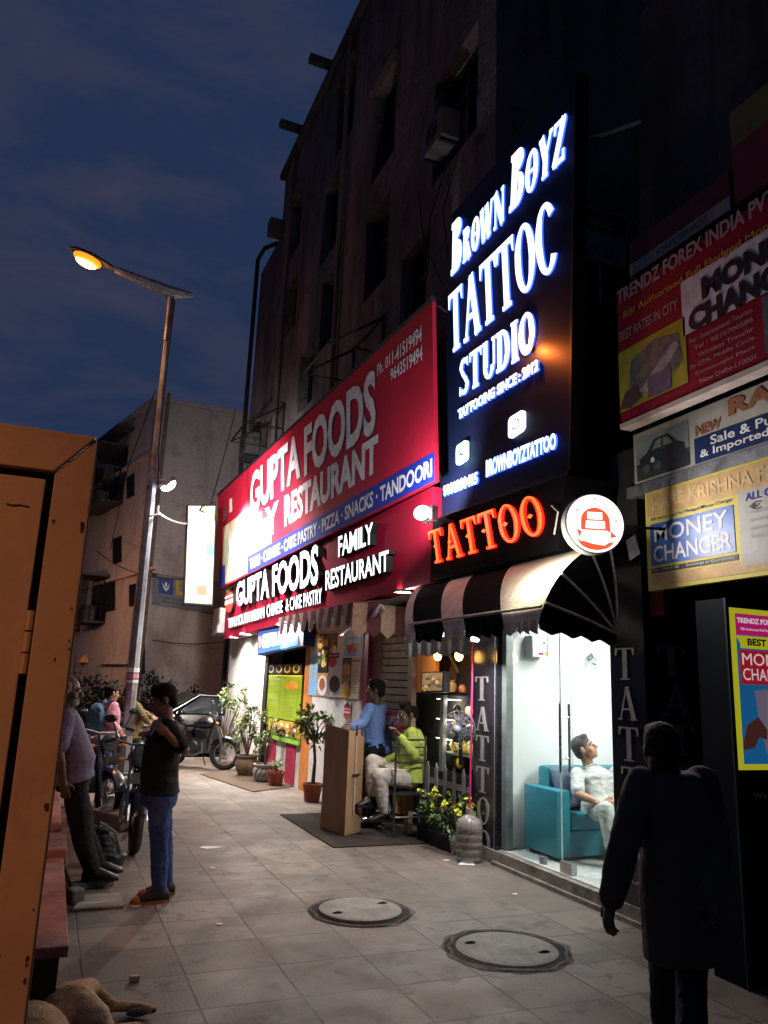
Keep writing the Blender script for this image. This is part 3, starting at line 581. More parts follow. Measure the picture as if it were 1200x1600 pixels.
# soffit with round downlights
zs = b.at(.5, 0).z
e0, e1 = b.at(0, 0), b.at(1, 0)
b.mb('soffit', mat('soffit_white', (.55, .53, .55), .6)).slab([e0-GN*.2+Vector((0, 0, .02)), e1-GN*.2+Vector((0, 0, .02)), e1-GN*.62+Vector((0, 0, .02)), e0-GN*.62+Vector((0, 0, .02))], (0, 0, 1), .05)
b.done(t)
def downlight(label, f, off0, en, r=.09, dz=-.0, aim=None):
    off = .05; p_ = e0.lerp(e1, f)-GN*off+Vector((0, 0, .018+dz)); dl = thing('downlight', label, 'lamp', p_, 'round downlights under the red fascia')
    MB().lathe(p_, [(r, -.035), (r, 0)], 20).lathe(p_, [(r+.02, -.037), (r+.02, -.03), (r, -.03)], 20).build('rim', wht, dl)
    MB().lathe(p_, [(r, -.03), (.001, -.03)], 20).build('diffuser', emi('downlight_glow', (1, .98, .95), 30), dl)
    lamp('SPOT', p_-Vector((0, 0, .06)), en*3.6, (1, .91, .80), dl, .1, p_+(aim or (-Vector((0, 0, 2))-GN*.25)), 146 if aim is None else 166)
downlight('round white downlight under the far left end of the red fascia', .07, .30, 120)
downlight('brightest round downlight under the red fascia above the pale wall', .17, .34, 150, .12)
downlight('round downlight under the red fascia beside the small awning', .42, .34, 165, aim=Vector((-1.3, -1.5, -1.7)))
downlight('round downlight under the red fascia nearest the black awning', .92, .3, 48, aim=Vector((-1.6, -1.6, -1.4)))
# ---------------- vertical box sign at the end of the banner
VP = PY(16.5)
b = Board(pq([(294, 789), (337, 789), (332, 945), (288, 942)], VP))
t = thing('box_sign', 'tall narrow lit cream box sign hanging at the banner end', 'sign', b.at(.5, 0))
b.body(emi('box_cream', (.95, .82, .36), .35, (.8, .75, .5)), .22)
b.rect('lit_panel', emi('box_white', (1, .98, .95), .9), .06, .42, .94, .93, .004); b.rect('lit_panel', MATS['box_white'], .4, .1, .93, .42, .004)
sb = emi('box_blue', (.15, .35, .8), .9); b.rect('blue_mark', sb, .70, .48, .98, .60, .007); b.rect('blue_mark', sb, .04, .50, .12, .58, .007)
b.text('lettering', emi('box_ink', (.25, .3, .5), .6), 'GUPTA FOODS', .06, .425, .96, .455, .008); b.text('lettering', emi('box_red', (.9, .18, .08), .8), 'VEG', .06+.38, .10, .72, .17, .008)
b.rect('red_mark', emi('box_red2', (.9, .25, .15), .7), .40, .085, .78, .185, .006)
for u in (0, 1): b.rect('frame', black_iron, u-.015, 0, u+.015, 1, .012, .23)
b.rect('frame', black_iron, -.015, .99, 1.015, 1.01, .014, .23); b.rect('frame', black_iron, -.015, -.012, 1.015, .004, .014, .23)
b.done(t)
# flood lamp over the banner end
p_ = ony(312, 798, 16.25); fl = thing('flood_lamp', 'small flood lamp on a short arm above the lit box sign', 'lamp', p_)
ar = ony(337, 785, 16.5); MB().tube([ar, p_+Vector((.05, .05, .12)), p_], .02, 6).build('arm', black_iron, fl)
aim = onp(378, 838, GP); lp = p_+Vector((.18, -.35, -.12)); d = (aim-lp).normalized()
rot = d.to_track_quat('-Z', 'Y').to_matrix(); MB().tube([p_, lp], .018, 6).build('arm', black_iron, fl)
MB().box(lp-d*.05, (.26, .16, .08), rot).build('housing', grey_metal, fl); MB().box(lp-d*.005, (.23, .13, .004), rot).build('lens', emi('flood_lens', (1, 1, 1), 25), fl)
lamp('SPOT', lp+d*.02, 1500, (1, .97, .92), fl, .08, aim, 120)
lamp('POINT', ony(312, 840, 16.05), 3, (1, .97, .92), fl, .1)
# second flood lamp, between banner and the black sign
p_ = onp(664, 803, (GP[0]+GN*.28, GN)); p_ = p_+Vector((0, .0, 0)); f2 = thing('flood_lamp', 'bright white flood lamp at the banner corner beside the black tattoo panel', 'lamp', p_)
aim = onp(655, 720, GP); d = Vector((.15, .35, .9)).normalized(); rot = d.to_track_quat('-Z', 'Y').to_matrix()
MB().box(p_-GN*.06, (.07, .24, .15)).build('housing', grey_metal, f2); MB().ell(p_+GN*.05+Vector((0, -.03, .0)), (.075, .12, .075)).build('lens', emi('flood_lens_b', (1, 1, 1), 6), f2, True)
MB().tube([p_-d*.05, p_-d*.05-GN*.4], .015, 6).build('arm', black_iron, f2)
lamp('SPOT', p_+GN*.14+d*.12, 190, (.95, .97, 1), f2, .06, aim, 140); lamp('POINT', p_+GN*.25, 1.5, (.95, .97, 1), f2, .06)
# ---------------- shop wall under the fascia
shop = thing('restaurant', 'white and red striped restaurant front under the maroon fascia', 'shop front', (4.0, 12, 0))
def pan(name, ma, x0, x1, y0, y1, th=.04, d=0, parent=None):
    """upright panel on the shop wall, by its left/right pixel columns and a height range read at its left column"""
    a = gw(x0, y1); c = gw(x1, y1); zb = a.z if y1 is not None else 0; zt = gw(x0, y0).z
    return MB().slab([Vector((a.x, a.y, zb))+WN*d, Vector((c.x, c.y, zb))+WN*d, Vector((c.x, c.y, zt))+WN*d, Vector((a.x, a.y, zt))+WN*d], -WN, th).build(name, ma, parent or shop)
def wallz(name, ma, xa, xb, z0, z1, th=.04, d=0, parent=None, yr=1100):
    a = gw(xa, yr); c = gw(xb, yr)
    return MB().slab([Vector((a.x, a.y, z0))+WN*d, Vector((c.x, c.y, z0))+WN*d, Vector((c.x, c.y, z1))+WN*d, Vector((a.x, a.y, z1))+WN*d], -WN, th).build(name, ma, parent or shop)
lightwall = mat('light_wall', (.66, .62, .58), .75, ns=4, na=.07, bump=.15, stain=(.48, .42, .38), ss=1.2)
wallz('pale_wall', lightwall, 353, 414, 0, 2.72, .3)
wallz('door_post', black_iron, 414, 419, 0, 2.6, .06, .06)
wallz('kitchen_recess', mat('kitchen_dark', (.05, .03, .025)), 419, 475, 1.9, 2.7, .05, -.3)
wallz('white_base', lightwall, 419, 473, 0, .80, .1)
brk = mat('red_stripe', (.42, .03, .07), .6, ns=12)
wallz('red_stripe', brk, 424, 436, .02, .80, .02, .012); wallz('red_stripe', brk, 452, 467, .02, .80, .02, .012)
wallz('orange_post', mat('orange_post', (.55, .20, .05), .6, ns=5), 475, 489, 0, 2.7, .1, .02)
wallz('white_wall', lightwall, 489, 571, 0, 1.62, .12, .02); wallz('white_wall', lightwall, 489, 571, 1.62, 2.7, .1, -.02)
wallz('maroon_post', mat('maroon_post', (.25, .02, .05), .5), 571, 577, 0, 2.7, .12, .05)
wallz('brown_side', mat('brown_panel', (.28, .19, .14), .6, ns=5), 577, 590, 0, 2.6, .1, -.03)
sh = MB(); a = gw(590, 1100)-WN*.06; c = gw(635, 1100)-WN*.06
for i in range(20):
    z = .75+i*.092; sh.slab([Vector((a.x, a.y, z)), Vector((c.x, c.y, z)), Vector((c.x, c.y, z+.078))+WN*.022, Vector((a.x, a.y, z+.078))+WN*.022], -WN, .02)
sh.build('slat_shutter', mat('cream_slat', (.52, .45, .33), .6, ns=6), shop)
wallz('brown_post', MATS['brown_panel'], 636, 643, 0, 2.6, .06, 0)
wallz('orange_panel', mat('orange_panel', (.62, .22, .04), .5, ns=3, na=.1), 644, 673, 1.62, 2.6, .05, -.05)
wallz('counter_back', mat('counter_back', (.16, .09, .06), .6, ns=5), 642, 742, 0, 2.7, .05, -.75)
wallz('counter_base', mat('counter_dark', (.03, .025, .025), .6), 642, 736, 0, .75, .3, -.25)
# menu boards
def poster_board(name, label, cat, q, ma, th=.03, d=.03):
    Q = [p_+WN*d for p_ in pq(q, GW)]
    zt = (Q[0].z+Q[1].z)/2; zb = (Q[2].z+Q[3].z)/2; Q[0].z = Q[1].z = zt; Q[2].z = Q[3].z = zb; Q[3].x, Q[3].y = Q[0].x, Q[0].y; Q[2].x, Q[2].y = Q[1].x, Q[1].y
    bb = Board(Q, WN); tt = thing(name, label, cat, bb.at(.5, 0)); bb.body(ma, th); return bb, tt
lime = mat('menu_lime', (.30, .40, .02), .5, ns=4, na=.1)
b, t = poster_board('menu_board', 'lime green menu board with tiny lines of print on the shop wall', 'menu board', [(420, 1055), (475, 1055), (474, 1122), (420, 1126)], lime)
org = mat('menu_orange', (.75, .30, .03), .5); mk = mat('menu_ink', (.10, .13, .02)); b.text('heading', mk, 'MENU LIST', .32, .93, .62, .97)
b.disc('orange_tint', org, .74, .77, .2, .1, .004); b.rect('yellow_edge', mat('menu_yellow', (.7, .6, .04)), .0, .97, 1, 1)
rr = random.Random(3); words = ['Veg Burger', 'Paneer Roll', 'Masala Dosa', 'Idli Sambar', 'Chole Bhature', 'Veg Thali', 'Cold Coffee', 'Hakka Noodles', 'Spring Roll', 'Fried Rice', 'Pav Bhaji', 'Samosa', 'Pastry', 'Pizza', 'Lassi', 'Tea']
for col in (0, 1):
    for i in range(17):
        z = .88-i*.05; w = rr.choice(words); b.text('print_line', mk, w, .05+col*.5, z, .05+col*.5+.028*len(w), z+.022, .005, 0); b.text('print_line', mk, str(rr.choice((30, 40, 50, 60, 80, 90))), .40+col*.5, z, .44+col*.5, z+.022, .005, 0)
b.rect('blue_bar', mat('menu_bar', (.35, .45, .40)), .08, .895, .42, .915, .004); b.rect('blue_bar', MATS['menu_bar'], .1, .42, .38, .44, .004); b.done(t)
FOOD = [mat('food_%s' % n, c, .5, ns=30, na=.3) for n, c in (('bread', (.55, .28, .08)), ('curry', (.42, .12, .03)), ('green', (.16, .28, .04)), ('dark', (.03, .018, .012)), ('cream', (.75, .66, .5)), ('gold', (.7, .42, .05)), ('plate', (.75, .74, .72)), ('sky', (.22, .50, .78)), ('red', (.55, .03, .04)))]
FB, FC, FG, FD, FE, FO, FP_, FS, FR = FOOD
def scatter(b, name, u0, v0, u1, v1, n, sd, cols, s0=.02, s1=.06, asp=1, d=.006):
    r_ = random.Random(sd)
    for i in range(n):
        u = r_.uniform(u0, u1); v = r_.uniform(v0, v1); s = r_.uniform(s0, s1); b.disc(name, r_.choice(cols), u, v, s*asp, s, d+i*.0004, 9, r_.uniform(0, 1), r_.uniform(0, 1)+6.2832)
b, t = poster_board('food_poster', 'long poster of snacks on plates below the lime green menu board', 'poster', [(421, 1126), (474, 1126), (470, 1158), (421, 1158)], FG)
b.rect('print_ground', FO, 0, .3, 1, 1); scatter(b, 'food_print', .06, .3, .94, .85, 42, 4, [FB, FE, FD, FG, FC, FP_], .05, .12, .45); b.rect('green_band', mat('lime_band', (.25, .5, .05)), 0, 0, 1, .2, .03); b.done(t)
b, t = poster_board('food_poster', 'narrow strip of drink glasses pictured above the lime green menu board', 'poster', [(420, 1038), (475, 1038), (475, 1053), (420, 1053)], FD)
for i in range(4): b.disc('food_print', (FP_, FE, FO, FO)[i], .14+i*.24, .5, .09, .42, .004+i*.0003); b.disc('food_print', FD, .14+i*.24, .55, .06, .3, .006+i*.0003)
b.done(t)
b, t = poster_board('food_poster', 'big food poster with burger, drinks and soup bowl on the white shop wall', 'poster', [(490, 992), (572, 985), (572, 1088), (490, 1091)], FP_)
b.rect('print_ground', FS, 0, .0, .17, .68); b.rect('print_ground', FE, 0, .68, .17, 1); b.rect('print_ground', FD, .17, .37, .55, 1, .003); b.rect('print_ground', FB, .17, 0, .40, .37, .003); b.rect('print_ground', FP_, .40, 0, .66, .60, .0045)
b.rect('print_ground', FO, .66, 0, .82, .15, .004); b.rect('print_ground', FD, .66, .15, .82, .6, .004); b.rect('print_ground', FE, .82, 0, .97, .6, .004); b.rect('print_ground', FS, .68, .62, .97, .92, .0055); b.rect('print_ground', FR, .97, 0, 1.0, 1, .005); b.rect('print_ground', FE, .55, .6, .68, .95, .005)
scatter(b, 'food_print', .18, .8, .36, .97, 16, 8, [FB, FO, FC], .02, .05, .8); scatter(b, 'food_print', .2, .5, .36, .72, 16, 9, [FO, FG, FB, FE], .02, .055, .8)
b.disc('bowl', FP_, .29, .17, .10, .16, .008); b.disc('bowl', FC, .29, .19, .06, .10, .009); b.disc('cup', FP_, .53, .33, .09, .10, .008); b.disc('cup', FD, .53, .20, .10, .13, .009); b.disc('cup', FP_, .55, .44, .05, .06, .010)
b.disc('burger', FB, .74, .40, .07, .12, .008); b.disc('burger', FC, .74, .29, .075, .06, .009); b.disc('burger', FG, .74, .26, .075, .035, .010); b.disc('burger', FB, .74, .15, .07, .10, .0105)
b.disc('noodle', FR, .48, .55, .08, .09, .009); b.disc('noodle', FE, .48, .72, .07, .08, .009); b.poly('noodle', FR, [(.4, .6), (.47, .9), (.5, .9), (.44, .6)], .010); b.rect('name_plate', FD, .38, .60, .60, .68, .011); b.text('name_plate', wht, 'Gupta Foods', .40, .62, .58, .66, .013)
for u in (.78, .87): b.disc('drink', FR, u, .74, .045, .08, .008); b.disc('drink', FP_, u, .83, .035, .04, .009)
for i in range(11): b.text('print_line', ink, rr.choice(words), .835, .48-i*.04, .955, .495-i*.04, .006, 0)
b.rect('heading', mat('pink_bar', (.6, .15, .15)), .83, .53, .96, .57, .0055); b.text('vertical_print', FO, 'TASTY', .04, .28, .12, .56, .006); b.done(t)
b, t = poster_board('small_sticker', 'diamond shaped red white and black sticker on the white shop wall', 'sticker', [(541, 1097), (552, 1097), (552, 1127), (541, 1127)], lightwall, .01, .03)
b.poly('band', FD, [(0, .78), (1, .78), (.5, 1)], .004); b.poly('band', FR, [(0, .22), (1, .22), (1, .78), (0, .78)], .003); b.poly('band', FG, [(0, .22), (.5, 0), (1, .22)], .004); b.rect('stripe', wht, 0, .42, 1, .50, .006); b.rect('stripe', wht, 0, .60, 1, .66, .006); b.done(t)
b, t = poster_board('small_sign', 'small red sign with white GUPTA letters between the two seated and standing men', 'sign', [(603, 1111), (634, 1111), (634, 1140), (603, 1140)], FR, .02, .03)
b.text('lettering', wht, 'GUPTA F', .04, .2, 1.0, .75, .005, .05); b.done(t)
# small lit box sign
q = pq([(402, 985), (474, 972), (474, 1009), (402, 1025)], (GW[0]+WN*.25, WN)); b = Board(q, WN)
t = thing('box_sign', 'small blue box sign with glowing white letters under the fascia', 'sign', b.at(.5, 0)); b.body(mat('box_navy', (.01, .03, .12), .4), .18)
b.rect('glow_panel', emi('box_glow', (.08, .22, .75), .7), .03, .08, .90, .94, .003); b.text('lettering', emi('box_letters', (.85, .93, 1), 5), 'GUPTA FOODS', .14, .24, .88, .80, .012, .03); b.disc('logo', emi('box_logo', (.8, .3, .25), 1.5), .075, .52, .035, .24, .01)
b.rect('end_cap', grey_metal, .955, 0, 1, 1, .004); b.done(t); MB().tube([b.at(.1, 0, -.1), b.at(.1, -.25, -.1), b.at(.1, -.25, -.22)], .012, 6).build('bracket', black_iron, t)
# small striped canopy
A0 = onp(462, 966, (GP[0]-GN*.05, GN)); A1 = onp(584, 945, (GP[0]-GN*.05, GN)); 
t = thing('striped_canopy', 'small brown and cream striped canopy with scalloped edge above the food posters', 'awning', (A0+A1)/2)
n = 18; mb = MB(); zt = (A0.z+A1.z)/2
tan = mat('canvas_tan', (.48, .38, .30), .85, ns=20, bump=.2); brn = mat('canvas_brown', (.13, .05, .06), .85, ns=20, bump=.2)
fo = GN*.28
for i in range(n):
    mb.k = i % 2; a = A0.lerp(A1, i/n); c = A0.lerp(A1, (i+1)/n); a.z = c.z = zt
    w = GN*(.02 if i % 2 else -.02); m_ = (a+c)/2
    mb.add([a-GN*.3+Vector((0, 0, .1)), c-GN*.3+Vector((0, 0, .1)), c+fo, a+fo], [(0, 1, 2, 3)])
    mb.add([a+fo, c+fo, c+fo+w+Vector((0, 0, -.24)), m_+fo+w+Vector((0, 0, -.30)), a+fo+w+Vector((0, 0, -.24))], [(0, 1, 2, 3, 4)])
e = A1.copy(); e.z = zt
for i in range(4):
    mb.k = i % 2; p0 = e+fo.lerp(-GN*.5, i/4); p1 = e+fo.lerp(-GN*.5, (i+1)/4); mb.add([p0, p1, p1+Vector((0, 0, -.34)), (p0+p1)/2+Vector((0, 0, -.42)), p0+Vector((0, 0, -.34))], [(0, 1, 2, 3, 4)])
mb.build('canvas', [tan, brn], t)
# crumpled plastic sheet between the canopies
q = [onp(x, y, GW)+WN*k for x, y, k in ((583, 992, .1), (640, 958, .35), (640, 966, .45), (584, 999, .5))]
mb = MB(); k = 9
for i in range(k+1):
    for j in range(5):
        p_ = bil([q[0], q[1], q[2], q[3]], i/k, j/4); mb.v.append(tuple(p_+Vector((0, 0, .05*noise.noise(p_*5)+.1*math.sin(j*.8)))))
for i in range(k):
    for j in range(4): mb.f.append([i*5+j, i*5+j+1, (i+1)*5+j+1, (i+1)*5+j]); mb.m.append(0)
o = mb.build('plastic_sheet', mat('plastic_sheet', (.6, .58, .66), .4, ns=6), None, True); so = o.modifiers.new('s', 'SOLIDIFY'); so.thickness = .01; tag(o, 'crumpled pale plastic sheet tied between the small canopy and the black awning', 'sheet')
b = Board(pq([(349, 952), (341, 952), (338, 992), (348, 990)], PY(17.4))); t = thing('air_conditioner', 'white outdoor air conditioner end seen left of the maroon fascia', 'air conditioner', b.at(.5, 0)); 
p_ = ony(345, 970, 17.35); MB().box(p_+Vector((-.02, .1, 0)), (.16, .6, .55)).build('case', white_paint, t, bevel=.015); MB().bx(p_.x-.2, p_.x+.5, p_.y+.1, p_.y+.15, p_.z-.34, p_.z-.29).bx(p_.x-.2, p_.x+.5, p_.y-.15, p_.y-.1, p_.z-.34, p_.z-.29).build('bracket', black_iron, t); sl = MB()
for i in range(8): sl.bx(p_.x-.105, p_.x-.098, p_.y-.15, p_.y+.35, p_.z-.22+i*.06, p_.z-.2+i*.06)
sl.build('grille', grey_metal, t)
# ================================================================== tattoo shop
PP = PX(3.85); PN = Vector((-1, 0, 0))
b = Board(pq([(709, 331), (897, 116), (888, 735), (688, 805)], PP), PN)
t = thing('led_sign', 'tall glossy black panel with glowing white BROWN BOYZ TATTOO STUDIO letters', 'sign', b.at(.5, 0))
navy = mat('panel_black', (.007, .011, .036), .5, .08, ns=2, na=.1)  # blue tint in the black stands in for the letters' glow
b.body(navy, .14); b.rect('frame', black_iron, -.012, 0, .0, 1, .004, .15); b.rect('frame', black_iron, 1.0, 0, 1.012, 1, .004, .15); b.rect('frame', black_iron, 0, -.012, 1, 0, .004, .15)
b.done(t)
WL = emi('led_white', (.80, .88, 1.0), 1.9); WB = emi('led_halo_side', (.05, .16, 1.0), 1.6)  # blue side glow imitates the bloom halo round the letters
dim = emi('led_white_small', (.80, .88, 1.0), 1.7)
def led(name, s, BL, BR, TL, caps=None, T=.19, tt=.09, ma=WL, gap=.05, pl=PP, d0=.010, d1=.026, par=t):
    f_ = line_fn(BL, BR, TL, pl, PN); o = serif(MB(), s, f_, d0, d1, caps, T, tt, gap).build('letter_side', WB, par); serif(MB(), s, f_, None, d1+.004, caps, T, tt, gap).build(name, ma, par); return o
sc = .62
led('lettering', 'BRoWN', (708, 433), (790.5, 346), (709.5, 352), [1, sc, sc, sc, sc], .28, .12, gap=.03)
led('lettering', 'BoYZ', (799, 335), (886, 249), (803, 246), [1, .72, .72, .72], .26, .115, gap=.03)
led('lettering', 'TATTOC', (706, 556), (879, 415), (704, 464), None, .225, .085, gap=.03)
led('lettering', 'STUDIO', (721, 622), (840, 547), (721, 565), None, .24, .10, gap=.04)
def ledtext(s, q, bold=.05, ma=dim):
    Q = [onp(x, y, PP) for x, y in q]; vs, fs, _ = txt_mesh(s, bold); solid2d(MB(), vs, fs, lambda u, v, d: bil(Q, u, v)+PN*d, .015, .035).build('letter_side', WB, t); return solid2d(MB(), vs, fs, lambda u, v, d: bil(Q, u, v)+PN*d, None, .037).build('lettering', ma, t)
ledtext('TATTOOING SINCE : 2012', [(720, 641), (846, 561), (846, 580), (720, 657)]); ledtext('9990210405', [(697, 760), (751, 737), (751, 757), (697, 777)]); ledtext('BROWNBOYZTATTOO', [(764, 720), (874, 676), (874, 702), (764, 747)])
def icon(q, ma, mark):
    Q = [onp(x, y, PP) for x, y in q]; vs = []
    for cx, cy, a in ((.8, .8, 0), (.2, .8, 90), (.2, .2, 180), (.8, .2, 270)): vs += [(cx+.2*math.cos(R(a+i*18)), cy+.2*math.sin(R(a+i*18))) for i in range(6)]
    o = solid2d(MB(), vs, [list(range(24))], lambda u, v, d: bil(Q, u, v)+PN*d, .015, .045).build('icon', ma, t)
    k = MB()
    for pts in mark: k.add([bil(Q, u, v)+PN*.048 for u, v in pts], [list(range(len(pts)))])
    k.build('icon_mark', mat('icon_dark', (.05, .05, .08)), o)
ring = lambda r0, r1, n=16: [[(.5+r*math.cos(6.2832*(i+k)/n), .5+r*math.sin(6.2832*(i+k)/n)) for r, k in ((r0, 0), (r1, 0), (r1, 1), (r0, 1))] for i in range(n)]
icon([(800, 655), (824, 640), (824, 672), (800, 688)], WL, ring(.2, .25)+[[(.72, .74), (.78, .74), (.78, .8), (.72, .8)]])
icon([(718, 698), (735, 687), (735, 718), (718, 729)], emi('led_green', (.45, 1, .80), 1.6), [[(.3, .7), (.4, .72), (.42, .58), (.55, .4), (.7, .36), (.68, .28), (.5, .3), (.34, .5)]])
# tiny red standby lamp glowing by the last letter of STUDIO
p_ = onp(833, 545, PP)+PN*.05; so_ = thing('glow_lamp', 'small orange glowing lamp beside the O of STUDIO', 'lamp', p_)
MB().ell(p_, (.03, .03, .03)).build('bulb', emi('orange_bulb', (1, .25, .05), 30), so_, True); MB().lathe(p_+Vector((.05, 0, 0)), [(.035, 0), (.02, -.03)], 12, (1, 0, 0)).build('holder', black_iron, so_); lamp('POINT', p_+PN*.07, 42, (1, .2, .03), so_, .03)
# red neon TATTOO box
RP = PX(3.70)
b = Board(pq([(676, 812), (885, 742), (872, 860), (674, 906)], RP), PN); t2 = thing('sign_box', 'black sign box with glowing red orange TATTOO letters above the awning', 'sign', b.at(.5, 0))
b.body(mat('box_black', (.006, .006, .007), .8, .03), .5); b.done(t2)
RL = emi('neon_red', (1, .13, .02), 2.1); RS = emi('neon_side', (1, .012, .004), 2.6)
fn = line_fn((679, 882), (858, 834), (673, 832), RP, PN)
mbr = MB(); serif(mbr, 'TATTOO', fn, .012, .032, None, .175, .10, .08); mbr.build('letter_side', RS, t2); m2_ = MB(); serif(m2_, 'TATTOO', fn, None, .036, None, .125, .06, .13); m2_.build('lettering', RL, t2)
core = MB(); serif(core, 'TATTOO', fn, .072, .074, None, .07, .03, .18); 
md = MB()
for i, u in enumerate((.065, .22, .40, .55, .73, .92)): md.add([fn(u+du, v, .038) for du, v in ((-.022, .5), (0, .56), (.022, .5), (0, .44))], [(0, 1, 2, 3)])
md.build('ornament', RL, t2)
MB().tube([onx(862, 790, 3.68), onx(872, 800, 3.66), onx(866, 835, 3.68)], .008, 5).build('loose_wire', white_paint, t2)
# striped awning with a hooded end
ZT, ZB = 2.86, 2.19; XT, XB = 3.93, 3.2
def prof(s): a = s*math.pi/2; return (XT-(XT-XB)*(.45*s+.55*math.sin(a)), ZB+(ZT-ZB)*(.45*(1-s)+.55*math.cos(a)))
tops = [(660, 918), (668, 917), (712, 907), (748, 899), (808, 885), (828, 880)]; bots = [(635, 990), (649, 989), (694, 986), (727, 984), (787, 981), (808, 980)]
yt = [onz(x, y, ZT).y for x, y in tops]; yt = [onx(x, y, XT).y for x, y in tops]; yb = [onx(x, y, XB).y for x, y in bots]
YE = 4.72
aw = thing('awning', 'black and cream striped awning with rounded hood end over the tattoo shop door', 'awning', (3.6, 6, ZB))
cb = mat('canvas_black', (.008, .008, .009), .9, .04, ns=20, bump=.2); cc = mat('canvas_cream', (.74, .66, .53), .85, ns=12, bump=.25, stain=(.62, .54, .42), ss=3)
mb = MB(); NS = 14
def strip(ya0, yb0, ya1, yb1, k, sub=4):
    mb.k = k
    for j in range(sub):
        for i in range(NS):
            q = []
            for (s, f) in ((i/NS, j/sub), ((i+1)/NS, j/sub), ((i+1)/NS, (j+1)/sub), (i/NS, (j+1)/sub)):
                X, Z = prof(s); y0 = ya0+(yb0-ya0)*s; y1 = ya1+(yb1-ya1)*s; q.append((X, y0+(y1-y0)*f, Z))
            mb.add(q, [(0, 1, 2, 3)])
        # scalloped valance
        y0 = yb0+(yb1-yb0)*j/sub; y1 = yb0+(yb1-yb0)*(j+1)/sub
        for h in range(6):
            f0, f1 = h/6, (h+1)/6; ph = lambda f: .075+.03*math.sin(math.pi*((j+f) % 1)) if True else 0
            wv = lambda f: .018*math.sin(6.28*(j+f)*.9)
            mb.add([(XB, y0+(y1-y0)*f0, ZB), (XB, y0+(y1-y0)*f1, ZB), (XB+wv(f1), y0+(y1-y0)*f1, ZB-ph(f1)), (XB+wv(f0), y0+(y1-y0)*f0, ZB-ph(f0))], [(0, 1, 2, 3)])
for i in range(5): strip(yt[i], yb[i], yt[i+1], yb[i+1], (1, 0, 1, 0, 1)[i], (1, 3, 2, 4, 1)[i])
strip(yt[5], yb[5], YE+.12, YE, 1, 3)
mb.build('canvas', [cb, cc], aw, True)
mb = MB(); pv = Vector((XT, YE+.05, ZB-.06)); edge = []
for i in range(NS+1):
    X, Z = prof(i/NS); edge.append(Vector((X, YE+.12-.12*i/NS, Z)))
K = 6
for i in range(NS):
    for k in range(K):
        f0, f1 = k/K, (k+1)/K; bul = lambda f: -.03*math.sin(math.pi*f)
        q = [edge[i].lerp(pv, f0), edge[i+1].lerp(pv, f0), edge[i+1].lerp(pv, f1), edge[i].lerp(pv, f1)]
        for j, f in enumerate((f0, f0, f1, f1)): q[j] = q[j]+Vector((0, bul(f), 0))
        mb.add(q, [(0, 1, 2, 3)])
for h in range(24):
    f0, f1 = h/24, (h+1)/24; A = Vector((XB, YE, ZB)); B = pv; z = lambda f: .08+.03*math.sin(math.pi*((f*4) % 1))
    a_, b_ = A.lerp(B, f0)+Vector((0, -.03*math.sin(math.pi*f0), .01)), A.lerp(B, f1)+Vector((0, -.03*math.sin(math.pi*f1), .01)); w0 = Vector((0, -.02*math.sin(f0*25), 0)); w1 = Vector((0, -.02*math.sin(f1*25), 0))
    mb.add([a_, b_, b_-Vector((0, 0, z(f1)))+w1, a_-Vector((0, 0, z(f0)))+w0], [(0, 1, 2, 3)])
mb.build('hood_end', cb, aw, True)
piping = mat('awning_pipe', (.60, .56, .46), .5, .4, ns=14, stain=(.35, .28, .2), ss=8)
for s in (0, .28, .62, .92):
    i = int(s*NS); e_ = edge[i]; MB().tube([e_+(pv-e_)*f+Vector((0, -.03*math.sin(math.pi*f)-.012, 0)) for f in [k/8 for k in range(9)]], .011, 6).build('rib', piping, aw, True)
X_, Z_ = prof(.90); MB().tube([(X_-.015, yb[0], Z_+.01), (X_-.015, yb[5], Z_+.01), (X_-.012, YE+.01, Z_+.01)], .013, 6).build('front_rail', piping, aw, True)
MB().tube([(XT-.02, yt[0], ZT+.01), (XT-.02, YE+.12, ZT+.01)], .014, 6).build('top_rail', piping, aw, True)
# back valance and tube light under the awning
t = thing('tube_light', 'lit white tube light fixed under the awning above the snack counter', 'lamp', (3.5, 7.2, 2.2)); a = onx(690, 992, 3.75); c = onx(746, 1000, 3.75)
MB().tube([a, c], .022, 10).build('tube', emi('tube_glow', (.95, .98, 1), 2.5), t); MB().tube([a+Vector((0, 0, .05)), c+Vector((0, 0, .05))], .03, 6).build('fitting', white_paint, t); lamp('AREA', (a+c)/2+Vector((.16, 0, -.16)), 45, (.95, .97, 1), t, .3, (a+c)/2-Vector((.0, 0, 1)))
a = onx(634, 997, 3.72); c = onx(735, 1020, 3.72); mb = MB()
for i in range(40):
    f0, f1 = i/40, (i+1)/40; z = lambda f: -.16-.035*abs(math.sin(f*12)); p0, p1 = a.lerp(c, f0), a.lerp(c, f1); p0.z = p1.z = 2.2
    mb.add([p0, p1, p1+Vector((.01*math.sin(f1*40), 0, z(f1))), p0+Vector((.01*math.sin(f0*40), 0, z(f0)))], [(0, 1, 2, 3)])
tag(mb.build('valance', mat('canvas_grey', (.30, .33, .33), .85, ns=15), None, True), 'grey scalloped cloth valance hanging above the snack counter bulbs', 'valance')
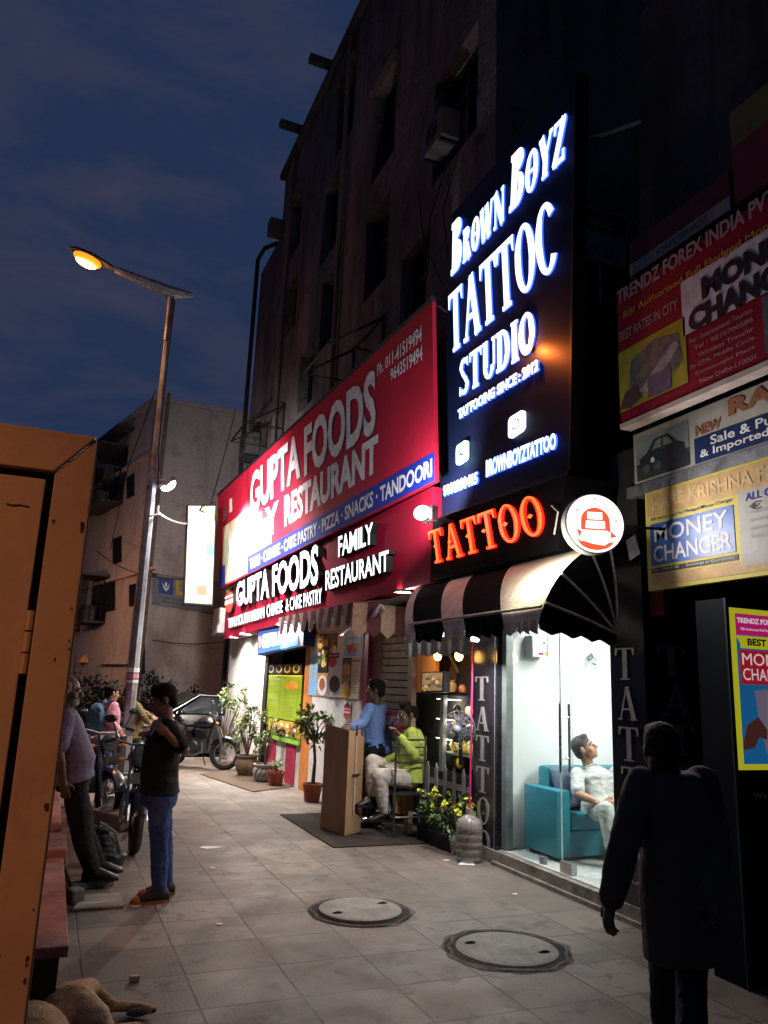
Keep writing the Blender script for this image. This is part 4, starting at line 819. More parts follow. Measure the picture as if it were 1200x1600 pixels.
# round blade sign
RC = ony(926, 820, 4.66); ys = thing('round_sign', 'round lit white sign with red hat emblem on a bracket above the awning', 'sign', RC)
rr_ = .225; AX = Vector((-.30, -1, .0)).normalized(); u_ = Vector((1, -.30, 0)).normalized(); v_ = Vector((0, 0, 1))
MB().lathe(RC, [(.001, .05), (rr_, .05), (rr_+.006, .04), (rr_+.006, -.05), (rr_, -.06), (.001, -.06)], 48, AX).build('rim', mat('sign_rim', (.45, .45, .45), .4), ys)
def rdisc(name, ma, pts, d): return MB().add([RC+AX*d+u_*x*rr_+v_*y*rr_ for x, y in pts], [list(range(len(pts)))]).build(name, ma, ys)
rdisc('face', emi('disc_white', (1, .95, .94), 1.7), [(math.cos(i*.1309)*.985, math.sin(i*.1309)*.985) for i in range(48)], .053)
EM = emi('disc_red', (1, .09, .035), 1.3); EW = MATS['disc_white']; e = MB()
def ep(pts, d): e.add([RC+AX*d+u_*x*rr_+v_*y*rr_ for x, y in pts], [list(range(len(pts)))])
ep([(.50*math.cos(R(a)), .08+.46*math.sin(R(a))) for a in range(0, 181, 12)]+[(-.50, -.2), (-.42, -.35), (.45, -.35), (.52, -.2)], .056)
ep([(-.66, -.22), (-.42, -.30), (-.50, -.62)], .056); ep([(.50, -.22), (.74, -.42), (.52, -.48)], .056)
ep([(.62*math.cos(R(a)), -.55+.36*math.sin(R(a))) for a in range(180, 361, 15)], .056)
for x, y in ((0, .84), (-.62, .42), (.72, .12)): ep([(x-.05, y+.03), (x+.05, y+.03), (x, y-.06)], .056)
e.build('emblem', EM, ys); e = MB()
ep([(-.28, .13), (.24, .13), (.24, .38), (-.28, .38)], .059); ep([(-.36, -.18), (.33, -.18), (.32, .08), (-.33, .08)], .059); ep([(-.56, -.62), (.58, -.62), (.42, -.24), (-.48, -.24)], .059); ep([(-.48, -.6), (.5, -.6), (.3, -.74), (-.1, -.70)], .059); e.build('emblem_bars', EW, ys)
MB().tube([RC+u_*rr_, RC+u_*(rr_+.5)], .012, 6).build('bracket', black_iron, ys); lamp('AREA', RC+AX*.07, 25, (1, .95, .90), ys, .44, RC+AX*2); lamp('POINT', RC+AX*.05-v_*.30+Vector((-.30, .35, .0)), 24, (1, .94, .78), ys, .1)  # point lamp set off the sign, added to brighten the cream awning
# facade pillars, door, room
gran = mat('black_granite', (.014, .014, .017), .16, .5, ns=50, na=.5); silver = mat('silver_letter', (.27, .245, .25), .45, .4, metal=.3, ns=30)
FX = 4.27
front = thing('tattoo_shop', 'black granite tattoo shop front with tall silver letters and glass door', 'shop front', (FX, 6.2, 0))
yA, yB = onx(737, 1340, FX).y, onx(775, 1330, FX).y            # left pillar
yC, yD = 5.27, 4.86                                            # right pillar
MB().bx(FX, FX+.145, yB, yA, 0, 2.75).bx(FX+.145, FX+.5, yB+.03, yA, 0, 2.75).build('pillar', gran, front); MB().bx(FX, FX+.48, yD, yC, 0, 2.75).build('pillar', gran, front)
MB().bx(FX+.05, FX+.3, yD+.01, yA, 2.32, 2.95).build('lintel', gran, front); MB().bx(FX-.02, FX+.3, yD, yA+.02, 2.95, 3.7).build('upper_panel', mat('dark_panel', (.02, .02, .022), .6), front)
MB().bx(FX+.06, FX+.14, yB-.09, yB-.002, .15, 2.3).build('door_jamb', mat('jamb_grey', (.22, .24, .23), .35, .5, metal=.5), front)
MB().bx(FX-.004, FX, yB+.03, yB+.04, .05, 2.6).build('edge_strip', silver, front)
def col_letters(s, rows, pl, n, name='lettering'):
    for c, (x0, x1, y0, y1) in zip(s, rows):
        serif(MB(), c, line_fn((x0, y1), (x1, y1+ (0 if n.y else 0)), (x0, y0), pl, n), .0005, .006, None, .17, .05).build(name, silver, front)
sl_ = lambda y, x0, x1: y
rowsL = [(743, 763, 1057, 1094), (744, 763.5, 1104, 1140.5), (744, 764, 1148, 1187), (745, 764, 1196, 1236), (746, 765, 1243, 1285), (748, 766, 1294, 1335)]
for c, (x0, x1, y0, y1) in zip('TATTOO', rowsL):
    a = onx(x0, y1, FX); c2 = onx(x1, y1, FX); zt = onx(x0, y0, FX).z; 
    serif(MB(), c, lambda u, v, d, a=a, c2=c2, zt=zt: Vector((FX-d, a.y+(c2.y-a.y)*u, a.z+(zt-a.z)*v)), .0005, .006, None, .17, .05).build('lettering', silver, front)
for c, (x0, x1, y0, y1) in zip('TATTOO', [(963, 993, 1013, 1062), (967, 997, 1073, 1124), (969, 1000, 1135, 1187), (973, 1003, 1197, 1248), (975, 1006, 1260, 1312), (978, 1009, 1324, 1376)]):
    a = onx(x0, y1, FX); c2 = onx(x1, y1, FX); zt = onx(x0, y0, FX).z
    serif(MB(), c, lambda u, v, d, a=a, c2=c2, zt=zt: Vector((FX-d, a.y+(c2.y-a.y)*u, a.z+(zt-a.z)*v)), .0005, .006, None, .17, .05).build('lettering', silver, front)
for c, (x0, x1, y0, y1) in zip('TATTOO', [(1028, 1071, 1008, 1057), (1036, 1080, 1069, 1118), (1042, 1086, 1132, 1182), (1047, 1091, 1196, 1246), (1052, 1096, 1260, 1310), (1056, 1100, 1324, 1376)]):
    a = ony(x0, y1, yD); c2 = ony(x1, y1, yD); zt = ony(x0, y0, yD).z
    serif(MB(), c, lambda u, v, d, a=a, c2=c2, zt=zt: Vector((a.x+(c2.x-a.x)*u, yD-d, a.z+(zt-a.z)*v)), .0005, .006, None, .17, .05).build('lettering', mat('dull_letter', (.16, .15, .16), .5), front)
stp = mat('step_stone', (.23, .20, .16), .7, ns=10, bump=.35, stain=(.10, .085, .07), ss=4)
MB().bx(FX-.02, 8, 3.9, yA-.02, .0, .125).build('step', stp, front); MB().bx(FX-.06, FX-.02, 4.2, yB+.0, 0, .035).build('step_ledge', stp, front)
# room
rw = mat('room_white', (.86, .86, .85), .6, ns=3, na=.03)
YR = yB+.02
MB().bx(FX+.146, 7.5, YR, YR+.008, .1, 3).build('room_wall', rw, front); MB().bx(7.5, 7.6, 2.5, YR, .1, 3).build('room_wall', rw, front); MB().bx(FX+.5, 7.5, 3.2, 3.3, .1, 3).build('room_wall', rw, front)
MB().bx(FX+.14, 7.5, 3.3, YR, 2.9, 3.0).build('room_ceiling', rw, front); MB().bx(FX+.05, 7.5, 3.3, YR, .125, .135).build('room_floor', mat('room_tile', (.5, .5, .48), .25, .5, ns=4, na=.06), front)
jn = MB()
for x in (FX+.95, FX+1.75, FX+2.55): jn.bx(x-.004, x+.004, YR-.003, YR, .14, 2.9)
jn.build('wall_joint', mat('joint_grey', (.5, .54, .54)), front)
# glass: fixed pane and door leaf
YM = onx(876, 1200, FX+.1).y
gl = glass('clear_glass', (.93, .97, .96))
fp = thing('glass_pane', 'fixed clear glass pane left of the tattoo shop door', 'glass pane', (FX+.1, (YM+yB)/2, .13)); MB().bx(FX+.095, FX+.105, YM, yB-.092, .14, 2.32).build('pane', gl, fp)
for z in (.16,): MB().bx(FX+.08, FX+.12, YM+.25, YM+.32, .135, .2).build('clamp', grey_metal, fp)
gd = thing('glass_door', 'clear glass door with long steel bar handle and floor hinge', 'glass door', (FX+.1, (YM+yC)/2, .13)); MB().bx(FX+.095, FX+.105, yC+.01, YM-.012, .15, 2.32).build('pane', gl, gd)
MB().bx(FX+.094, FX+.106, YM-.012, YM-.004, .15, 2.32).build('pane_edge', mat('glass_edge', (.55, .75, .72), .3), gd)
MB().bx(FX+.07, FX+.13, YM-.18, YM-.015, .14, .23).build('floor_hinge', mat('steel', (.5, .5, .5), .3, .5, .9, ns=40), gd)
steel = MATS['steel']
for sx in (-1, 1):
    h = MB(); X = FX+.1+sx*.05; y = YM-.07; h.tube([(X, y, .98), (X, y, 1.58)], .013, 10)
    for z in (1.10, 1.46): h.tube([(X, y, z), (FX+.1+sx*.006, y, z)], .01, 8)
    h.build('handle', steel, gd, True)
rl = thing('room_light', 'bright ceiling light panel inside the white tattoo shop room', 'lamp', (5.6, 4.7, 2.88)); MB().bx(5.0, 6.2, 4.2, 5.2, 2.86, 2.89).build('diffuser', emi('room_panel', (.95, 1, .98), 6), rl); MB().bx(4.97, 6.23, 4.17, 5.23, 2.875, 2.898).build('frame', white_paint, rl)
lamp('AREA', (5.3, 6.2, 2.84), 120, (1, 1, .96), rl, 1.0, (5.3, 6.5, 0)); lamp('AREA', (5.6, 4.9, 2.84), 120, (1, 1, .96), rl, .8, (3.0, 5.3, 0))
# wall box, camera dome, sofa, cushions
q = pq([(831, 993), (855, 993), (856, 1027), (832, 1026)], PY(YR-.14)); b = Board(q, (0, -1, 0)); t = thing('inverter_box', 'white wall box with small screen and red label inside the shop', 'wall box', b.at(.5, 0))
b.body(mat('box_white_plastic', (.72, .76, .80), .4, ns=3, na=.04), .13); b.rect('side_trim', mat('trim_grey', (.12, .13, .16), .5), -.03, 0, .03, 1, .003); b.rect('side_trim', MATS['trim_grey'], .97, 0, 1.03, 1, .003); b.rect('screen', ink, .70, .60, .84, .70, .004); b.rect('red_label', FR, .4, .10, .7, .2, .004); b.rect('yellow_label', FO, .8, .05, .95, .25, .004); b.done(t)
p_ = ony(928, 1022, YR-.1); t = thing('wall_fan', 'small white wall fan high inside the bright room', 'fan', p_); f = MB()
for r_ in (.06, .11, .15): f.torus(p_+Vector((0, -.06, 0)), r_, .005, (0, 1, 0), 24, 5)
f.build('guard', mat('fan_white', (.55, .6, .62), .5), t); bl_ = MB()
for a in range(3): bl_.slab([p_+Vector((math.cos(x)*r, -.05, math.sin(x)*r)) for x, r in ((a*2.09, .02), (a*2.09-.2, .13), (a*2.09+.5, .13))], (0, .01, 0), 1)
bl_.build('blades', mat('fan_blade', (.45, .55, .6), .5), t); MB().tube([p_+Vector((0, 0, 0)), p_+Vector((0, .1, -.05))], .03, 8).build('mount', MATS['fan_white'], t)
teal = mat('teal_leather', (.012, .17, .23), .38, .45, ns=35, na=.15, bump=.25, bs=160)
X0 = 4.53; Y1 = YR-.12; Y0 = 6.42
so = thing('sofa', 'teal leather sofa with square arm inside the tattoo shop room', 'sofa', (5.4, 6.8, .135))
MB().bx(X0, X0+.16, Y0, Y1, .17, .77).build('arm', teal, so, True, .025); MB().bx(6.6, 6.76, Y0, Y1, .17, .72).build('arm', teal, so, True, .025)
MB().bx(X0+.165, 6.595, Y1-.20, Y1, .17, .95).build('backrest', teal, so, True, .04); MB().bx(X0+.163, 6.597, Y0+.03, Y1-.245, .17, .40).build('base', teal, so, True, .012)
for x0, x1 in ((X0+.168, X0+1.07), (X0+1.08, 6.59)): MB().bx(x0, x1, Y0-.0, Y1-.245, .405, .56).build('seat_cushion', teal, so, True, .04)
for x in (X0+.06, 6.68):
    for y in (Y0+.06, Y1-.06): MB().tube([(x, y, .135), (x, y, .172)], .025, 8).build('leg', black_iron, so)
def cushion(label, c, rz, ry, ma, s=.40, th=.13):
    Rm = Matrix.Rotation(R(rz), 3, 'Z') @ Matrix.Rotation(R(ry), 3, 'X'); mb = MB(); n = 14; c = Vector(c)
    for sd in (-1, 1):
        b0 = len(mb.v)
        for i in range(n+1):
            for j in range(n+1):
                u, v = i/n*2-1, j/n*2-1; h = max(0, (1-u**4)*(1-v**4))**.5; pin = 1-.10*(1-abs(u*v))*max(abs(u), abs(v))**3
                mb.v.append(tuple(c+Rm @ Vector((u*s/2*pin, sd*th/2*h, v*s/2*pin))))
        for i in range(n):
            for j in range(n):
                f = [b0+i*(n+1)+j, b0+(i+1)*(n+1)+j, b0+(i+1)*(n+1)+j+1, b0+i*(n+1)+j+1]; mb.f.append(f if sd < 0 else f[::-1]); mb.m.append(0)
    tag(mb.build('cushion', ma, None, True), label, 'cushion', 'cushions on the teal sofa')
cushion('grey blue cushion lying in the corner of the teal sofa', (X0+.36, Y1-.28, .76), 8, -20, mat('slate_cloth', (.10, .13, .19), .7, ns=30, bump=.2), .42)
cushion('dark navy shiny cushion tucked behind the seated man', (X0+.55, Y1-.20, .70), -6, -14, mat('navy_satin', (.012, .016, .035), .35, .5, ns=12, bump=.3), .40)
# ================================================================== money changer signs and dark corner at right
MB_ = MB().bx(4.752, 5.0, -3, yD+.3, 0, 2.7); dk = thing('dark_shop', 'unlit black shop front at the far right behind the walking man', 'shop front', (4.75, 2, 0))
MB_.build('wall', mat('black_wall', (.012, .012, .013), .6, ns=5), dk); MB().bx(4.40, 4.95, -3, 4.855, 2.7, 8).build('upper_wall', darkp, dk)
MB().bx(4.69, 4.749, 4.0, 4.12, .1, 2.3).build('red_post', mat('dull_red', (.25, .02, .02), .6), dk)
rp = [onx(x, y, 4.36) for x, y in ((962, 770), (1012, 760), (1016, 1000), (966, 1000))]; MB().bx(4.34, 4.399, 4.70, 4.98, 2.3, 3.35).build('red_pillar', mat('pillar_red', (.22, .02, .02), .7, ns=8, stain=(.1, .02, .02)), dk)
tag(MB().slab(pq([(978, 845), (992, 835), (1000, 865), (984, 876)], PX(4.22)), (1, 0, 0), .002).build('paper_flyer', wht), 'small tilted white paper flyer on the dark column beside the awning', 'paper')
def board(name, label, cat, q, X, ma, th=.05):
    Q = pq(q, PX(X)); zt = (Q[0].z+Q[1].z)/2; zb = (Q[2].z+Q[3].z)/2; y0 = (Q[0].y+Q[3].y)/2; y1 = (Q[1].y+Q[2].y)/2
    Q = [Vector((X, y0, zt)), Vector((X, y1, zt)), Vector((X, y1, zb)), Vector((X, y0, zb))]; bb = Board(Q, PN); tt = thing(name, label, cat, bb.at(.5, 0)); bb.body(ma, th); bb.pl = PX(X); return bb, tt
yel = mat('vinyl_yellow', (.60, .50, .10), .55, ns=3, na=.1); vor = mat('vinyl_orange', (.52, .33, .14), .55); vbl = mat('vinyl_blue', (.02, .10, .42), .4, .5); vgr = mat('vinyl_grey', (.42, .40, .38), .5, ns=4, stain=(.34, .32, .3), ss=3)
b, t = board('sign_board', 'yellow money changer sign board with blue box, lowest of the stacked boards', 'sign', [(1008, 772), (1290, 685), (1290, 884), (1013, 925)], 4.2, yel)
def U(x): return (onx(x, 800, 4.2).y-b.q[0].y)/(b.q[1].y-b.q[0].y)
uu = U(1155); b.rect('panel_print', vor, .015, .74, 1, .98); b.rect('panel_print', vor, .02, .04, 1, .15); b.rect('panel_print', vgr, uu, .10, 1, .76, .004)
b.rect('blue_box', vbl, .03, .24, uu-.03, .66, .004); b.rect('ink_strip', ink, .03, .165, uu-.02, .215, .004); b.text('lettering', wht, 'Tel.: 23414100  -  Exchange of Currencies', .04, .175, uu-.04, .205, .006, 0)
b.text('lettering', wht, 'MONEY', .06, .47, uu-.06, .63, .007, .012); b.text('lettering', wht, 'CHANGER', .05, .27, uu-.045, .43, .007, .012)
b.text('heading', mat('pale_gold', (.62, .42, .22), .5), 'HARE KRISHNA FOREX', .05, .80, 1.25*.78, .93, .006, .03); b.text('small_lettering', mat('dark_blue_ink', (.02, .03, .2)), 'RBI Authorised Full Fledged Money Changer', .04, .685, uu-.03, .725, .006, .01)
b.text('small_lettering', MATS['dark_blue_ink'], 'ALL CURRENCY', uu+.04, .66, .99, .73, .006, .03)
for i in range(4): b.rect('note_print', mat('note_print', (.30, .31, .30), .6, ns=20), uu+.06, .54-i*.07, .96-.04*i, .565-i*.07, .006)
b.text('note_mark', ink, '€ $ £', uu+.06, .56, uu+.30, .64, .007); b.rect('blue_note', mat('note_blue', (.25, .30, .45), .6, ns=12), uu+.22, .16, 1, .30, .007); b.text('note_mark', ink, '50', uu+.30, .24, uu+.42, .29, .009); b.done(t)
b, t = board('sign_board', 'grey sign board with an old car picture, second of the stacked boards', 'sign', [(990, 690), (1290, 545), (1290, 672), (992, 765)], 4.22, mat('vinyl_pale', (.42, .40, .34), .5, ns=3, stain=(.34, .32, .27), ss=2))
uu = (onx(1083, 700, 4.22).y-b.q[0].y)/(b.q[1].y-b.q[0].y)
b.rect('picture', mat('photo_grey', (.20, .22, .22), .5, ns=4), .02, .12, uu-.02, .88, .004); b.rect('picture_ground', mat('photo_dark', (.035, .04, .04)), .02, .12, uu-.02, .42, .005)
w = uu-.04; cx = lambda f: .02+w*f
cardk = mat('photo_car', (.03, .035, .04), .5)
b.poly('car_print', cardk, [(cx(.08), .32), (cx(.06), .50), (cx(.22), .58), (cx(.36), .78), (cx(.62), .80), (cx(.80), .60), (cx(.92), .54), (cx(.95), .34), (cx(.7), .26), (cx(.3), .24)], .006)
b.poly('window_print', MATS['photo_grey'], [(cx(.32), .60), (cx(.40), .74), (cx(.50), .75), (cx(.50), .60)], .007); b.poly('window_print', MATS['photo_grey'], [(cx(.54), .60), (cx(.54), .75), (cx(.62), .74), (cx(.72), .60)], .007)
for f in (.2, .42): b.disc('wheel_print', mat('photo_wheel', (.08, .09, .09)), cx(f), .30, .022, .08, .008)
b.disc('lamp_print', wht, cx(.33), .42, .012, .05, .009); b.text('heading', mat('rust_letter', (.28, .11, .06), .6), 'NEW', uu+.02, .55, uu+.16, .72, .006, .04); b.text('heading', MATS['rust_letter'], 'RAJIV', uu+.20, .60, .98, .95, .006, .05)
b.rect('blue_box', mat('vinyl_navy', (.015, .03, .10), .4), uu+.01, .10, 1, .52, .005); b.text('lettering', wht, 'Sale & Purchase', uu+.10, .33, .99, .48, .008, .02); b.text('lettering', wht, '& Imported Car on', uu+.04, .14, .99, .30, .008, .02); b.done(t)
MB().bx(4.20, 4.39, 2.4, 4.92, 3.26, 3.35).build('metal_rail', grey_metal, t)
b, t = board('sign_board', 'dark red forex sign board with yellow picture, topmost readable of the stacked boards', 'sign', [(963, 470), (1300, 232), (1300, 508), (972, 678)], 4.0, mat('vinyl_red', (.24, .008, .025), .6, .15, ns=3, na=.1), .1)
y0_, y1_ = b.q[0].y, b.q[1].y
def UV(x, y): p_ = onx(x, y, 4.0); return ((p_.y-y0_)/(y1_-y0_), (p_.z-b.q[3].z)/(b.q[0].z-b.q[3].z))
def tx(nm, ma, s, x0, ya, x1, yb_, h, d=.006, bold=.03):   # baseline from (x0,ya) to (x1,..), height h px at left
    u0, v0 = UV(x0, ya); u1, _ = UV(x1, yb_); v1 = UV(x0, ya-h)[1]; b.text(nm, ma, s, u0, v0, u1, v1, d, bold)
pk = mat('pale_pink', (.34, .24, .26), .6); og = mat('gold_letter', (.50, .25, .03), .5)
tx('heading', pk, 'TRENDZ FOREX INDIA PVT', 965, 478, 1215, 330, 22); tx('lettering', og, 'RBI Authorised Full Fledged Money', 975, 502, 1225, 360, 14, .006, .015); tx('lettering', pk, 'BEST RATES IN CITY', 969, 535, 1060, 486, 15, .006, .02)
u0, v0 = UV(970, 655); u1, v1 = UV(1070, 490); b.rect('yellow_picture', mat('picture_yellow', (.36, .32, .03), .6), u0, .10, u1, v1-.02, .004)
nt_ = mat('note_green', (.10, .13, .13), .6, ns=12, na=.5); nl = mat('note_light', (.26, .28, .30), .6, ns=12, na=.4)
du = u1-u0; P2 = lambda f, g: (u0+du*f, .10+(v1-.12)*g)
b.poly('banknotes', nt_, [P2(.15, .2), P2(.2, .75), P2(.55, .92), P2(.9, .8), P2(.95, .35), P2(.6, .1)], .006); b.poly('banknotes', nl, [P2(.3, .2), P2(.85, .72), P2(.92, .62), P2(.5, .1)], .008); b.poly('hand_print', mat('photo_hand', (.09, .05, .05)), [P2(0, .05), P2(.1, .3), P2(.3, .32), P2(.35, .1), P2(.2, 0)], .008); b.rect('banknotes', mat('note_violet', (.12, .11, .2)), *P2(.45, .02), *P2(.78, .36), .009)
ux, vx = UV(1068, 520); b.rect('white_box', mat('box_lilac', (.62, .56, .60), .6), ux, .42, 1, .80, .004); tx('lettering_black', ink, 'MONEY', 1098, 470, 1260, 372, 36, .008, .06); tx('lettering_black', ink, 'CHANGER', 1078, 522, 1280, 398, 36, .008, .06)
for i, s in enumerate(('For : International Tourists', 'Tel : 9810700586', 'Wireless Transfer', 'M-27/4, Middle Circle', 'Connaught Place', 'New Delhi-110001')): b.text('small_lettering', pk, s, ux+.03+.02*(i % 3), .345-i*.058, ux+.32, .375-i*.058, .006, .005)
b.rect('banknote_print', mat('note_teal', (.07, .11, .13), .5, ns=18, na=.4), ux+.36, .06, ux+.60, .40, .006); b.disc('note_portrait', ink, ux+.48, .24, .05, .08, .008); b.rect('bottom_trim', mat('trim_pale', (.5, .4, .38)), 0, -.02, 1, .015, .012, .11); b.done(t)
# unlit boards higher up
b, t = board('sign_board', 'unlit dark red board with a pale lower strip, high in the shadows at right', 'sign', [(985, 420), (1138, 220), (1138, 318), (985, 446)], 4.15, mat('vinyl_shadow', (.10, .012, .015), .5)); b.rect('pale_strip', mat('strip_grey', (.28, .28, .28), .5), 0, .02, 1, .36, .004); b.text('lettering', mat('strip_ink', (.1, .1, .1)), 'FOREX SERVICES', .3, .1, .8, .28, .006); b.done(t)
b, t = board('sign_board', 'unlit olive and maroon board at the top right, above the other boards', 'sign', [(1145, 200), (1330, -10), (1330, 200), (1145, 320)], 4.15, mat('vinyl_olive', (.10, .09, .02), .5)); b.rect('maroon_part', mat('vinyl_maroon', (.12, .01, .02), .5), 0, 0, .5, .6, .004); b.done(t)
Q = pq([(902, 318), (982, 338), (978, 420), (900, 400)], PY(5.6)); b = Board(Q, (0, -1, 0)); t = thing('sign_board', 'small unlit pale board hanging just right of the white tattoo sign', 'sign', b.at(.5, 0)); b.body(mat('vinyl_blue_grey', (.20, .24, .28), .5), .04); b.rect('dark_band', ink, .1, .55, .95, .95, .004); b.text('lettering', mat('dull_blue', (.06, .1, .18)), 'TRAVELS', .12, .1, .85, .3, .005, .03); b.text('small_lettering', MATS['strip_grey'], 'TOURS', .2, .62, .7, .82, .006, .02); b.done(t)
MB().tube([b.at(.45, 0, .01), b.at(.5, -.8, .01)], .02, 6).build('hanger', grey_metal, t)
cable('pale pipe running slantwise out of the dark recess at upper right', [ony(912, 218, 5.2), ony(950, 208, 5.1), onx(1000, 190, 4.2)], .018, mat('dull_pipe', (.25, .25, .26)))
# lit kiosk poster
PYY = PY(3.8); P0 = ony(1137, 949, 3.8); P1 = ony(1155, 1203, 3.8)
kx = thing('poster_stand', 'dark blue stand holding a bright yellow edged money changer poster', 'poster stand', (4.5, 3.7, 0)); MB().bx(P0.x-.03, 5.0, 3.793, 4.05, 0, P0.z+.06).build('stand', mat('stand_blue', (.004, .007, .011), .7, .1, ns=5), kx)
MB().bx(P0.x-.035, P0.x-.015, 3.785, 3.80, 0, P0.z+.06).build('edge_trim', mat('trim_blue', (.02, .035, .045), .5), kx)
xr = P0.x+.62; b = Board([Vector((P0.x, 3.788, P0.z)), Vector((xr, 3.788, P0.z)), Vector((xr, 3.788, P1.z)), Vector((P0.x, 3.788, P1.z))], (0, -1, 0))
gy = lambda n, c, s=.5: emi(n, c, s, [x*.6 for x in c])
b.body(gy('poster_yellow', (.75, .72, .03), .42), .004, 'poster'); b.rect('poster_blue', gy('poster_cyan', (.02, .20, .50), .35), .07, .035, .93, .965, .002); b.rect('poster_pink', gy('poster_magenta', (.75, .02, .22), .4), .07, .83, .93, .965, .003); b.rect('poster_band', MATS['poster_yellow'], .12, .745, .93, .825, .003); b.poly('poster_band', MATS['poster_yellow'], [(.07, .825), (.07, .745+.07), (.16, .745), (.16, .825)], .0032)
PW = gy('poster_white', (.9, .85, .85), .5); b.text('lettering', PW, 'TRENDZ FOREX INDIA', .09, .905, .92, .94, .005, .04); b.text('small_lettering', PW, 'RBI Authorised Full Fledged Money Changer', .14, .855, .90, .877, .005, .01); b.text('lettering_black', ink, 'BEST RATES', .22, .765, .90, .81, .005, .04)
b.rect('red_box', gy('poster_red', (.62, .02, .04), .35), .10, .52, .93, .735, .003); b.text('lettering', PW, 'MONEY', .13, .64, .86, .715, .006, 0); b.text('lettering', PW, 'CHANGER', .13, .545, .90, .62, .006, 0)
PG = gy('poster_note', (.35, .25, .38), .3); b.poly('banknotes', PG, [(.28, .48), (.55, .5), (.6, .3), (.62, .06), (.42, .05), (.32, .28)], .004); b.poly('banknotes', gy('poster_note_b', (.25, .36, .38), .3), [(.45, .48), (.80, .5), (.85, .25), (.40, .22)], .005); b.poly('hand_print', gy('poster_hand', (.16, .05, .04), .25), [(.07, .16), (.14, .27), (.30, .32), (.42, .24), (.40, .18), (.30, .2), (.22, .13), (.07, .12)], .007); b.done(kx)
b2 = MB(); vs, fs, _ = txt_mesh('Want  Cash', .01); 
solid2d(b2, vs, fs, lambda u, v, d: Vector((P0.x+.10+.4*u, 3.789-d, P1.z-.17+.035*v)), None, .003).build('lettering', mat('stand_ink', (.35, .35, .35)), kx)
# ================================================================== street lamp
galv = mat('galvanised', (.26, .27, .28), .5, .5, .6, ns=9, na=.2, stain=(.17, .15, .14), ss=3)
def street_lamp(label, base, top, head_end, stub, en, aim=None, cone=None, glow=0):
    t = thing('street_lamp', label, 'street lamp', base, 'street lamps with an orange lamp'); base = Vector(base); top = Vector(top); hd = Vector(head_end); stub = Vector(stub)
    n8 = MB(); n8.tube([base, base.lerp(top, .55), top], [.098, .070, .048], 8); n8.build('pole', galv, t, True)
    MB().box(base+Vector((0, 0, .02)), (.42, .42, .05)).build('base_plate', galv, t); MB().bx(base.x-.08, base.x+.08, base.y-.135, base.y-.118, base.z+.6, base.z+1.0).build('hatch', galv, t)
    MB().tube([top-Vector((0, 0, .9)), top+Vector((0, 0, .05))], .062, 10).build('collar', galv, t, True)
    d = (hd-top).normalized(); am = MB(); am.tube([stub, top+Vector((0, 0, .06)), top.lerp(hd, .56)], [.05, .125, .06], 8).build('arm', galv, t, True)
    u = Vector((0, 0, 1)); s_ = d.cross(u).normalized(); L = (hd-top).length*.42; rings = []
    for f, w, h in ((0, .05, .05), (.18, .10, .07), (.5, .15, .095), (.82, .13, .08), (1, .05, .04)):
        c = hd-d*L*(1-f); rings.append([c+s_*w*math.cos(a)+u*h*(math.sin(a) if math.sin(a) > 0 else .35*math.sin(a)) for a in [2*math.pi*i/16 for i in range(16)]])
    MB().loft(rings).build('lamp_head', mat('lamp_dark', (.03, .03, .03), .6), t, True)
    MB().ell(hd-d*L*.42-u*.05, (.25, .14, .11), Matrix((d, s_, u)).transposed()).build('lamp_lens', emi('sodium_rim', (1, .20, .01), 2.2), t, True); MB().ell(hd-d*L*.40-u*.115, (.19, .10, .085), Matrix((d, s_, u)).transposed()).build('lamp_core', emi('sodium', (1, .55, .14), 12), t, True)
    lamp('SPOT' if cone else 'POINT', hd-d*L*.4-u*.22, en, (1, .42, .17), t, .15, aim, cone)
    if glow: lamp('POINT', hd-d*L*.4-u*.30, glow, (1, .36, .09), t, .12)
    return t, base, top
Yp = 13.45; pb = ony(190, 1228, Yp); pb.z = .14
pt_, PB, PT = street_lamp('tall tapered street lamp with glowing orange head against the dusk sky', pb, ony(268, 462, Yp), ony(108, 388, Yp), ony(300, 461, Yp), 900, Vector((-.7, 17.2, 0)), 142, 60)
for z0, z1, ma in ((1.46, 1.50, 'w'), (1.54, 1.60, 'p'), (1.63, 1.70, 'w')):
    f0, f1 = z0/PT.z, z1/PT.z; MB().tube([PB.lerp(PT, f0), PB.lerp(PT, f1)], [.096, .095], 8).build('sticker_band', wht if ma == 'w' else mat('pink_band', (.55, .2, .3)), pt_)
street_lamp('street lamp out of view behind the camera lighting the yellow panel', (-5.0, -3.0, 0), (-5.0, -3.0, 6.0), (-3.5, -2.8, 6.3), (-5.3, -3.1, 6.05), 1050, (-1.1, 3.2, .3), 39)
street_lamp('street lamp further down the street hidden behind the yellow panel', (-2.6, 24.5, -.06), (-2.6, 24.5, 4.2), (-1.5, 24.4, 4.4), (-2.9, 24.5, 4.25), 230)
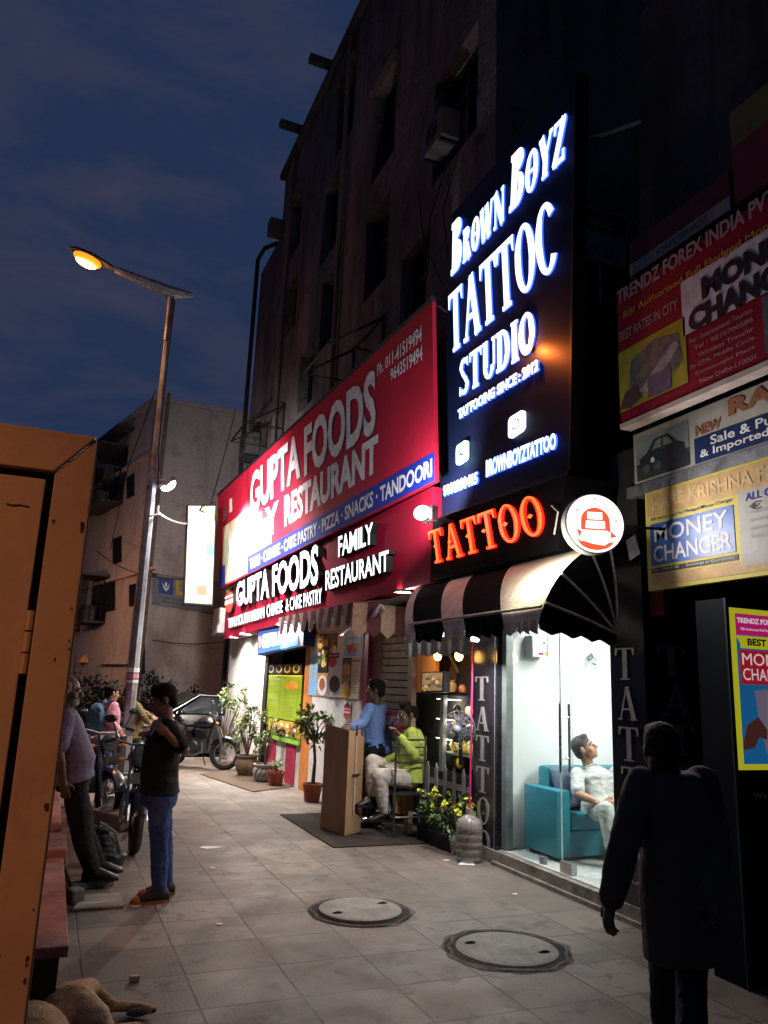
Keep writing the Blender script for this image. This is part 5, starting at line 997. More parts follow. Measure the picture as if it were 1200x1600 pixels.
# caged windows and a jutting eave on the pale facade
for lab, x0, x1, y0, y1, dp_ in (('dark window cage with a flat hood on the pale facade, uppermost', 166, 200, 712, 792, .75), ('dark window cage with a flat hood on the pale facade, further down the street', 146, 163, 742, 800, .8), ('dark window cage low on the pale facade beside the long cable', 150, 172, 905, 975, .7)):
    q = pq([(x0, y0), (x1, y0), (x1, y1), (x0, y1)], FL); z1 = (q[0].z+q[1].z)/2; z0 = (q[2].z+q[3].z)/2; n_ = FL[1] if FL[1].x < 0 else -FL[1]; a = Vector((q[0].x, q[0].y, z0)); c = Vector((q[1].x, q[1].y, z0)); H_ = Vector((0, 0, z1-z0)); t = thing('window_cage', lab, 'window cage', (a+c)/2)
    MB().slab([a+H_, c+H_, c+H_+n_*dp_*1.25, a+H_+n_*dp_*1.25], (0, 0, 1), .07).build('hood', darkp, t); MB().slab([a, c, c+n_*dp_, a+n_*dp_], (0, 0, 1), .08).build('floor_slab', darkp, t); g = MB()
    for i in range(9): p = a.lerp(c, i/8)+n_*dp_; g.tube([p, p+H_*.94], .022, 5)
    for f in (.35, .7): g.tube([a+n_*dp_+H_*f, c+n_*dp_+H_*f], .022, 5); g.tube([c+H_*f, c+n_*dp_+H_*f], .022, 5)
    for i in range(4): p = c+n_*dp_*i/4; g.tube([p, p+H_*.94], .022, 5)
    g.build('bars', black_iron, t); MB().slab([a+n_*.02, c+n_*.02, c+n_*.02+H_, a+n_*.02+H_], n_, .02).build('dark_opening', dark_glass, t)
    MB().slab([a+n_*.2+(c-a)*.15+Vector((0, 0, .09)), a+n_*.2+(c-a)*.6+Vector((0, 0, .09)), a+n_*.6+(c-a)*.6+Vector((0, 0, .09)), a+n_*.6+(c-a)*.15+Vector((0, 0, .09))], (0, 0, 1), .5).build('stored_box', mat('dim_box', (.08, .075, .07), .8), t)
a = onp(214, 640, FL); c = onp(160, 694, FL); n_ = FL[1] if FL[1].x < 0 else -FL[1]; a.z = c.z = 10.0
MB().slab([a, c, c+n_*.55, a+n_*.55], (0, 0, 1), .12).build('eave', darkp, back)
# white lamp clamped on the pole
fz = 4.96; c0 = PB.lerp(PT, fz/PT.z); p_ = ony(262, 757, 13.3); t = thing('flood_lamp', 'white flood lamp clamped halfway up the street lamp pole', 'lamp', p_)
MB().tube([c0-Vector((0, 0, .12)), c0+Vector((0, 0, .14))], .10, 8).build('clamp', grey_metal, t); d = Vector((.66, .16, -.72)).normalized(); rot = d.to_track_quat('-Z', 'Y').to_matrix()
MB().tube([c0, p_-d*.06], .025, 6).build('arm', grey_metal, t); MB().box(p_-d*.04, (.36, .20, .07), rot).build('housing', grey_metal, t); MB().ell(p_+d*.02, (.20, .12, .085), rot).build('lens', emi('led_lens', (.95, .98, 1), 16), t, True)
lamp('SPOT', p_+d*.09, 2300, (.95, .96, 1), t, .12, p_+d+Vector((0, .35, .1)), 176); lamp('POINT', p_+d*.35, 25, (.9, .95, 1), t, .1)
cable('white cable stretched from the pole clamp to the lit box sign', [ony(245, 800, 13.3), ony(291, 818, 16.3)], .02, wht, .05); cable('short white rope tied around the street lamp pole', [ony(234, 806, 13.3), ony(246, 804, 13.3), ony(247, 790, 13.3)], .022, wht)
cable('black cable hanging along the street lamp pole from its top', [ony(273, 470, 13.3), ony(262, 560, 13.25), ony(248, 700, 13.25), ony(247, 760, 13.25)], .012)
# kerb blocks and plinth around the pole
blk = mat('kerb_stone', (.34, .29, .23), .85, ns=12, bump=.5, stain=(.18, .14, .11), ss=5)
tag(MB().bx(PB.x-.42, PB.x+.42, PB.y-.35, PB.y+.5, 0, .14).build('plinth', concrete, None, False, .02), 'low concrete plinth carrying the street lamp pole', 'plinth')
def block(label, x, y, d, rz, ry=0, z=0): 
    rot = Matrix.Rotation(R(rz), 3, 'Z') @ Matrix.Rotation(R(ry), 3, 'Y'); o = MB().box((x, y, z+d[2]/2+abs(math.sin(R(ry)))*d[0]*.3), d, rot).build('kerb_block', blk, None, False, .018); tag(o, label, 'kerb stone', 'loose kerb stones by the pole')
p = onz(173, 1262); block('loose kerb stone standing beside the pink shirted person', p.x, p.y, (.30, .5, .26), 12, 8)
p = onz(195, 1258); block('long kerb stone at the front of the street lamp plinth', p.x+.02, p.y+.15, (.62, .22, .22), 4)
p = onz(178, 1292); block('tilted kerb stone nearest the parked motorcycle wheel', p.x, p.y, (.24, .55, .18), 28, -14)
def slab(label, pts, h, z, ma, name='stone_slab'): 
    P = [onz(x, y, z) for x, y in pts]; tag(MB().slab(P, (0, 0, 1), h).build(name, ma, None, False, .008), label, 'slab')
slab('flat dark stone slab under the feet of the elderly man', [(110, 1392), (178, 1384), (186, 1362), (150, 1345), (100, 1362)], .05, .002, concrete)
slab('thin pale sheet of stone lying in front of the dark slab', [(112, 1424), (194, 1418), (186, 1398), (128, 1402)], .018, .002, mat('pale_slab', (.33, .30, .27), .8, ns=10, bump=.2))
block('small grey stone beside the sandstone bench end', onz(116, 1410).x, onz(116, 1410).y, (.10, .14, .10), 20)
# yellow metal panel at left
gy_ = mat('yellow_enamel', (.47, .30, .15), .55, .25, ns=5, na=.08, bump=.1, bs=25, stain=(.40, .25, .125), ss=2.5); rust = mat('rust', (.07, .03, .015), .9, ns=20)
GY = 2.0; xr = .035; zt = ony(148, 682, GY).z
gt = thing('kiosk_panel', 'yellow painted metal kiosk panel with mitred frame, cut by the left edge', 'kiosk', (-.5, GY, 0))
F = Board([Vector((-1.2, GY, zt)), Vector((xr, GY, zt)), Vector((xr, GY, 0)), Vector((-1.2, GY, 0))], (0, -1, 0))
zi = zt-.105; xi = -.055
MB().slab([(-1.2, GY, zt), (xr-.002, GY, zt), (xi, GY, zi+.002), (-1.2, GY, zi+.002)], (0, 1, 0), .035).build('top_rail', gy_, gt, False, .003)
MB().slab([(xr, GY, zt-.004), (xi+.003, GY, zi-.003), (xi+.003, GY, .05), (xr, GY, .05)], (0, 1, 0), .035).build('stile', gy_, gt, False, .003)
MB().bx(xr-.012, xr+.004, GY+.006, GY+.06, .03, zt-.05).build('edge_channel', gy_, gt); MB().bx(-1.2, xi-.016, GY+.012, GY+.03, .12, zi-.018).build('leaf', gy_, gt, False, .003)
MB().bx(-1.2, xi+.02, GY+.05, GY+.06, .05, zi+.03).build('dark_backing', mat('dark_inside', (.012, .009, .007)), gt)
h = MB(); 
for z in (zi-.34, zi-1.15): 
    for k in range(3): h.tube([(xi-.008, GY+.006, z-.05*k), (xi-.008, GY+.006, z-.05*k-.046)], .009, 8)
h.build('hinge', gy_, gt)
MB().tube([(xi, GY-.002, zi), (xi+.03, GY-.002, zi+.032), (xi+.06, GY-.002, zi+.07), (xr-.004, GY-.002, zt-.01)], .0022, 5).build('weld_seam', rust, gt); rs = MB(); r_ = random.Random(5)
for i in range(26):
    x = r_.choice((r_.uniform(xi+.01, xr), r_.uniform(xi-.2, xi-.03), xr-.01)); z = r_.uniform(.6, zt-.15); y = GY-.0012 if x > xi else GY+.0105; s = r_.uniform(.002, .007); rs.add([(x+s*math.cos(a)*r_.uniform(.6, 1.2), y, z+s*1.6*math.sin(a)*r_.uniform(.6, 1.2)) for a in [6.283*k/7 for k in range(7)]], [list(range(7))])
rs.build('rust_spot', rust, gt)
MB().tube([(-.15, GY+.010, zi-.09), (-.135, GY+.010, zi-.092), (-.12, GY+.010, zi-.089), (-.10, GY+.010, zi-.091)], .0018, 4).build('scratch', rust, gt)
# sandstone bench wall
sand = mat('sandstone', (.36, .15, .11), .8, ns=7, bump=.3, stain=(.24, .10, .075), ss=4); brd = mat('dark_brick', (.045, .028, .02), .9, ns=20, bump=.6)
bn = thing('stone_bench', 'low wall bench with red sandstone top behind the yellow panel', 'bench', (0, 6.5, 0)); MB().bx(-.45, .19, 4.2, 10, 0, .40).build('wall', brd, bn)
MB().bx(-.48, .225, 4.16, 6.05, .40, .45).build('coping', sand, bn, False, .008); MB().bx(-.48, .245, 6.06, 6.6, .40, .50).build('coping', sand, bn, False, .01); MB().bx(-.48, .225, 6.61, 10, .40, .45).build('coping', sand, bn, False, .008)
# ================================================================== podium, mats, jar, pole
wd = mat('podium_board', (.33, .20, .105), .65, ns=6, na=.15, bump=.1, stain=(.28, .17, .09), ss=2, stretch=(1, 1, .3)); 
A = onz(500, 1297); B = onz(538, 1309); C = onz(563, 1303); zt = 1.28
pd = thing('podium', 'brown boarded podium with a slanted top and white taped edge', 'podium', (B+(C-A)/2))
D = A+(C-B); ht = [1.22, 1.30, 1.20, 1.12]
ft = [A, B, C, D]; ztop = [onp(500, 1130, (A, Vector((0, 1, 0)))).z, onp(537, 1141, (B, Vector((0, 1, 0)))).z, onp(563, 1152, (C, Vector((0, 1, 0)))).z]; ztop.append(ztop[0]+ztop[2]-ztop[1])
def pbx(name, ma, grow, z0, zs): 
    c = sum(ft, Vector())/4; lo = [c+(p-c)*grow for p in ft]; lo = [Vector((p.x, p.y, z0)) for p in lo]; up = [Vector((p.x, p.y, z)) for p, z in zip(lo, zs)]
    mb = MB(); mb.add(lo+up, [(3, 2, 1, 0), (4, 5, 6, 7), (0, 1, 5, 4), (1, 2, 6, 5), (2, 3, 7, 6), (3, 0, 4, 7)]); return mb.build(name, ma, pd, False, .004)
pbx('body', wd, 1, .02, ztop)
m_ = (B*.55+C*.45); out_ = (B-A).normalized(); nn = Vector(((C-B).y, -(C-B).x, 0)).normalized(); nn = nn if nn.dot(CAM-B) > 0 else -nn
tp = [m_+nn*.004+Vector((0, 0, z)) for z in (.22, 1.14)]; MB().tube([m_+nn*.01+Vector((0, 0, .23)), m_+nn*.01+Vector((0, 0, 1.12))], .012, 6).build('taped_edge', mat('tape_pinkish', (.5, .36, .30), .7), pd); MB().tube([m_+nn*.012+Vector((0, 0, 1.1)), m_+nn*.012+Vector((0, 0, 1.22))], .014, 6).build('dark_edge', rust, pd)
MB().tube([m_+nn*.03-(C-B).normalized()*.07+Vector((0, 0, .66)), m_+nn*.03+(C-B).normalized()*.07+Vector((0, 0, .665))], .012, 6).tube([m_+nn*.0+Vector((0, 0, .66)), m_+nn*.04+Vector((0, 0, .66))], .018, 8).build('latch', black_iron, pd); MB().slab([A+nn*-.0+Vector((0, 0, .002)), B+Vector((0, 0, .002)), C+Vector((0, 0, .002)), D+Vector((0, 0, .002))], (0, 0, 1), .016).build('plinth', ink, pd)
def mat_rug(label, pts, ma): tag(MB().slab([onz(x, y, .002) for x, y in pts], (0, 0, 1), .012).build('door_mat', ma), label, 'mat')
coir = mat('coir_dark', (.035, .025, .022), .95, ns=90, na=.5, bump=.6, bs=250)
tag(MB().slab([Vector((2.93, 8.12, .002)), Vector((4.15, 8.12, .002)), Vector((4.1, 10.2, .002)), Vector((2.93, 10.2, .002))], (0, 0, 1), .012).build('door_mat', coir), 'large dark brown mat under the podium and the chair', 'mat')
mat_rug('brown mat under the row of flower pots along the pale wall', [(312, 1210), (396, 1238), (468, 1228), (400, 1196)], mat('coir_brown', (.10, .07, .05), .95, ns=80, na=.4, bump=.5, bs=220))
# water jar with the pink stick
jp = onz(727, 1346); jp = Vector((4.06, 7.25, 0)); jr = .135
jar = thing('water_jar', 'big clear ribbed plastic water jar at the foot of the granite pillar', 'water jar', jp)
pj = [(.01, 0), (jr*.9, .0), (jr, .02)]
for z in (.06, .13, .20, .27): pj += [(jr, z-.02), (jr*.955, z-.006), (jr*.955, z+.006), (jr, z+.02)]
pj += [(jr, .33), (jr*.93, .37), (jr*.72, .405), (jr*.40, .43), (.035, .445), (.033, .49), (.04, .495)]
pm = bpy.data.materials.new('jar_plastic'); pm.use_nodes = True; pn = pm.node_tree; P_ = pn.nodes['Principled BSDF']; P_.inputs['Base Color'].default_value = (.33, .29, .26, 1); P_.inputs['Roughness'].default_value = .25; P_.inputs['Alpha'].default_value = .5; P_.inputs['Specular IOR Level'].default_value = .5
MB().lathe(jp, pj, 32).build('body', pm, jar, True)
wm_ = glass('jar_water', (.78, .76, .68)); MB().lathe(jp, [(.001, .01), (jr*.9, .012), (jr*.92, .25), (.001, .25)], 28).build('water', wm_, jar, True)
a = jp+Vector((0, 0, .03)); c = onx(739, 1000, 4.2); tag(MB().tube([a, c], .011, 8).build('stick', mat('magenta_pole', (.40, .015, .10), .45, ns=8)), 'magenta pink stick standing in the water jar and leaning on the pillar', 'stick')
slab('scrap of pale paper on the paving by the water jar', [(716, 1351), (742, 1352), (738, 1344), (722, 1345)], .002, .002, wht, 'paper_scrap')
for i, (x, y, w) in enumerate(((697, 1345, 5), (805, 1398, 5), (328, 1325, 14), (332, 1357, 5), (212, 1534, 7), (342, 1445, 5), (210, 1416, 8))):
    p = onz(x, y); s = w/1200*(p-CAM).length; r_ = random.Random(i); tag(MB().slab([(p.x+s*math.cos(a)*r_.uniform(.6, 1.3), p.y+s*.7*math.sin(a)*r_.uniform(.6, 1.3), .003) for a in [6.283*k/6 for k in range(6)]], (0, 0, 1), .004 if i != 4 else .03).build('litter', (wht, mat('pale_slab', (1, 1, 1)))[i == 4]), ['white litter scrap near the mat corner', 'white litter scrap near the shop step', 'largest flat litter scrap beyond the standing men', 'litter scrap beside the jeans wearing man', 'small stone chip on the paving near the dog', 'white litter scrap left of the raised manhole', 'litter scrap beside the orange toed shoe'][i], 'litter')
gr_ = MB(); r_ = random.Random(21)
for i in range(230):
    x, y = r_.uniform(.3, 4.1), r_.uniform(3.2, 12.5); q = r_.uniform(.003, .011); a0 = r_.uniform(0, 6); gr_.add([(x+q*math.cos(a0+k*1.26)*r_.uniform(.5, 1.4), y+q*math.sin(a0+k*1.26)*r_.uniform(.5, 1.4), .0035+.0004*(i % 4)) for k in range(5)], [(0, 1, 2, 3, 4)])
tag(gr_.build('grit', mat('grit_mix', (.10, .085, .07), .9, ns=3, na=.8)), kind='stuff')
# ================================================================== snack counter
ct = thing('snack_counter', 'snack counter with glass case of yellow packets and a dark shelf', 'counter', (4.3, 8.3, 0))
def cb_(name, ma, x0, x1, y, z0, z1, th, dx, bev=0): 
    a = gw(x0, y); c = gw(x1, y); dx -= .14; return MB().slab([Vector((a.x, a.y, z0))+WN*dx, Vector((c.x, c.y, z0))+WN*dx, Vector((c.x, c.y, z1))+WN*dx, Vector((a.x, a.y, z1))+WN*dx], -WN, th).build(name, ma, ct)
cb_('shelf', black_iron, 645, 736, 1095, 1.60, 1.64, .5, -.08); cb_('shelf', steel, 660, 736, 1150, 1.17, 1.185, .2, -.12); cb_('shelf', steel, 660, 736, 1150, .95, .965, .22, -.1); cb_('shelf', steel, 660, 736, 1150, 1.36, 1.372, .18, -.14)
cb_('case_frame', MATS['jamb_grey'], 663, 668, 1150, .75, 1.6, .05, -.06); cb_('case_back', mat('case_back', (.62, .58, .46), .5), 600, 742, 1150, .75, 1.6, .02, -.34)
pr = random.Random(11)
def packets(name, n, x0, x1, z, cols, s, lab):
    for i in range(n):
        a = gw(x0+(x1-x0)*(i+.5)/n, 1150); c = Vector((a.x, a.y, z+s*.6))-WN*(.33+pr.uniform(-.04, .05)); rot = Matrix.Rotation(pr.uniform(-.4, .4), 3, 'Z') @ Matrix.Rotation(pr.uniform(-.3, .3), 3, 'X')
        mb = MB(); mb.ell(c, (s*.5, s*.45, s*.62), rot, 10, 6); tag(mb.build(name, pr.choice(cols), None, True), lab, name.replace('_', ' '), 'goods in the snack counter')
ypk = [mat('packet_yellow', (.72, .55, .03), .35, ns=25), mat('packet_gold', (.6, .42, .03), .35, ns=25), mat('packet_lemon', (.75, .68, .15), .4, ns=25)]
packets('snack_packet', 8, 668, 735, .965, ypk, .13, 'yellow snack packet on the lowest shelf of the counter'); packets('snack_packet', 6, 668, 735, .80, ypk, .11, 'yellow snack packet at the bottom of the glass case'); packets('food_bowl', 5, 668, 712, 1.185, [FO, FE, ypk[2], FB], .10, 'food heaped on the middle shelf of the counter'); packets('food_bowl', 4, 672, 710, 1.375, [FD, FE, FO], .10, 'food heaped on the top glass shelf of the counter')
for z_ in (1.10, 1.32, 1.55):
    q_ = onp(700, 1150, (GW[0]-WN*.27, WN)); q_.z = z_; MB().tube([q_-Vector((0, .3, 0)), q_+Vector((0, .3, 0))], .006, 6).build('shelf_light', emi('shelf_glow', (1, .95, .75), 3), ct); lamp('POINT', q_-Vector((0, 0, .03)), 3.2, (1, .93, .75), ct, .05)
# framed picture on the shelf
a = gw(657, 1095)-WN*-.02; q = [onp(x, y, (GW[0]+WN*.06, WN)) for x, y in ((659, 1050), (694, 1049), (693, 1082), (657, 1083))]; b = Board(q, WN); t = thing('framed_picture', 'black framed picture of brown food standing on the counter shelf', 'picture', b.at(.5, 0)); b.body(black_iron, .08, 'frame'); b.rect('picture', mat('pic_tan', (.38, .26, .12), .5, ns=14, na=.5), .06, .1, .94, .94, .003); scatter(b, 'food_print', .12, .2, .88, .85, 14, 5, [FB, FO, FE, MATS['pic_tan']], .06, .14, .8); b.done(t)
for i, (x, y) in enumerate(((684, 1022), (717, 1022))):
    p = onp(x, y, (GW[0]+WN*.04, WN)); t = thing('pendant_bulb', ['glowing filament bulb on the left over the snack counter', 'glowing filament bulb on the right over the snack counter'][i], 'bulb', p)
    MB().lathe(p, [(.001, -.075), (.03, -.065), (.045, -.03), (.042, 0), (.022, .04), (.018, .055)], 16).build('bulb', emi('warm_bulb', (1, .52, .12), 16), t, True); MB().tube([p+Vector((0, 0, .055)), p+Vector((0, 0, .11))], .022, 10).build('socket', black_iron, t, True); MB().tube([p+Vector((0, 0, .11)), p+Vector((0, 0, .6))], .004, 5).build('cord', black_iron, t); lamp('POINT', p-Vector((0, 0, .02)), 16, (1, .58, .22), t, .04)
p = onp(692, 1088, (GW[0]-WN*.2, WN)); 
for x, ma, s, lab in ((675, wht, .035, 'white cup pair on the dark counter shelf'), (704, FB, .07, 'brown clay pot on the dark counter shelf'), (722, FC, .045, 'small reddish pot on the dark counter shelf')):
    p = onp(x, 1090, (GW[0]-WN*.2, WN)); p.z = 1.64; tag(MB().lathe(p, [(.001, 0), (s*.7, .0), (s, s*.6), (s*.95, s*1.2), (s*.6, s*1.6), (s*.7, s*1.9)], 16).build('pot', ma, None, True), lab, 'pot')
t = thing('orange_ornament', 'wooden spotlight strip slanting between the counter bulbs', 'ornament', (4, 8, 2)); MB().tube([onp(700, 1020, (GW[0]-WN*.4, WN)), onp(716, 1050, (GW[0]-WN*.4, WN))], .02, 6).build('rod', mat('pale_rod', (.5, .4, .3)), t); MB().ell(onp(718, 1052, (GW[0]-WN*.5, WN)), (.14, .1, .16)).build('shade', mat('brown_shade', (.25, .12, .05), .6), t, True)
# table fan
p = onp(716, 1140, (GW[0]+WN*.03, WN)); t = thing('table_fan', 'round grey table fan facing the counter beside the granite pillar', 'fan', p); ax = Vector((-.75, -.65, .05)).normalized(); f = MB()
for r_ in (.05, .10, .15, .19): f.torus(p-ax*-.03*(1-r_/.2), r_, .004, ax, 28, 5)
u_ = ax.orthogonal().normalized(); w_ = ax.cross(u_)
for i in range(20): a = 6.2832*i/20; f.tube([p+ax*.05, p+ax*.03+(u_*math.cos(a)+w_*math.sin(a))*.1, p+(u_*math.cos(a)+w_*math.sin(a))*.19], .0025, 4)
f.build('guard', mat('fan_guard', (.20, .19, .21), .4, .5, .5), t); bl_ = MB()
for a in range(4): bl_.add([p+(u_*math.cos(x)+w_*math.sin(x))*r-ax*dz for x, r, dz in ((a*1.57, .03, .0), (a*1.57+.1, .15, .02), (a*1.57+1.0, .15, -.02), (a*1.57+.9, .03, 0))], [(0, 1, 2, 3)])
bl_.build('blades', mat('fan_blade_violet', (.09, .085, .10), .5), t); MB().ell(p+ax*.05, (.045, .045, .045)).build('hub', mat('fan_hub', (.16, .16, .2), .5), t, True); MB().tube([p-ax*.08, p-ax*.08-Vector((0, 0, .36))], .02, 8).ell(p-ax*.1, (.06, .06, .06)).build('stand', black_iron, t, True)
# picket fence
FNP = (GW[0]-WN*.16, WN); pf = thing('picket_fence', 'low grey picket fence with pointed slats in front of the snack counter', 'fence', onp(690, 1250, FNP)); pk_ = mat('fence_grey', (.20, .19, .20), .7, ns=10, bump=.2); 
pa, pc = onp(652, 1200, FNP), onp(735, 1200, FNP); tdir = (Vector((pc.x, pc.y, 0))-Vector((pa.x, pa.y, 0))); tl = tdir.length; tdir.normalize(); n = 6
for i in range(n):
    c = Vector((pa.x, pa.y, 0))+tdir*tl*(i+.4)/n; w = .03; MB().slab([c-tdir*w+Vector((0, 0, .12)), c+tdir*w+Vector((0, 0, .12)), c+tdir*w+Vector((0, 0, .78)), c+Vector((0, 0, .84)), c-tdir*w+Vector((0, 0, .78))], WN, .016).build('picket', pk_, pf)
for z in (.30, .60): c0_ = Vector((pa.x, pa.y, z)); MB().slab([c0_, c0_+tdir*tl, c0_+tdir*tl+Vector((0, 0, .06)), c0_+Vector((0, 0, .06))], -WN, .014).build('rail', pk_, pf)
# ================================================================== plants
def leafmat(n, c): return mat(n, c, .5, .35, ns=14, na=.35)
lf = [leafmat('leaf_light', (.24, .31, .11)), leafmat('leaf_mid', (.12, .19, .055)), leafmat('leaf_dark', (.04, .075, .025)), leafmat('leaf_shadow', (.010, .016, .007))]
bark = mat('bark', (.12, .085, .06), .9, ns=18, bump=.5); terra = mat('terracotta', (.30, .09, .055), .75, ns=9, bump=.15, stain=(.2, .08, .06), ss=5)
def leaf(mb, p, d, L, w, roll):
    d = d.normalized(); s = d.cross(Vector((0, 0, 1))); s = s.normalized() if s.length > .05 else Vector((1, 0, 0)); n_ = s.cross(d); s = s*math.cos(roll)+n_*math.sin(roll)
    mb.add([p, p+d*L*.35+s*w, p+d*L-Vector((0, 0, L*.15)), p+d*L*.35-s*w], [(0, 1, 2, 3)])
def plant(name, label, base, pot, clumps, leaves, L, seed, stems=5, trunk=0, cat='potted plant', cols=(0, 1, 1, 2)):
    """pot = (radius, height, material) ; clumps = [(offset, radii)]"""
    base = Vector(base); t = thing(name, label, cat, base); rd = random.Random(seed)
    h = 0
    if pot:
        r_, h, pm_, kind = pot
        pr_ = [(.001, 0), (r_*.72, 0), (r_*.80, h*.3), (r_*.92, h*.8), (r_, h*.82), (r_, h), (r_*.88, h), (r_*.85, h*.85), (.001, h*.85)] if kind == 'flower' else [(.001, 0), (r_*.6, 0), (r_*.92, h*.3), (r_, h*.62), (r_*.86, h*.9), (r_*.98, h*.94), (r_*.98, h), (r_*.84, h), (r_*.8, h*.86), (.001, h*.86)]
        MB().lathe(base, pr_, 26).build('pot', pm_, t, True); MB().lathe(base, [(r_*.83, h*.865), (.001, h*.885)], 20).build('soil', mat('soil', (.035, .025, .018), .95, ns=40, bump=.5), t)
    st = MB(); cs = [(base+Vector(o), Vector(r)) for o, r in clumps]
    if trunk: st.tube([base+Vector((0, 0, h*.8)), base+Vector((.02, .01, h+trunk*.5)), base+Vector((-.01, .02, h+trunk))], [.035, .024, .016], 8)
    root = base+Vector((0, 0, h*.85+trunk))
    fo = [MB() for _ in lf]
    for c, r in cs:
        for k in range(stems):
            e = c+Vector((rd.uniform(-.7, .7)*r.x, rd.uniform(-.7, .7)*r.y, rd.uniform(-.2, .9)*r.z)); st.tube([root, root.lerp(e, .5)+Vector((rd.uniform(-.04, .04), rd.uniform(-.04, .04), .04)), e], [.011, .008, .003], 5)
    tot = sum(r.x*r.y*r.z for c, r in cs)
    for c, r in cs:
        nn_ = int(leaves*r.x*r.y*r.z/tot); sub = [(c+Vector((rd.gauss(0, .5)*r.x, rd.gauss(0, .5)*r.y, rd.gauss(0, .5)*r.z)), rd.choice(cols)) for _ in range(max(6, nn_//26))]
        for i in range(nn_):
            sc_, ci = rd.choice(sub); p = sc_+Vector((rd.gauss(0, .17)*r.x, rd.gauss(0, .17)*r.y, rd.gauss(0, .17)*r.z)); d = (p-c)*.8+Vector((rd.gauss(0, .12), rd.gauss(0, .12), rd.gauss(0, .10))); leaf(fo[ci if rd.random() < .7 else rd.choice(cols)], p, d, L*rd.uniform(.6, 1.25), L*rd.uniform(.16, .30), rd.uniform(-1.2, 1.2))
    st.build('stem', bark, t, True)
    mb = MB()
    for k, f in enumerate(fo): mb.k = k; mb.add(f.v, f.f)
    o = mb.build('foliage', lf, t); return t
g = onz(384, 1212); plant('potted_plant', 'tall leafy shrub in a round brown pot, farthest of the pots by the pale wall', g, (.21, .36, mat('pot_brown', (.17, .12, .075), .6, ns=6, stain=(.28, .22, .14), ss=4), 'round'), [((0, 0, .68), (.20, .18, .26)), ((.06, .02, .98), (.18, .16, .28)), ((-.06, 0, .88), (.18, .16, .24))], 620, .075, 3, 6)
g = onz(412, 1222); plant('potted_plant', 'shrub in a pale pot painted with slanting dark lines by the pale wall', g, (.20, .30, mat('pot_pale', (.42, .39, .36), .7, ns=5), 'round'), [((.02, 0, .66), (.15, .14, .2)), ((.05, 0, .90), (.10, .10, .18))], 260, .07, 5, 5)
ls = MB()
for k in range(7):
    a0 = -2.9+k*.42; ls.tube([Vector(g)+Vector((math.cos(a0+f*.5)*(.15+.052*math.sin(f*2.6)+.004), math.sin(a0+f*.5)*(.15+.052*math.sin(f*2.6)+.004), .05+f*.2)) for f in [i/5 for i in range(6)]], .005, 4)
ls.build('painted_lines', ink, [o for o in bpy.data.objects if o.name.startswith('potted_plant') and (Vector(o.location)-g).length < .01][0])
g = onz(430, 1228); plant('potted_plant', 'small terracotta pot with a low sprouting plant in front of the red stripe', g, (.15, .24, terra, 'flower'), [((.0, 0, .34), (.1, .1, .08))], 60, .07, 6, 4)
g = onz(487, 1252); plant('potted_tree', 'young tree with thin trunk in a terracotta pot beside the podium', g, (.15, .25, terra, 'flower'), [((.0, 0, 1.12), (.32, .26, .18)), ((-.22, 0, 1.02), (.18, .16, .16)), ((.30, -.05, 1.20), (.26, .2, .12)), ((-.05, .05, .92), (.16, .14, .12))], 480, .105, 9, 5, .62)
g = onz(352, 1195); g.y = 16.4; g.x = 3.35; plant('wall_shrub', 'green creeper shrub growing at the pale wall corner behind the motorcycle', g, None, [((.15, -.2, 1.38), (.36, .25, .22)), ((.48, -.2, 1.45), (.2, .2, .16)), ((.35, -.1, .55), (.3, .2, .35)), ((.25, -.1, .95), (.16, .14, .3))], 620, .10, 12, 5, 0, 'shrub')
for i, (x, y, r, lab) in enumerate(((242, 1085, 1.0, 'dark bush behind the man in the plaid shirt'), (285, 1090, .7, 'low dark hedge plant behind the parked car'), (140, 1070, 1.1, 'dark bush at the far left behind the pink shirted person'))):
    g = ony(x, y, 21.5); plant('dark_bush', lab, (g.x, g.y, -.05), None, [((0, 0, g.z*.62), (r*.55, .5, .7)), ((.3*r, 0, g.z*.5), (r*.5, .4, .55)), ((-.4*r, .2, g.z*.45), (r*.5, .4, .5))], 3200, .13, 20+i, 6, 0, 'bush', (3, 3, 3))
pa_, pb_ = onz(652, 1312), onz(720, 1340); tdr = (pb_-pa_).normalized(); tn = Vector((tdr.y, -tdr.x, 0)); tn = tn if tn.x < 0 else -tn
tp_ = thing('planter_trough', 'low black wooden trough in front of the flower pots along the fence', 'planter', (pa_+pb_)/2)
for k, (o_, h_) in enumerate(((0, .16),)): MB().slab([pa_, pb_, pb_+Vector((0, 0, h_)), pa_+Vector((0, 0, h_))], -tn, .03).build('front_board', mat('trough_black', (.016, .014, .013), .8, ns=12, bump=.3), tp_)
for e_ in (pa_, pb_): MB().slab([e_, e_-tn*.24, e_-tn*.24+Vector((0, 0, .16)), e_+Vector((0, 0, .16))], tdr, .025).build('end_board', MATS['trough_black'], tp_)
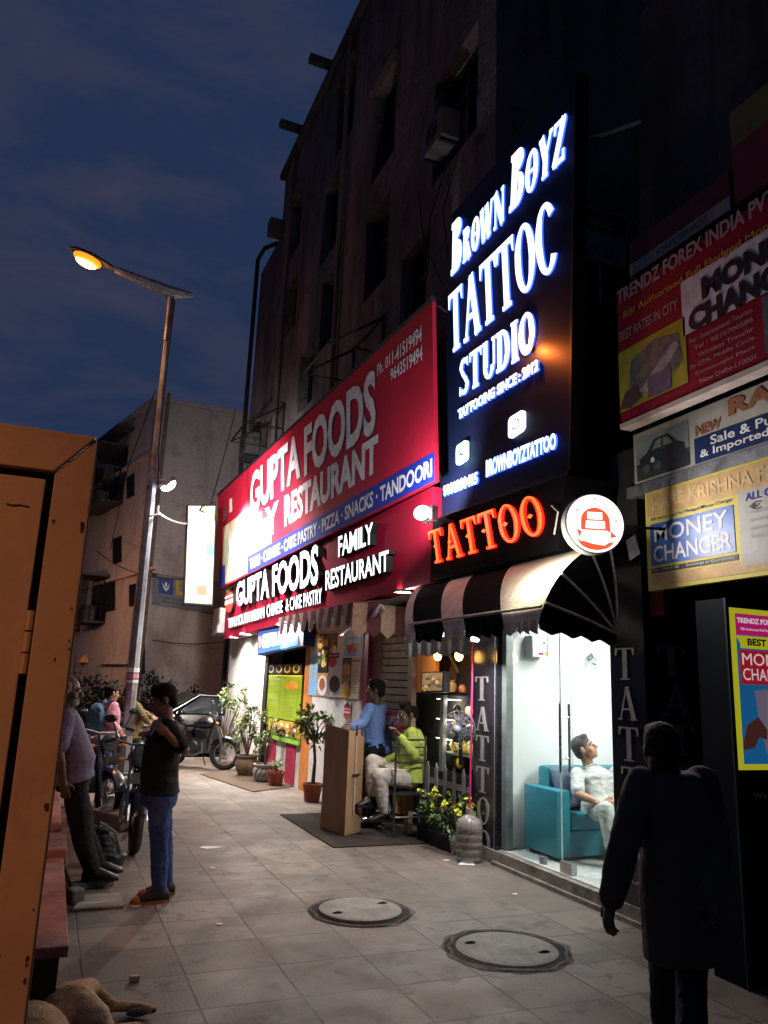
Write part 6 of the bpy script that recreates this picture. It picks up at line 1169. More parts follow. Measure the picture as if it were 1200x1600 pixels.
# flower trough by the fence
ypm = mat('flower_yellow', (.75, .75, .10), .6, ns=20)
for i, (x, y) in enumerate(((4.03, 8.27), (4.05, 8.03), (4.06, 7.79), (4.08, 7.58))):
    p = Vector((x+.04, y, 0)); t = plant('flower_pot', ['flowering plant pot by the chair leg, leftmost along the fence', 'flowering plant pot second from the chair along the fence', 'flowering plant pot third from the chair along the fence', 'flowering plant pot nearest the water jar along the fence'][i], p, (.10, .17, (black_iron, mat('pot_white', (.5, .48, .46)))[i == 3], 'flower'), [((0, 0, .36), (.15, .13, .14))], 150, .07, 30+i, 4, 0, 'flower pot', (2, 2, 1))
    rd = random.Random(i); f = MB()
    for k in range(6 if i else 3):
        c = p+Vector((rd.uniform(-.12, .10), rd.uniform(-.18, -.02), rd.uniform(.34, .58)))
        for q_ in range(9): d = Vector((rd.gauss(0, 1), rd.gauss(0, 1), rd.gauss(.4, .7))).normalized(); leaf(f, c, d, .055, .02, rd.uniform(-1, 1))
    f.build('blossom', ypm, t)
p = onp(622, 1248, (GW[0]+WN*.02, WN)); b = Board([onp(x, y, (GW[0]+WN*.02, WN)) for x, y in ((613, 1222), (631, 1222), (630, 1272), (614, 1270))], WN); t = thing('food_poster', 'yellow and orange snack poster standing low behind the metal chair', 'poster', b.at(.5, 0)); b.body(ypk[0], .02); scatter(b, 'food_print', .1, .1, .9, .9, 14, 15, [FO, FC, FE, FB], .08, .16, 1); b.done(t)
# ================================================================== vehicles
def xform(mb, loc, yaw): 
    M = Matrix.Translation(Vector(loc)) @ Matrix.Rotation(R(yaw), 4, 'Z'); mb.v = [tuple(M @ Vector(v)) for v in mb.v]; return mb
rub = mat('tyre_rubber', (.018, .018, .018), .85, ns=30); chrome = mat('chrome', (.34, .33, .32), .32, .5, .9, ns=9, na=.2); bkp = mat('black_paint', (.012, .012, .014), .25, .5, coat=.4, ns=4)
def motorcycle(label, loc, yaw, steer=0, paint=bkp, lean=0):
    t = thing('motorcycle', label, 'motorcycle', loc, 'motorcycles parked along the pavement'); B_ = lambda mb, n, ma, p=t, s=True: xform(mb, loc, yaw).build(n, ma, p, s)
    def st(v):                                   # steering turn about the head at x=.42
        p = Vector(v)-Vector((.42, 0, 0)); p.rotate(Matrix.Rotation(R(steer), 3, 'Z')); return p+Vector((.42, 0, 0))
    def stm(mb): mb.v = [tuple(st(v)) for v in mb.v]; return mb
    for x, f in ((.66, 1), (-.62, 0)):
        k = (lambda m: stm(m)) if f else (lambda m: m)
        w = B_(k(MB().torus((x, 0, .30), .255, .047, (0, 1, 0), 36, 10)), 'wheel', rub); rm = MB().torus((x, 0, .30), .208, .014, (0, 1, 0), 36, 6).tube([(x, -.05, .3), (x, .05, .3)], .045, 12)
        for i in range(14): a = 6.283*i/14; rm.tube([(x+.04*math.cos(a), .02*(-1)**i, .3+.04*math.sin(a)), (x+.205*math.cos(a+.2), 0, .3+.205*math.sin(a+.2))], .004, 4)
        B_(k(rm), 'rim', chrome, w); B_(k(MB().torus((x, .05, .3), .09, .004, (0, 1, 0), 20, 4)), 'brake_disc', grey_metal, w)
        mg = MB(); rg = []
        for i in range(9): a = R((20 if f else 30)+(150 if f else 140)*i/8); rg.append([(x+.315*math.cos(a), y, .30+.315*math.sin(a)+dz) for y, dz in ((-.06, -.02), (-.03, .008), (.03, .008), (.06, -.02))])
        B_(k(mg.loft(rg)), 'mudguard', paint if f else paint)
    fk = MB()
    for y in (-.09, .09): fk.tube([(.66, y, .30), (.55, y, .62), (.42, y, .98)], [.022, .026, .02], 8)
    B_(stm(fk), 'fork', chrome); hb = MB().tube([(.40, -.36, 1.02), (.37, -.28, 1.05), (.44, -.1, 1.0), (.44, .1, 1.0), (.37, .28, 1.05), (.40, .36, 1.02)], .012, 8); B_(stm(hb), 'handlebar', chrome)
    for s in (-1, 1):
        B_(stm(MB().tube([(.38, s*.26, 1.05), (.40, s*.37, 1.02)], .018, 8)), 'grip', rub); B_(stm(MB().tube([(.40, s*.24, 1.05), (.42, s*.30, 1.22)], .006, 5).ell((.42, s*.33, 1.25), (.02, .065, .04))), 'mirror', bkp); B_(stm(MB().tube([(.5, s*.09, .86), (.5, s*.17, .86)], .008, 5).ell((.51, s*.2, .86), (.03, .035, .025))), 'indicator', mat('amber', (.8, .28, .03), .3))
    hl = B_(stm(MB().lathe((.44, 0, .90), [(.001, 0), (.08, .02), (.105, .10), (.11, .13)], 20, (1, 0, 0))), 'headlight', bkp); B_(stm(MB().lathe((.44, 0, .90), [(.105, .125), (.07, .145), (.001, .15)], 20, (1, 0, 0))), 'lens', mat('lens_clear', (.10, .105, .11), .08, .6), hl)
    rings = []
    for x, w, z0, z1 in ((.38, .06, .80, .88), (.28, .13, .74, .96), (.10, .15, .72, .96), (-.08, .10, .74, .86), (-.14, .06, .76, .82)): rings.append([(x, w*math.cos(a), (z0+z1)/2+(z1-z0)/2*math.sin(a)) for a in [6.283*i/14 for i in range(14)]])
    B_(MB().loft(rings), 'tank', paint); rings = []
    for x, w, z0, z1 in ((-.06, .10, .76, .84), (-.2, .14, .74, .83), (-.5, .13, .78, .88), (-.82, .09, .82, .92), (-.88, .05, .85, .9)): rings.append([(x, w*math.cos(a), (z0+z1)/2+(z1-z0)/2*math.sin(a)) for a in [6.283*i/14 for i in range(14)]])
    B_(MB().loft(rings), 'seat', mat('seat_vinyl', (.02, .02, .02), .5, ns=20)); en = MB().box((.10, 0, .42), (.34, .24, .26)).box((.14, 0, .62), (.18, .18, .18)).lathe((.02, -.16, .40), [(.001, 0), (.10, 0), (.12, .03), (.12, .3), (.1, .32), (.001, .32)], 18, (0, 1, 0))
    for i in range(6): en.box((.14, 0, .55+i*.028), (.24, .24, .008))
    B_(en, 'engine', mat('engine_alloy', (.07, .07, .072), .45, .5, .6, ns=15, na=.4), t, False); B_(MB().tube([(.24, -.12, .5), (.28, -.14, .32), (.05, -.15, .24), (-.3, -.16, .27), (-.8, -.17, .36)], [.02, .02, .025, .045, .05], 10), 'exhaust', chrome)
    fr = MB().tube([(.42, 0, .95), (.30, 0, .62), (.25, 0, .30), (-.2, 0, .28), (-.35, 0, .55), (-.1, 0, .74)], .022, 6); 
    for s in (-1, 1): fr.tube([(-.62, s*.09, .30), (-.2, s*.07, .34)], .02, 6).tube([(-.6, s*.10, .32), (-.5, s*.11, .78)], .024, 8)
    B_(fr, 'frame', black_iron); B_(MB().box((-.22, -.11, .58), (.26, .03, .22)).box((-.22, .11, .58), (.26, .03, .22)), 'side_panel', paint, t, False); B_(MB().ell((-.90, 0, .80), (.04, .07, .04)), 'tail_light', mat('tail_red', (.4, .01, .01), .3)); B_(MB().box((-.97, 0, .62), (.012, .2, .12)), 'number_plate', wht, t, False)
    B_(stm(MB().box((.68, 0, .70), (.012, .2, .10))), 'number_plate', mat('plate_grey', (.12, .12, .11), .6), t, False); B_(MB().tube([(.02, .1, .3), (-.08, .3, .02)], .012, 6), 'stand', black_iron); return t
p = onz(204, 1337); motorcycle('dark motorcycle parked behind the man in the black shirt, big front wheel showing', (p.x+.10, p.y+.72, 0), -99, 8)
p = onz(342, 1205); motorcycle('black motorcycle with shining front wheel rim parked by the pale wall corner', (p.x-.32, p.y+.62, 0), -58, 34)
motorcycle('motorcycle standing behind the street lamp and the plaid shirted person', (1.55, 15.2, 0), -115, -18)
motorcycle('motorcycle half hidden between the elderly man and the pink shirted person', (.62, 10.6, 0), -80, 12, mat('silver_paint', (.25, .25, .27), .3, .5, .5))
# saloon car
def car(label, loc, yaw):
    t = thing('parked_car', label, 'car', loc); B_ = lambda mb, n, ma, p=t, s=True: xform(mb, loc, yaw).build(n, ma, p, s)
    paint = mat('car_paint', (.012, .012, .014), .22, .5, .3, coat=.6, ns=3); prof_ = [(-2.1, .34, .62), (-2.05, .28, .86), (-1.5, .22, .93), (-.9, .2, .96), (0, .2, .95), (.95, .2, .93), (1.6, .22, .82), (2.05, .3, .68), (2.12, .4, .55)]
    rings = []
    for x, z0, z1 in prof_: w = .84 if abs(x) < 1.7 else .76; rings.append([(x, -w*.93, z0), (x, w*.93, z0), (x, w, z0+.15), (x, w, (z0+z1)/2+.1), (x, w*.9, z1), (x, -w*.9, z1), (x, -w, (z0+z1)/2+.1), (x, -w, z0+.15)])
    B_(MB().loft(rings), 'body', paint); rf = []
    for x, z, w in ((-1.55, .94, .70), (-.95, 1.33, .58), (-.3, 1.40, .60), (.25, 1.37, .59), (1.05, .95, .72)): rf.append([(x, -w, z-.02), (x, w, z-.02), (x, w*.9, z), (x, -w*.9, z)])
    B_(MB().loft(rf), 'roof', paint)
    gz = mat('car_glass', (.02, .024, .028), .05, .6); trim = mat('car_trim', (.30, .30, .31), .4, .5, .8)
    for s in (-1, 1):
        gl_ = MB().slab([(-1.30, s*.80, .97), (.80, s*.80, .97), (.22, s*.63, 1.33), (-.85, s*.62, 1.29)], (0, s, 0), .012); B_(gl_, 'side_window', gz, t, False)
        B_(MB().tube([(.98, s*.80, .95), (.25, s*.64, 1.37), (-.85, s*.63, 1.33), (-1.42, s*.79, .96)], .016, 6), 'window_trim', trim); B_(MB().tube([(-.25, s*.80, .97), (-.28, s*.64, 1.34)], .022, 6), 'door_pillar', paint); B_(MB().ell((.72, s*.93, 1.0), (.07, .10, .06)), 'mirror', paint); B_(MB().tube([(.05, s*.86, .80), (.22, s*.86, .80)], .016, 6), 'door_handle', trim)
        for x in (-1.3, 1.32): w = B_(MB().torus((x, s*.76, .31), .235, .078, (0, 1, 0), 28, 8), 'wheel', rub); B_(MB().lathe((x, s*.80, .31), [(.001, .02), (.15, .02), (.19, 0)], 20, (0, s, 0)), 'rim', trim, w)
        B_(MB().ell((1.98, s*.6, .64), (.10, .16, .07)), 'headlight', mat('lens_clear', (.6, .62, .62))); B_(MB().ell((-2.02, s*.62, .74), (.07, .15, .09)), 'tail_light', MATS['tail_red'])
    B_(MB().slab([(1.08, -.66, .96), (1.08, .66, .96), (.28, .54, 1.36), (.28, -.54, 1.36)], (.35, 0, .9), .03), 'windscreen', gz, t, False); B_(MB().box((2.12, 0, .48), (.02, .5, .12)), 'number_plate', wht, t, False)
    return t
car('dark saloon car with pale window trim parked behind the motorcycle', (3.35, 18.9, -.055), 186)
# ================================================================== people
def skin_mat(n, c): return mat(n, c, .5, .4, ns=20, na=.08)
hairm = mat('black_hair', (.012, .010, .009), .7, .12, ns=60, na=.5, bump=.4, bs=150)
def cloth(n, c, **k): return mat(n, c, .85, .2, ns=k.pop('ns', 10), na=k.pop('na', .16), bump=.9, bs=17, stretch=(1, 1, .6), **k)
def plaid(n, cols, sc):
    m = bpy.data.materials.new(n); m.use_nodes = True; t = m.node_tree; b = t.nodes['Principled BSDF']; b.inputs['Roughness'].default_value = .85; L = t.links.new; tc = t.nodes.new('ShaderNodeTexCoord'); last = None
    for k, (ax, s) in enumerate((('X', sc), ('Z', sc), ('Y', sc))):
        wv = t.nodes.new('ShaderNodeTexWave'); wv.bands_direction = ax; wv.inputs['Scale'].default_value = s; wv.inputs['Distortion'].default_value = 1.2; wv.inputs['Detail'].default_value = 1; wv.inputs['Detail Scale'].default_value = .6; L(tc.outputs['Object'], wv.inputs[0])
        rp = t.nodes.new('ShaderNodeValToRGB'); rp.color_ramp.elements[0].position = .55; rp.color_ramp.elements[1].position = .65; L(wv.outputs['Fac'], rp.inputs[0])
        mx = t.nodes.new('ShaderNodeMixRGB'); mx.inputs[2].default_value = (*cols[1+(k > 0)], 1); ml = t.nodes.new('ShaderNodeMath'); ml.operation = 'MULTIPLY'; ml.inputs[1].default_value = .6; L(rp.outputs[0], ml.inputs[0]); L(ml.outputs[0], mx.inputs[0])
        if last is None: mx.inputs[1].default_value = (*cols[0], 1)
        else: L(last, mx.inputs[1])
        last = mx.outputs[0]
    L(last, b.inputs['Base Color']); return m
def hand(mb, w, d, n, side, curl=.5, s=1.0):
    """palm and five fingers; d = along the fingers, n = palm's outward normal, side = towards the thumb"""
    d = d.normalized(); side = (side-d*side.dot(d)).normalized(); n = d.cross(side) if d.cross(side).dot(n) > 0 else side.cross(d)
    rot = Matrix((side, n, d)).transposed(); mb.cap(w-d*.02, w+d*.03, .027*s, .030*s); mb.ell(w+d*.052*s, (.042*s, .017*s, .052*s), rot, 12, 8)
    for i, (o, L) in enumerate(((.031, .072), (.011, .082), (-.010, .076), (-.030, .058))):
        b = w+d*.092*s+side*o*s; c = curl*(1+.12*i); p0 = b; a = 0; 
        for k, f in enumerate((.45, .32, .23)):
            a += c*(.7, .9, .6)[k]; p1 = p0+(d*math.cos(a)+n*math.sin(a)+side*o*.6)*L*f*s*1.05; mb.cap(p0, p1, (.0105-.001*k)*s, (.0098-.001*k)*s, 8); p0 = p1
    b = w+d*.03*s+side*.034*s; p1 = b+(side*.75+d*.65+n*.25).normalized()*.038*s; p2 = p1+(d*.9+side*.25+n*.35).normalized()*.032*s; mb.cap(b, p1, .014*s, .0115*s, 8).cap(p1, p2, .0115*s, .0095*s, 8)
def ringloft(mb, secs, n=20):
    """secs: (centre, half width, half depth, right, front)"""
    return mb.loft([[c+r*w*math.copysign(abs(math.cos(a))**.85, math.cos(a))+f*dp*math.copysign(abs(math.sin(a))**.9, math.sin(a)) for a in [6.2832*i/n for i in range(n)]] for c, w, dp, r, f in secs])
def person(label, J, face, front, C, sleeve='short', hem=.06, belly=0, wide=1.0, scale=1.0, hairstyle='short', beard=None, collar=True, curl=(.5, .5), fold=.0055, hands=True, jacket=0, tuck=False, hup=None, group=None, bald=False, hsc=1.06):
    g = Vector(((J['anL']+J['anR'])/2)) if 'anL' in J else J['pelvis'].copy(); lo = min(J['anL'].z, J['anR'].z)-.08; g.z = lo
    t = thing('person', label, 'person', g, group); s = scale; sk = C['skin']
    face = Vector(face).normalized(); front = Vector(front).normalized(); up = (J['neck']-J['pelvis']).normalized(); right = front.cross(up).normalized(); fr = up.cross(right).normalized()
    sr = (J['shR']-J['shL']).normalized(); sf = up.cross(sr).normalized(); sf = sf if sf.dot(front) > -.2 else -sf
    P, Cc, Nk, Hd = J['pelvis'], J['chest'], J['neck'], J['head']
    def torso(mb, inf, low=-.05, top=True, flare=0):
        waist = P.lerp(Cc, .45)+fr*belly*.35; secs = []
        secs.append((P+up*low, (.158+flare)*s*wide+inf, (.115+flare)*s+inf+belly*.2, right, fr)); secs.append((P+up*.04, .158*s*wide+inf+flare*.6, .118*s+inf+belly*.4, right, fr))
        secs.append((waist, .148*s*wide+inf+flare*.3, .108*s+inf+belly*.6, right, fr)); secs.append((Cc, .165*s*wide+inf, .118*s+inf+belly*.25, (right+sr).normalized(), (fr+sf).normalized()))
        sm = (J['shL']+J['shR'])/2; secs.append((Cc.lerp(sm, .75), .168*s+inf, .105*s+inf, sr, sf)); secs.append((sm+up*.025, .125*s+inf, .078*s+inf, sr, sf))
        if top: secs.append((sm.lerp(Nk, .75)+up*.01, .065*s+inf, .06*s+inf, sr, sf))
        return ringloft(mb, secs)
    def limb(mb, a, b, c, ra, rb, rc, inf=0, upto=1.0):
        mb.cap(a, a.lerp(b, .45), ra+inf, (ra*.45+rb*.55)+.004+inf).cap(a.lerp(b, .45), b, (ra*.45+rb*.55)+.004+inf, rb+inf)
        if upto > 0: e = b.lerp(c, upto); m_ = b.lerp(c, min(.35, upto)); mb.cap(b, m_, rb+inf, rb*1.02+inf).cap(m_, e, rb*1.02+inf, rb+(rc-rb)*upto+inf)
    # --- body: one continuous surface
    mb = MB(); torso(mb, 0); mb.cap(Nk-up*.05, Hd-face*.015, .058*s, .052*s)
    hu = Vector(hup).normalized() if hup else Vector((0, 0, 1)); hs = face.cross(hu).normalized(); hu = hs.cross(face).normalized(); HR = Matrix((hs, face, hu)).transposed()
    s_body = s; s = s*hsc; hd = lambda x, y, z: Hd+hs*x*s+face*y*s+hu*z*s
    mb.ell(hd(0, -.008, .028), (.073*s, .094*s, .090*s), HR, 20, 14); mb.ell(hd(0, .028, -.045), (.056*s, .062*s, .070*s), HR, 16, 10); mb.ell(hd(0, .066, -.092), (.028*s, .024*s, .022*s), HR, 10, 8)
    mb.cap(hd(0, .088, .012), hd(0, .112, -.028), .009*s, .015*s, 8); 
    for x in (-1, 1): mb.ell(hd(x*.078, -.012, -.006), (.012*s, .022*s, .034*s), HR, 8, 6); mb.ell(hd(x*.03, .080, .022), (.026*s, .014*s, .010*s), HR, 8, 6); mb.ell(hd(x*.013, .103, -.034), (.010*s, .010*s, .008*s), HR, 8, 6); mb.ell(hd(x*.042, .055, -.03), (.022*s, .024*s, .026*s), HR, 8, 6)
    mb.ell(hd(0, .090, -.058), (.026*s, .011*s, .007*s), HR, 10, 6); mb.ell(hd(0, .086, -.070), (.022*s, .012*s, .008*s), HR, 10, 6)
    s = s_body
    for S_ in 'LR':
        limb(mb, J['sh'+S_], J['el'+S_], J['wr'+S_], .052*s, .041*s, .028*s); limb(mb, J['hip'+S_], J['kn'+S_], J['an'+S_], .085*s, .056*s, .038*s); mb.cap(J['an'+S_], J['an'+S_].lerp(J['toe'+S_], .8)-Vector((0, 0, .012)), .034*s, .018*s)
        if hands:
            d = J.get('hd'+S_) or (J['wr'+S_]-J['el'+S_]); d = Vector(d).normalized(); sd = right*(-1 if S_ == 'L' else 1); n_ = J.get('pn'+S_); n_ = Vector(n_) if n_ else (-sd); th = J.get('th'+S_); th = Vector(th) if th else front+Vector((0, 0, .2)); hand(mb, J['wr'+S_], d, n_, th, curl['LR'.index(S_)], s)
    remesh(mb, 'body', sk, t, .0078, 3)
    # --- eyes, brows, hair
    s = s_body*hsc; ey = MB(); ip = MB()
    for x in (-1, 1): ey.ell(hd(x*.029, .080, .006), (.014*s, .011*s, .0075*s), HR, 10, 6); ip.ell(hd(x*.029, .0885, .006), (.006*s, .004*s, .006*s), HR, 8, 6); ip.ell(hd(x*.030, .088, .028), (.024*s, .008*s, .0055*s), HR, 8, 5)
    ey.build('eyes', mat('eye_white', (.55, .52, .48), .3), t, True); ip.build('brows', hairm, t, True)
    hm = C.get('hair', hairm); h = MB()
    if not bald: h.ell(hd(0, -.016, .044), (.080*s, .098*s, .088*s), HR, 20, 14); h.ell(hd(0, -.058, -.004), (.070*s, .052*s, .072*s), HR, 14, 10); h.ell(hd(0, .038, .098), (.062*s, .046*s, .032*s), HR, 12, 8)
    else: h.ell(hd(0, -.052, -.008), (.079*s, .056*s, .058*s), HR, 14, 10)
    for x in (-1, 1): h.ell(hd(x*.062, -.01, .03), (.018*s, .042*s, .055*s), HR, 10, 8)
    if hairstyle == 'bun': h.ell(hd(0, -.085, .06), (.05*s, .045*s, .05*s), HR, 12, 8); h.ell(hd(0, -.07, -.02), (.06*s, .04*s, .06*s), HR, 12, 8)
    remesh(h, 'hair', hm, t, .009, 2, .004, 40, len(label))
    if beard: bd = MB().ell(hd(0, .05, -.082), (.053*s, .052*s, .042*s), HR, 12, 8).ell(hd(0, .092, -.046), (.028*s, .012*s, .007*s), HR, 10, 6); remesh(bd, 'beard', beard, t, .008, 2, .003, 50, 2)
    s = s_body
    # --- clothes
    tr = MB(); ringloft(tr, [(P+up*(.10 if tuck else .07), .158*s*wide+.016, .116*s+.016+belly*.35, right, fr), (P, .168*s*wide+.014, .122*s+.016+belly*.2, right, fr), (P-up*.07, .16*s*wide+.012, .115*s+.016, right, fr)])
    for S_ in 'LR':
        a, b, c = J['hip'+S_], J['kn'+S_], J['an'+S_]; k = C.get('leg', 1.0); tr.cap(a, a.lerp(b, .5), .098*s, .084*s*k).cap(a.lerp(b, .5), b, .084*s*k, .070*s*k).cap(b, b.lerp(c, .4), .070*s*k, .068*s*k).cap(b.lerp(c, .4), b.lerp(c, .93), .068*s*k, .058*s*k)
    remesh(tr, 'trousers', C['trousers'], t, .011, 7, fold, 9, 3)
    sh = MB(); torso(sh, .020+jacket, -hem, True, (.0 if jacket > .01 else .026) if not tuck else 0); u_ = {'short': 0, 'long': .96, 'roll': .5}[sleeve]
    for S_ in 'LR':
        a, b, c = J['sh'+S_], J['el'+S_], J['wr'+S_]
        if sleeve == 'short': sh.cap(a, a.lerp(b, .80), .068*s+jacket, .066*s+jacket)
        else: limb(sh, a, b, c, .064*s, .054*s, .042*s, .006+jacket, u_)
    remesh(sh, 'jacket' if jacket > .01 else 'shirt', C['shirt'], t, .010, 8, fold, 10, 7)
    if collar: co = MB().torus(Nk-up*.012, .066*s, .014*s, up*1.0-fr*.25, 20, 6); co.build('collar', C['shirt'], t, True)
    for S_ in 'LR':
        a, b = J['an'+S_], J['toe'+S_]; d = (b-a); d.z = 0; d.normalize(); z0 = b.z-.045; so_ = MB(); sd = Vector((-d.y, d.x, 0)); base = Vector((a.x, a.y, 0)); rings = []
        for f, w, h_ in ((-.075, .03, .07), (-.055, .041, .10), (.02, .045, .112), (.07, .048, .092), (.12, .048, .068), (.165, .044, .05), (.205, .026, .03)):
            c = base+d*f*s; rings.append([Vector((c.x, c.y, 0))+sd*w*s*math.cos(q)+Vector((0, 0, z0+.004+h_*s*(.5+.5*math.sin(q)))) for q in [6.283*i/12 for i in range(12)]])
        so_.loft(rings); so = so_.build('shoe', C['shoe'], t, True); MB().loft([[p+Vector((0, 0, 0)) for p in r_] for r_ in [[base+d*f*s+sd*w*s*k+Vector((0, 0, z)) for k, z in ((-1, z0), (1, z0), (1, z0+.022), (-1, z0+.022))] for f, w in ((-.075, .03), (-.03, .043), (.1, .051), (.17, .045), (.212, .024))]]).build('sole', C.get('sole', ink), so)
    return t
def pose(Y0, **k):
    J = {}
    for n, v in k.items():
        if n.startswith(('hd', 'pn', 'th')): J[n] = Vector(v); continue
        x, y = v[0], v[1]; J[n] = ony(x, y, Y0+(v[2] if len(v) > 2 else 0))
    return J
def ground(J, z=0, zs=None):
    for S_ in 'LR': J['an'+S_].z = z+.09; J['toe'+S_].z = z+.045
    return J
den = cloth('denim_blue', (.03, .055, .15), stain=(.065, .10, .21), ss=5); blk_c = cloth('cloth_black', (.012, .012, .013)); skin1 = skin_mat('skin_brown', (.22, .115, .07)); skin2 = skin_mat('skin_dark', (.13, .07, .045)); skin3 = skin_mat('skin_tan', (.42, .23, .15))
shoe_b = mat('shoe_black', (.015, .014, .014), .4, ns=8)
# man in black T shirt
J = ground(pose(6.63, head=(256, 1094), neck=(262, 1124), chest=(254, 1165), pelvis=(249, 1244), shL=(262, 1136, -.19), shR=(258, 1134, .19), elL=(288, 1172, -.22), wrL=(262, 1148, -.26), elR=(256, 1178, .24), wrR=(238, 1152, .10), hipL=(249, 1252, -.09), hipR=(250, 1252, .09), knL=(249, 1322, -.10), knR=(256, 1318, .10), anL=(249, 1392, -.10), anR=(258, 1385, .10), toeL=(214, 1402, -.12), toeR=(226, 1392, .08), hdL=(-.75, .1, .6), thL=(0, .3, 1), hdR=(-.5, -.6, .4)))
shoe_o = mat('shoe_black_orange', (.02, .018, .018), .6, ns=12)
pt = person('man in black T shirt and blue jeans with orange toed shoes, looking at a phone', J, (-.94, .1, -.28), (-.98, .12, 0), dict(skin=skin1, shirt=blk_c, trousers=den, shoe=shoe_o, sole=mat('sole_orange', (.22, .08, .03), .7)), 'short', -.03, .03, 1.12, 1.0, fold=.008)
for S_ in 'LR':
    a, b = J['an'+S_], J['toe'+S_]; d = (b-a); d.z = 0; d.normalize(); MB().ell(Vector((a.x, a.y, .030))+d*.155, (.052, .046, .027), Matrix.Rotation(math.atan2(d.y, d.x), 3, 'Z')).build('toe_cap', mat('toe_orange', (.40, .12, .035), .7), pt, True)
w = J['wrL']+Vector((-.10, -.02, .06)); tag(MB().box(w, (.012, .075, .15), Matrix.Rotation(.5, 3, 'Y')).build('mobile_phone', mat('phone_grey', (.12, .12, .13), .2, .5), None, False, .006), 'dark phone held in the raised hand of the man in black', 'phone')
# elderly man at left
J = ground(pose(7.2, head=(106, 1080), neck=(101, 1110), chest=(108, 1160), pelvis=(114, 1216), shL=(102, 1120, .19), shR=(103, 1122, -.19), elR=(92, 1176, -.26), wrR=(99, 1222, -.24), elL=(112, 1176, .24), wrL=(122, 1222, .2), hipL=(116, 1224, .09), hipR=(116, 1226, -.09), knL=(134, 1306, .1), knR=(130, 1316, -.1), anL=(150, 1368, .12), anR=(142, 1378, -.12), toeL=(180, 1372, .12), toeR=(172, 1384, -.14)), .055)
person('elderly man with grey beard in a checked shirt, leaning back by the yellow panel', J, (.97, -.05, -.05), (.97, -.1, .1), dict(skin=skin2, shirt=plaid('check_violet', ((.15, .12, .19), (.05, .045, .09), (.20, .18, .25)), 17), trousers=blk_c, shoe=shoe_b, hair=mat('grey_hair', (.22, .20, .19), .6, ns=60, na=.4, bump=.3), leg=1.15), 'short', .02, .07, 1.12, 1.0, beard=mat('grey_beard', (.25, .23, .21), .7, ns=60, na=.4, bump=.3), bald=True)
# bag at his feet
p = onz(158, 1350, .06); bg_ = MB().ell((p.x, p.y, .2), (.13, .16, .17)).ell((p.x+.05, p.y-.05, .13), (.15, .13, .10)).ell((p.x-.02, p.y+.02, .32), (.08, .09, .07)); o = remesh(bg_, 'shoulder_bag', mat('bag_black', (.022, .022, .024), .45, ns=14, bump=.3), None, .012, 3, .02, 12, 5); tag(o, 'crumpled black bag on the stone slab at the elderly man\'s feet', 'bag'); MB().tube([Vector((p.x-.1, p.y, .3)), Vector((p.x-.05, p.y-.1, .42)), Vector((p.x+.08, p.y-.12, .34)), Vector((p.x+.15, p.y-.12, .15))], .012, 6).build('strap', mat('strap_grey', (.12, .12, .12)), None); 
bpy.data.objects['strap'].parent = o
# person in pink with backpack
J = ground(pose(13.0, head=(175, 1083), neck=(172, 1098), chest=(172, 1117), pelvis=(168, 1150), shL=(166, 1102, .14), shR=(178, 1103, -.13), elR=(170, 1127, -.22), wrR=(183, 1139, -.2), elL=(176, 1125, .2), wrL=(184, 1139, .18), hipL=(166, 1154, .08), hipR=(170, 1154, -.08), knL=(166, 1190, .08), knR=(167, 1192, -.08), anL=(158, 1222, .08), anR=(163, 1225, -.08), toeL=(168, 1224, .12), toeR=(174, 1229, -.08)), .0)
person('person in pink sweatshirt and jeans wearing a blue backpack by the lamp pole', J, (.9, .35, -.1), (.85, .5, 0), dict(skin=skin3, shirt=cloth('cloth_pink', (.62, .27, .33)), trousers=cloth('denim_mid', (.08, .12, .22), stain=(.16, .2, .3), ss=4), shoe=mat('shoe_brown', (.2, .1, .07), .6)), 'long', .03, 0, 1.0, 1.0, 'bun')
c = J['chest']+Vector((-.85, -.5, 0)).normalized()*.24-Vector((0, 0, .08)); Rz = Matrix.Rotation(math.atan2(.5, .85), 3, 'Z'); bk = MB().ell(c, (.13, .17, .25), Rz).ell(c-Vector((.05, .03, .12)), (.12, .14, .12), Rz).ell(c+Vector((0, 0, .12)), (.11, .14, .14), Rz)
bp_ = remesh(bk, 'backpack', cloth('pack_teal', (.05, .11, .17)), None, .014, 3, .012, 8, 3); tag(bp_, 'dark blue teal backpack worn by the person in pink', 'backpack')
for S_ in 'LR': MB().tube([c+Vector((0, 0, .2)), J['sh'+S_]+Vector((-.02, 0, .08)), J['sh'+S_]+Vector((.08, .05, .0)), J['chest']+(J['sh'+S_]-J['neck'])*.7+Vector((.08, .03, -.08)), c-Vector((0, 0, .15))], .02, 6).build('strap', mat('strap_blue', (.04, .07, .15)), bp_, True)
# person in plaid behind the pole
J = ground(pose(14.3, head=(203, 1082), neck=(208, 1097), chest=(213, 1112), pelvis=(208, 1148), shL=(208, 1102, .17), shR=(212, 1102, -.17), elR=(222, 1118, -.2), wrR=(231, 1128, -.1), elL=(224, 1114, .2), wrL=(236, 1120, .1), hipL=(207, 1152, .09), hipR=(209, 1152, -.09), knL=(214, 1188, .1), knR=(212, 1190, -.1), anL=(206, 1218, .1), anR=(204, 1220, -.1), toeL=(216, 1220, .1), toeR=(214, 1222, -.1)))
person('person in a yellow and dark plaid shirt leaning out from behind the lamp pole', J, (.8, -.5, -.2), (.9, -.4, 0), dict(skin=skin3, shirt=plaid('plaid_yellow', ((.24, .15, .03), (.02, .015, .01), (.04, .03, .015)), 7), trousers=blk_c, shoe=shoe_b), 'long', .06)
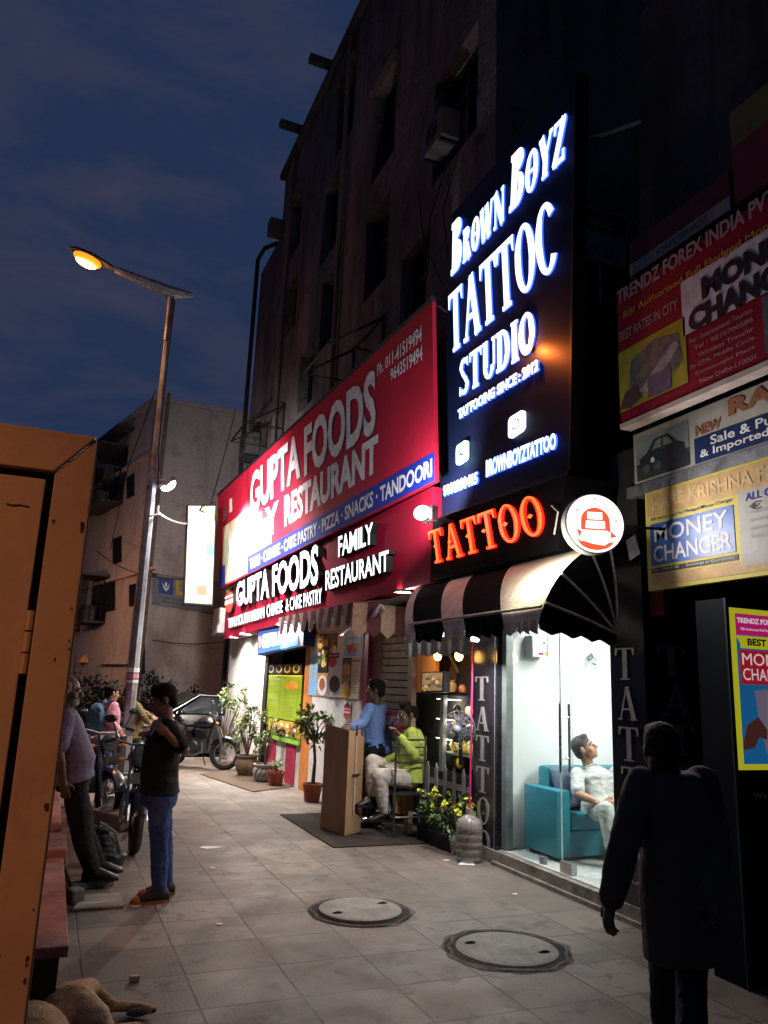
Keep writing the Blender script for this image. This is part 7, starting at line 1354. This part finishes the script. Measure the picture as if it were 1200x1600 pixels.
# man in blue shirt at the podium
J = ground(pose(9.25, head=(587, 1079), neck=(588, 1101), chest=(585, 1128), pelvis=(584, 1172), shL=(578, 1107, -.16), shR=(596, 1107, .15), elL=(566, 1130, -.20), wrL=(551, 1136, -.28), elR=(603, 1142, .16), wrR=(605, 1176, .06), hipL=(580, 1177, -.08), hipR=(588, 1177, .08), knL=(579, 1222, -.10), knR=(587, 1222, .06), anL=(581, 1268, -.12), anR=(588, 1266, .08), toeL=(566, 1276, -.1), toeR=(574, 1270, .15), hdL=(-.9, -.2, -.1), thL=(-.2, .6, .6)), .012)
person('man in a blue long sleeved shirt and black trousers with a hand on the podium', J, (-.85, .5, -.02), (-.75, .6, 0), dict(skin=skin2, shirt=cloth('cloth_blue', (.16, .27, .56)), trousers=blk_c, shoe=mat('shoe_polished', (.02, .02, .022), .15, .6)), 'long', -.02, 0, .96, 1.0, fold=.007, tuck=True, hsc=1.12)
# man in yellow green shirt on the metal chair
J = pose(8.72, head=(637, 1117), neck=(645, 1139), chest=(646, 1168), pelvis=(645, 1212), shL=(644, 1146, -.19), shR=(646, 1145, .19), elL=(648, 1180, -.24), wrL=(625, 1152, -.26), elR=(628, 1180, .20), wrR=(606, 1188, .06), hipL=(643, 1218, -.09), hipR=(641, 1216, .09), knL=(592, 1212, -.12), knR=(582, 1190, .10), anL=(602, 1268, -.08), anR=(583, 1240, .02), toeL=(586, 1277, -.10), toeR=(568, 1254, .0), hdL=(-.5, .1, .8), thL=(-.3, .5, .6), hdR=(-.6, -.3, -.5))
person('man in a yellow green shirt and cream trousers sitting cross legged on a metal chair', J, (-.98, .05, -.05), (-.98, .1, 0), dict(skin=skin2, shirt=cloth('cloth_lime', (.38, .46, .09)), trousers=cloth('cloth_cream', (.52, .45, .38)), shoe=shoe_b, leg=1.18), 'long', .06, .05, 1.10, 1.06, fold=.007, hsc=1.16)
# metal chair, back towards the camera
pc = J['pelvis']; st_z = pc.z-.16; mc = thing('metal_chair', 'tall thin metal chair with slatted back under the seated man', 'chair', (pc.x, pc.y, 0)); cr_ = MATS['steel']; iron = mat('chair_iron', (.10, .10, .105), .4, .5, .7, ns=15)
xl, xr_, yn, yf = ony(618, 1200, pc.y-.27).x, ony(664, 1200, pc.y-.27).x, pc.y-.27, pc.y+.25
zt_ = ony(640, 1150, yn).z
for x, y, z in ((xl, yn, zt_), (xr_, yn, zt_), (xl, yf, st_z), (xr_, yf, st_z)): MB().tube([(x, y, .012), (x, y, z)], .013, 8).build('leg', iron, mc, True)
for k in range(4): z = zt_-.05-.085*k; MB().slab([(xl, yn-.012, z), (xr_, yn-.012, z), (xr_, yn-.012, z+.02), (xl, yn-.012, z+.02)], (0, -1, 0), .01).build('back_slat', iron, mc)
MB().bx(xl-.02, xr_+.02, yn, yf, st_z-.03, st_z).build('seat', mat('seat_dark', (.03, .025, .025), .6), mc, False, .01)
fr_ = MB(); z = ony(640, 1277, yn).z; z = max(.22, z); P4 = [(xl, yn, z), (xr_, yn, z), (xr_, yf, z), (xl, yf, z), (xl, yn, z)]; fr_.tube(P4, .012, 6).build('foot_ring', cr_, mc)
# man in white on the sofa
J = pose(6.52, head=(913, 1170, .08), neck=(921, 1197, .08), chest=(932, 1224, .06), pelvis=(936, 1262, -.02), shL=(960, 1209, .09), shR=(902, 1210, .03), elL=(972, 1242, -.02), wrL=(958, 1256, -.30), elR=(903, 1241, -.10), wrR=(938, 1256, -.32), hipL=(952, 1266, -.06), hipR=(929, 1266, -.06), knL=(990, 1262, -.36), knR=(947, 1266, -.40), anL=(998, 1335, -.42), anR=(960, 1338, -.44), toeL=(1002, 1352, -.57), toeR=(962, 1352, -.60), hdR=(.9, -.2, -.1), thR=(0, -.5, .8), hdL=(-.6, -.5, 0), thL=(0, 0, 1))
for S_ in 'LR': J['an'+S_].z = .225; J['toe'+S_].z = .18
person('man in a white shirt resting on the teal sofa with his chin raised', J, (.64, -.60, .46), (.30, -.95, .22), dict(skin=skin3, shirt=cloth('cloth_white', (.52, .52, .50)), trousers=cloth('cloth_offwhite', (.48, .49, .46)), shoe=shoe_b, hair=mat('greying_hair', (.055, .05, .048), .5, ns=60, na=.6, bump=.3), leg=1.1), 'short', .05, .0, 1.06, 1.0, hup=(-.35, .35, 1), fold=.009)
# walking man at right
J = pose(2.75, head=(1033, 1173), neck=(1048, 1206), chest=(1056, 1270, .02), pelvis=(1062, 1390), shL=(1003, 1224, .03), shR=(1097, 1222, -.03), elL=(975, 1320, .02), wrL=(955, 1404, .10), elR=(1118, 1322, -.06), wrR=(1114, 1404, -.16), hipL=(1042, 1400), hipR=(1080, 1400), knL=(1036, 1530, .24), knR=(1080, 1530, -.05), anL=(1040, 1650, .34), anR=(1078, 1680, -.38), toeL=(1040, 1665, .42), toeR=(1075, 1690, -.12), hdL=(-.3, -.1, -.9), thL=(0, 1, 0))
J['anL'].z = .09; J['toeL'].z = .045; J['anR'].z = .15; J['toeR'].z = .06
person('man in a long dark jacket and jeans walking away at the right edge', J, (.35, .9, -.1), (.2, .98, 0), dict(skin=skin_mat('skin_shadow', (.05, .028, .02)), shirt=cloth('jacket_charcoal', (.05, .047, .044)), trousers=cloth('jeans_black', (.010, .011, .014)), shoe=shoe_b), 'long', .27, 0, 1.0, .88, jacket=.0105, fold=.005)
# ================================================================== sleeping dog
fur = mat('dog_fur', (.40, .25, .13), .9, .15, ns=7, na=.25, bump=.5, bs=120, stain=(.52, .38, .24), ss=3, stretch=(1, 1, 1)); dp = mat('dog_paw', (.10, .065, .055), .85, ns=20)
def g_(x, y, z): v = onz(x, y, z); return v
dg = thing('dog', 'tan dog asleep on the paving beyond the bench end with legs stretched out', 'dog', onz(120, 1600))
mb = MB(); h1 = g_(112, 1575, .13); body = Vector((h1.x-.16, h1.y-.32, .13)); chest = Vector((h1.x-.30, h1.y-.62, .13))
mb.ell(body, (.15, .30, .13), Matrix.Rotation(.25, 3, 'Z')); mb.ell(chest, (.17, .22, .15), Matrix.Rotation(.2, 3, 'Z')); mb.ell(h1+Vector((-.03, -.08, 0)), (.15, .17, .13))
hk = g_(176, 1572, .05); pw = g_(232, 1577, .035); kn_ = g_(138, 1546, .10)
mb.cap(h1+Vector((-.02, .02, .02)), kn_, .085, .055).cap(kn_, hk, .05, .030).cap(hk, g_(205, 1572, .035), .028, .024).cap(g_(205, 1572, .035), pw, .024, .024)
kn2 = g_(150, 1592, .15); hk2 = g_(172, 1612, .04); mb.cap(h1+Vector((0, -.10, .04)), kn2, .10, .065).cap(kn2, hk2, .06, .032).cap(hk2, g_(212, 1606, .03), .028, .024)
nk = chest+Vector((-.10, -.26, .02)); hdg = nk+Vector((-.02, -.2, -.02)); mb.cap(chest+Vector((0, -.1, .02)), nk, .10, .075).ell(hdg, (.075, .10, .07)).cap(hdg+Vector((.02, -.06, -.01)), hdg+Vector((.06, -.17, -.04)), .05, .03)
fl_ = chest+Vector((.08, -.05, -.05)); mb.cap(chest+Vector((.05, 0, 0)), fl_+Vector((.2, .02, 0)), .065, .035).cap(fl_+Vector((.2, .02, 0)), fl_+Vector((.42, -.05, -.03)), .032, .026)
for v_ in (pw, g_(212, 1606, .03), fl_+Vector((.42, -.05, -.03))): mb.ell(v_, (.035, .028, .022))
tl_ = h1+Vector((-.02, .08, -.02)); mb.cap(tl_, tl_+Vector((-.12, .14, -.07)), .03, .022)
b_ = remesh(mb, 'body', fur, dg, .009, 3, .005, 14, 2)
for s_ in (-1, 1): MB().slab([hdg+Vector((.05*s_, .02, .05)), hdg+Vector((.09*s_, .03, .03)), hdg+Vector((.085*s_, -.04, .02))], (0, 0, .012), 1).build('ear', fur, dg)
for v_ in (pw, g_(212, 1606, .03)):
    pa = MB()
    for i in range(4): pa.ell(v_+Vector((.022, -.018+.012*i, -.002)), (.016, .0075, .012), None, 8, 6)
    pa.ell(v_+Vector((-.05, -.004, -.006)), (.06, .024, .02), None, 10, 6); pa.build('paw', dp, dg, True)
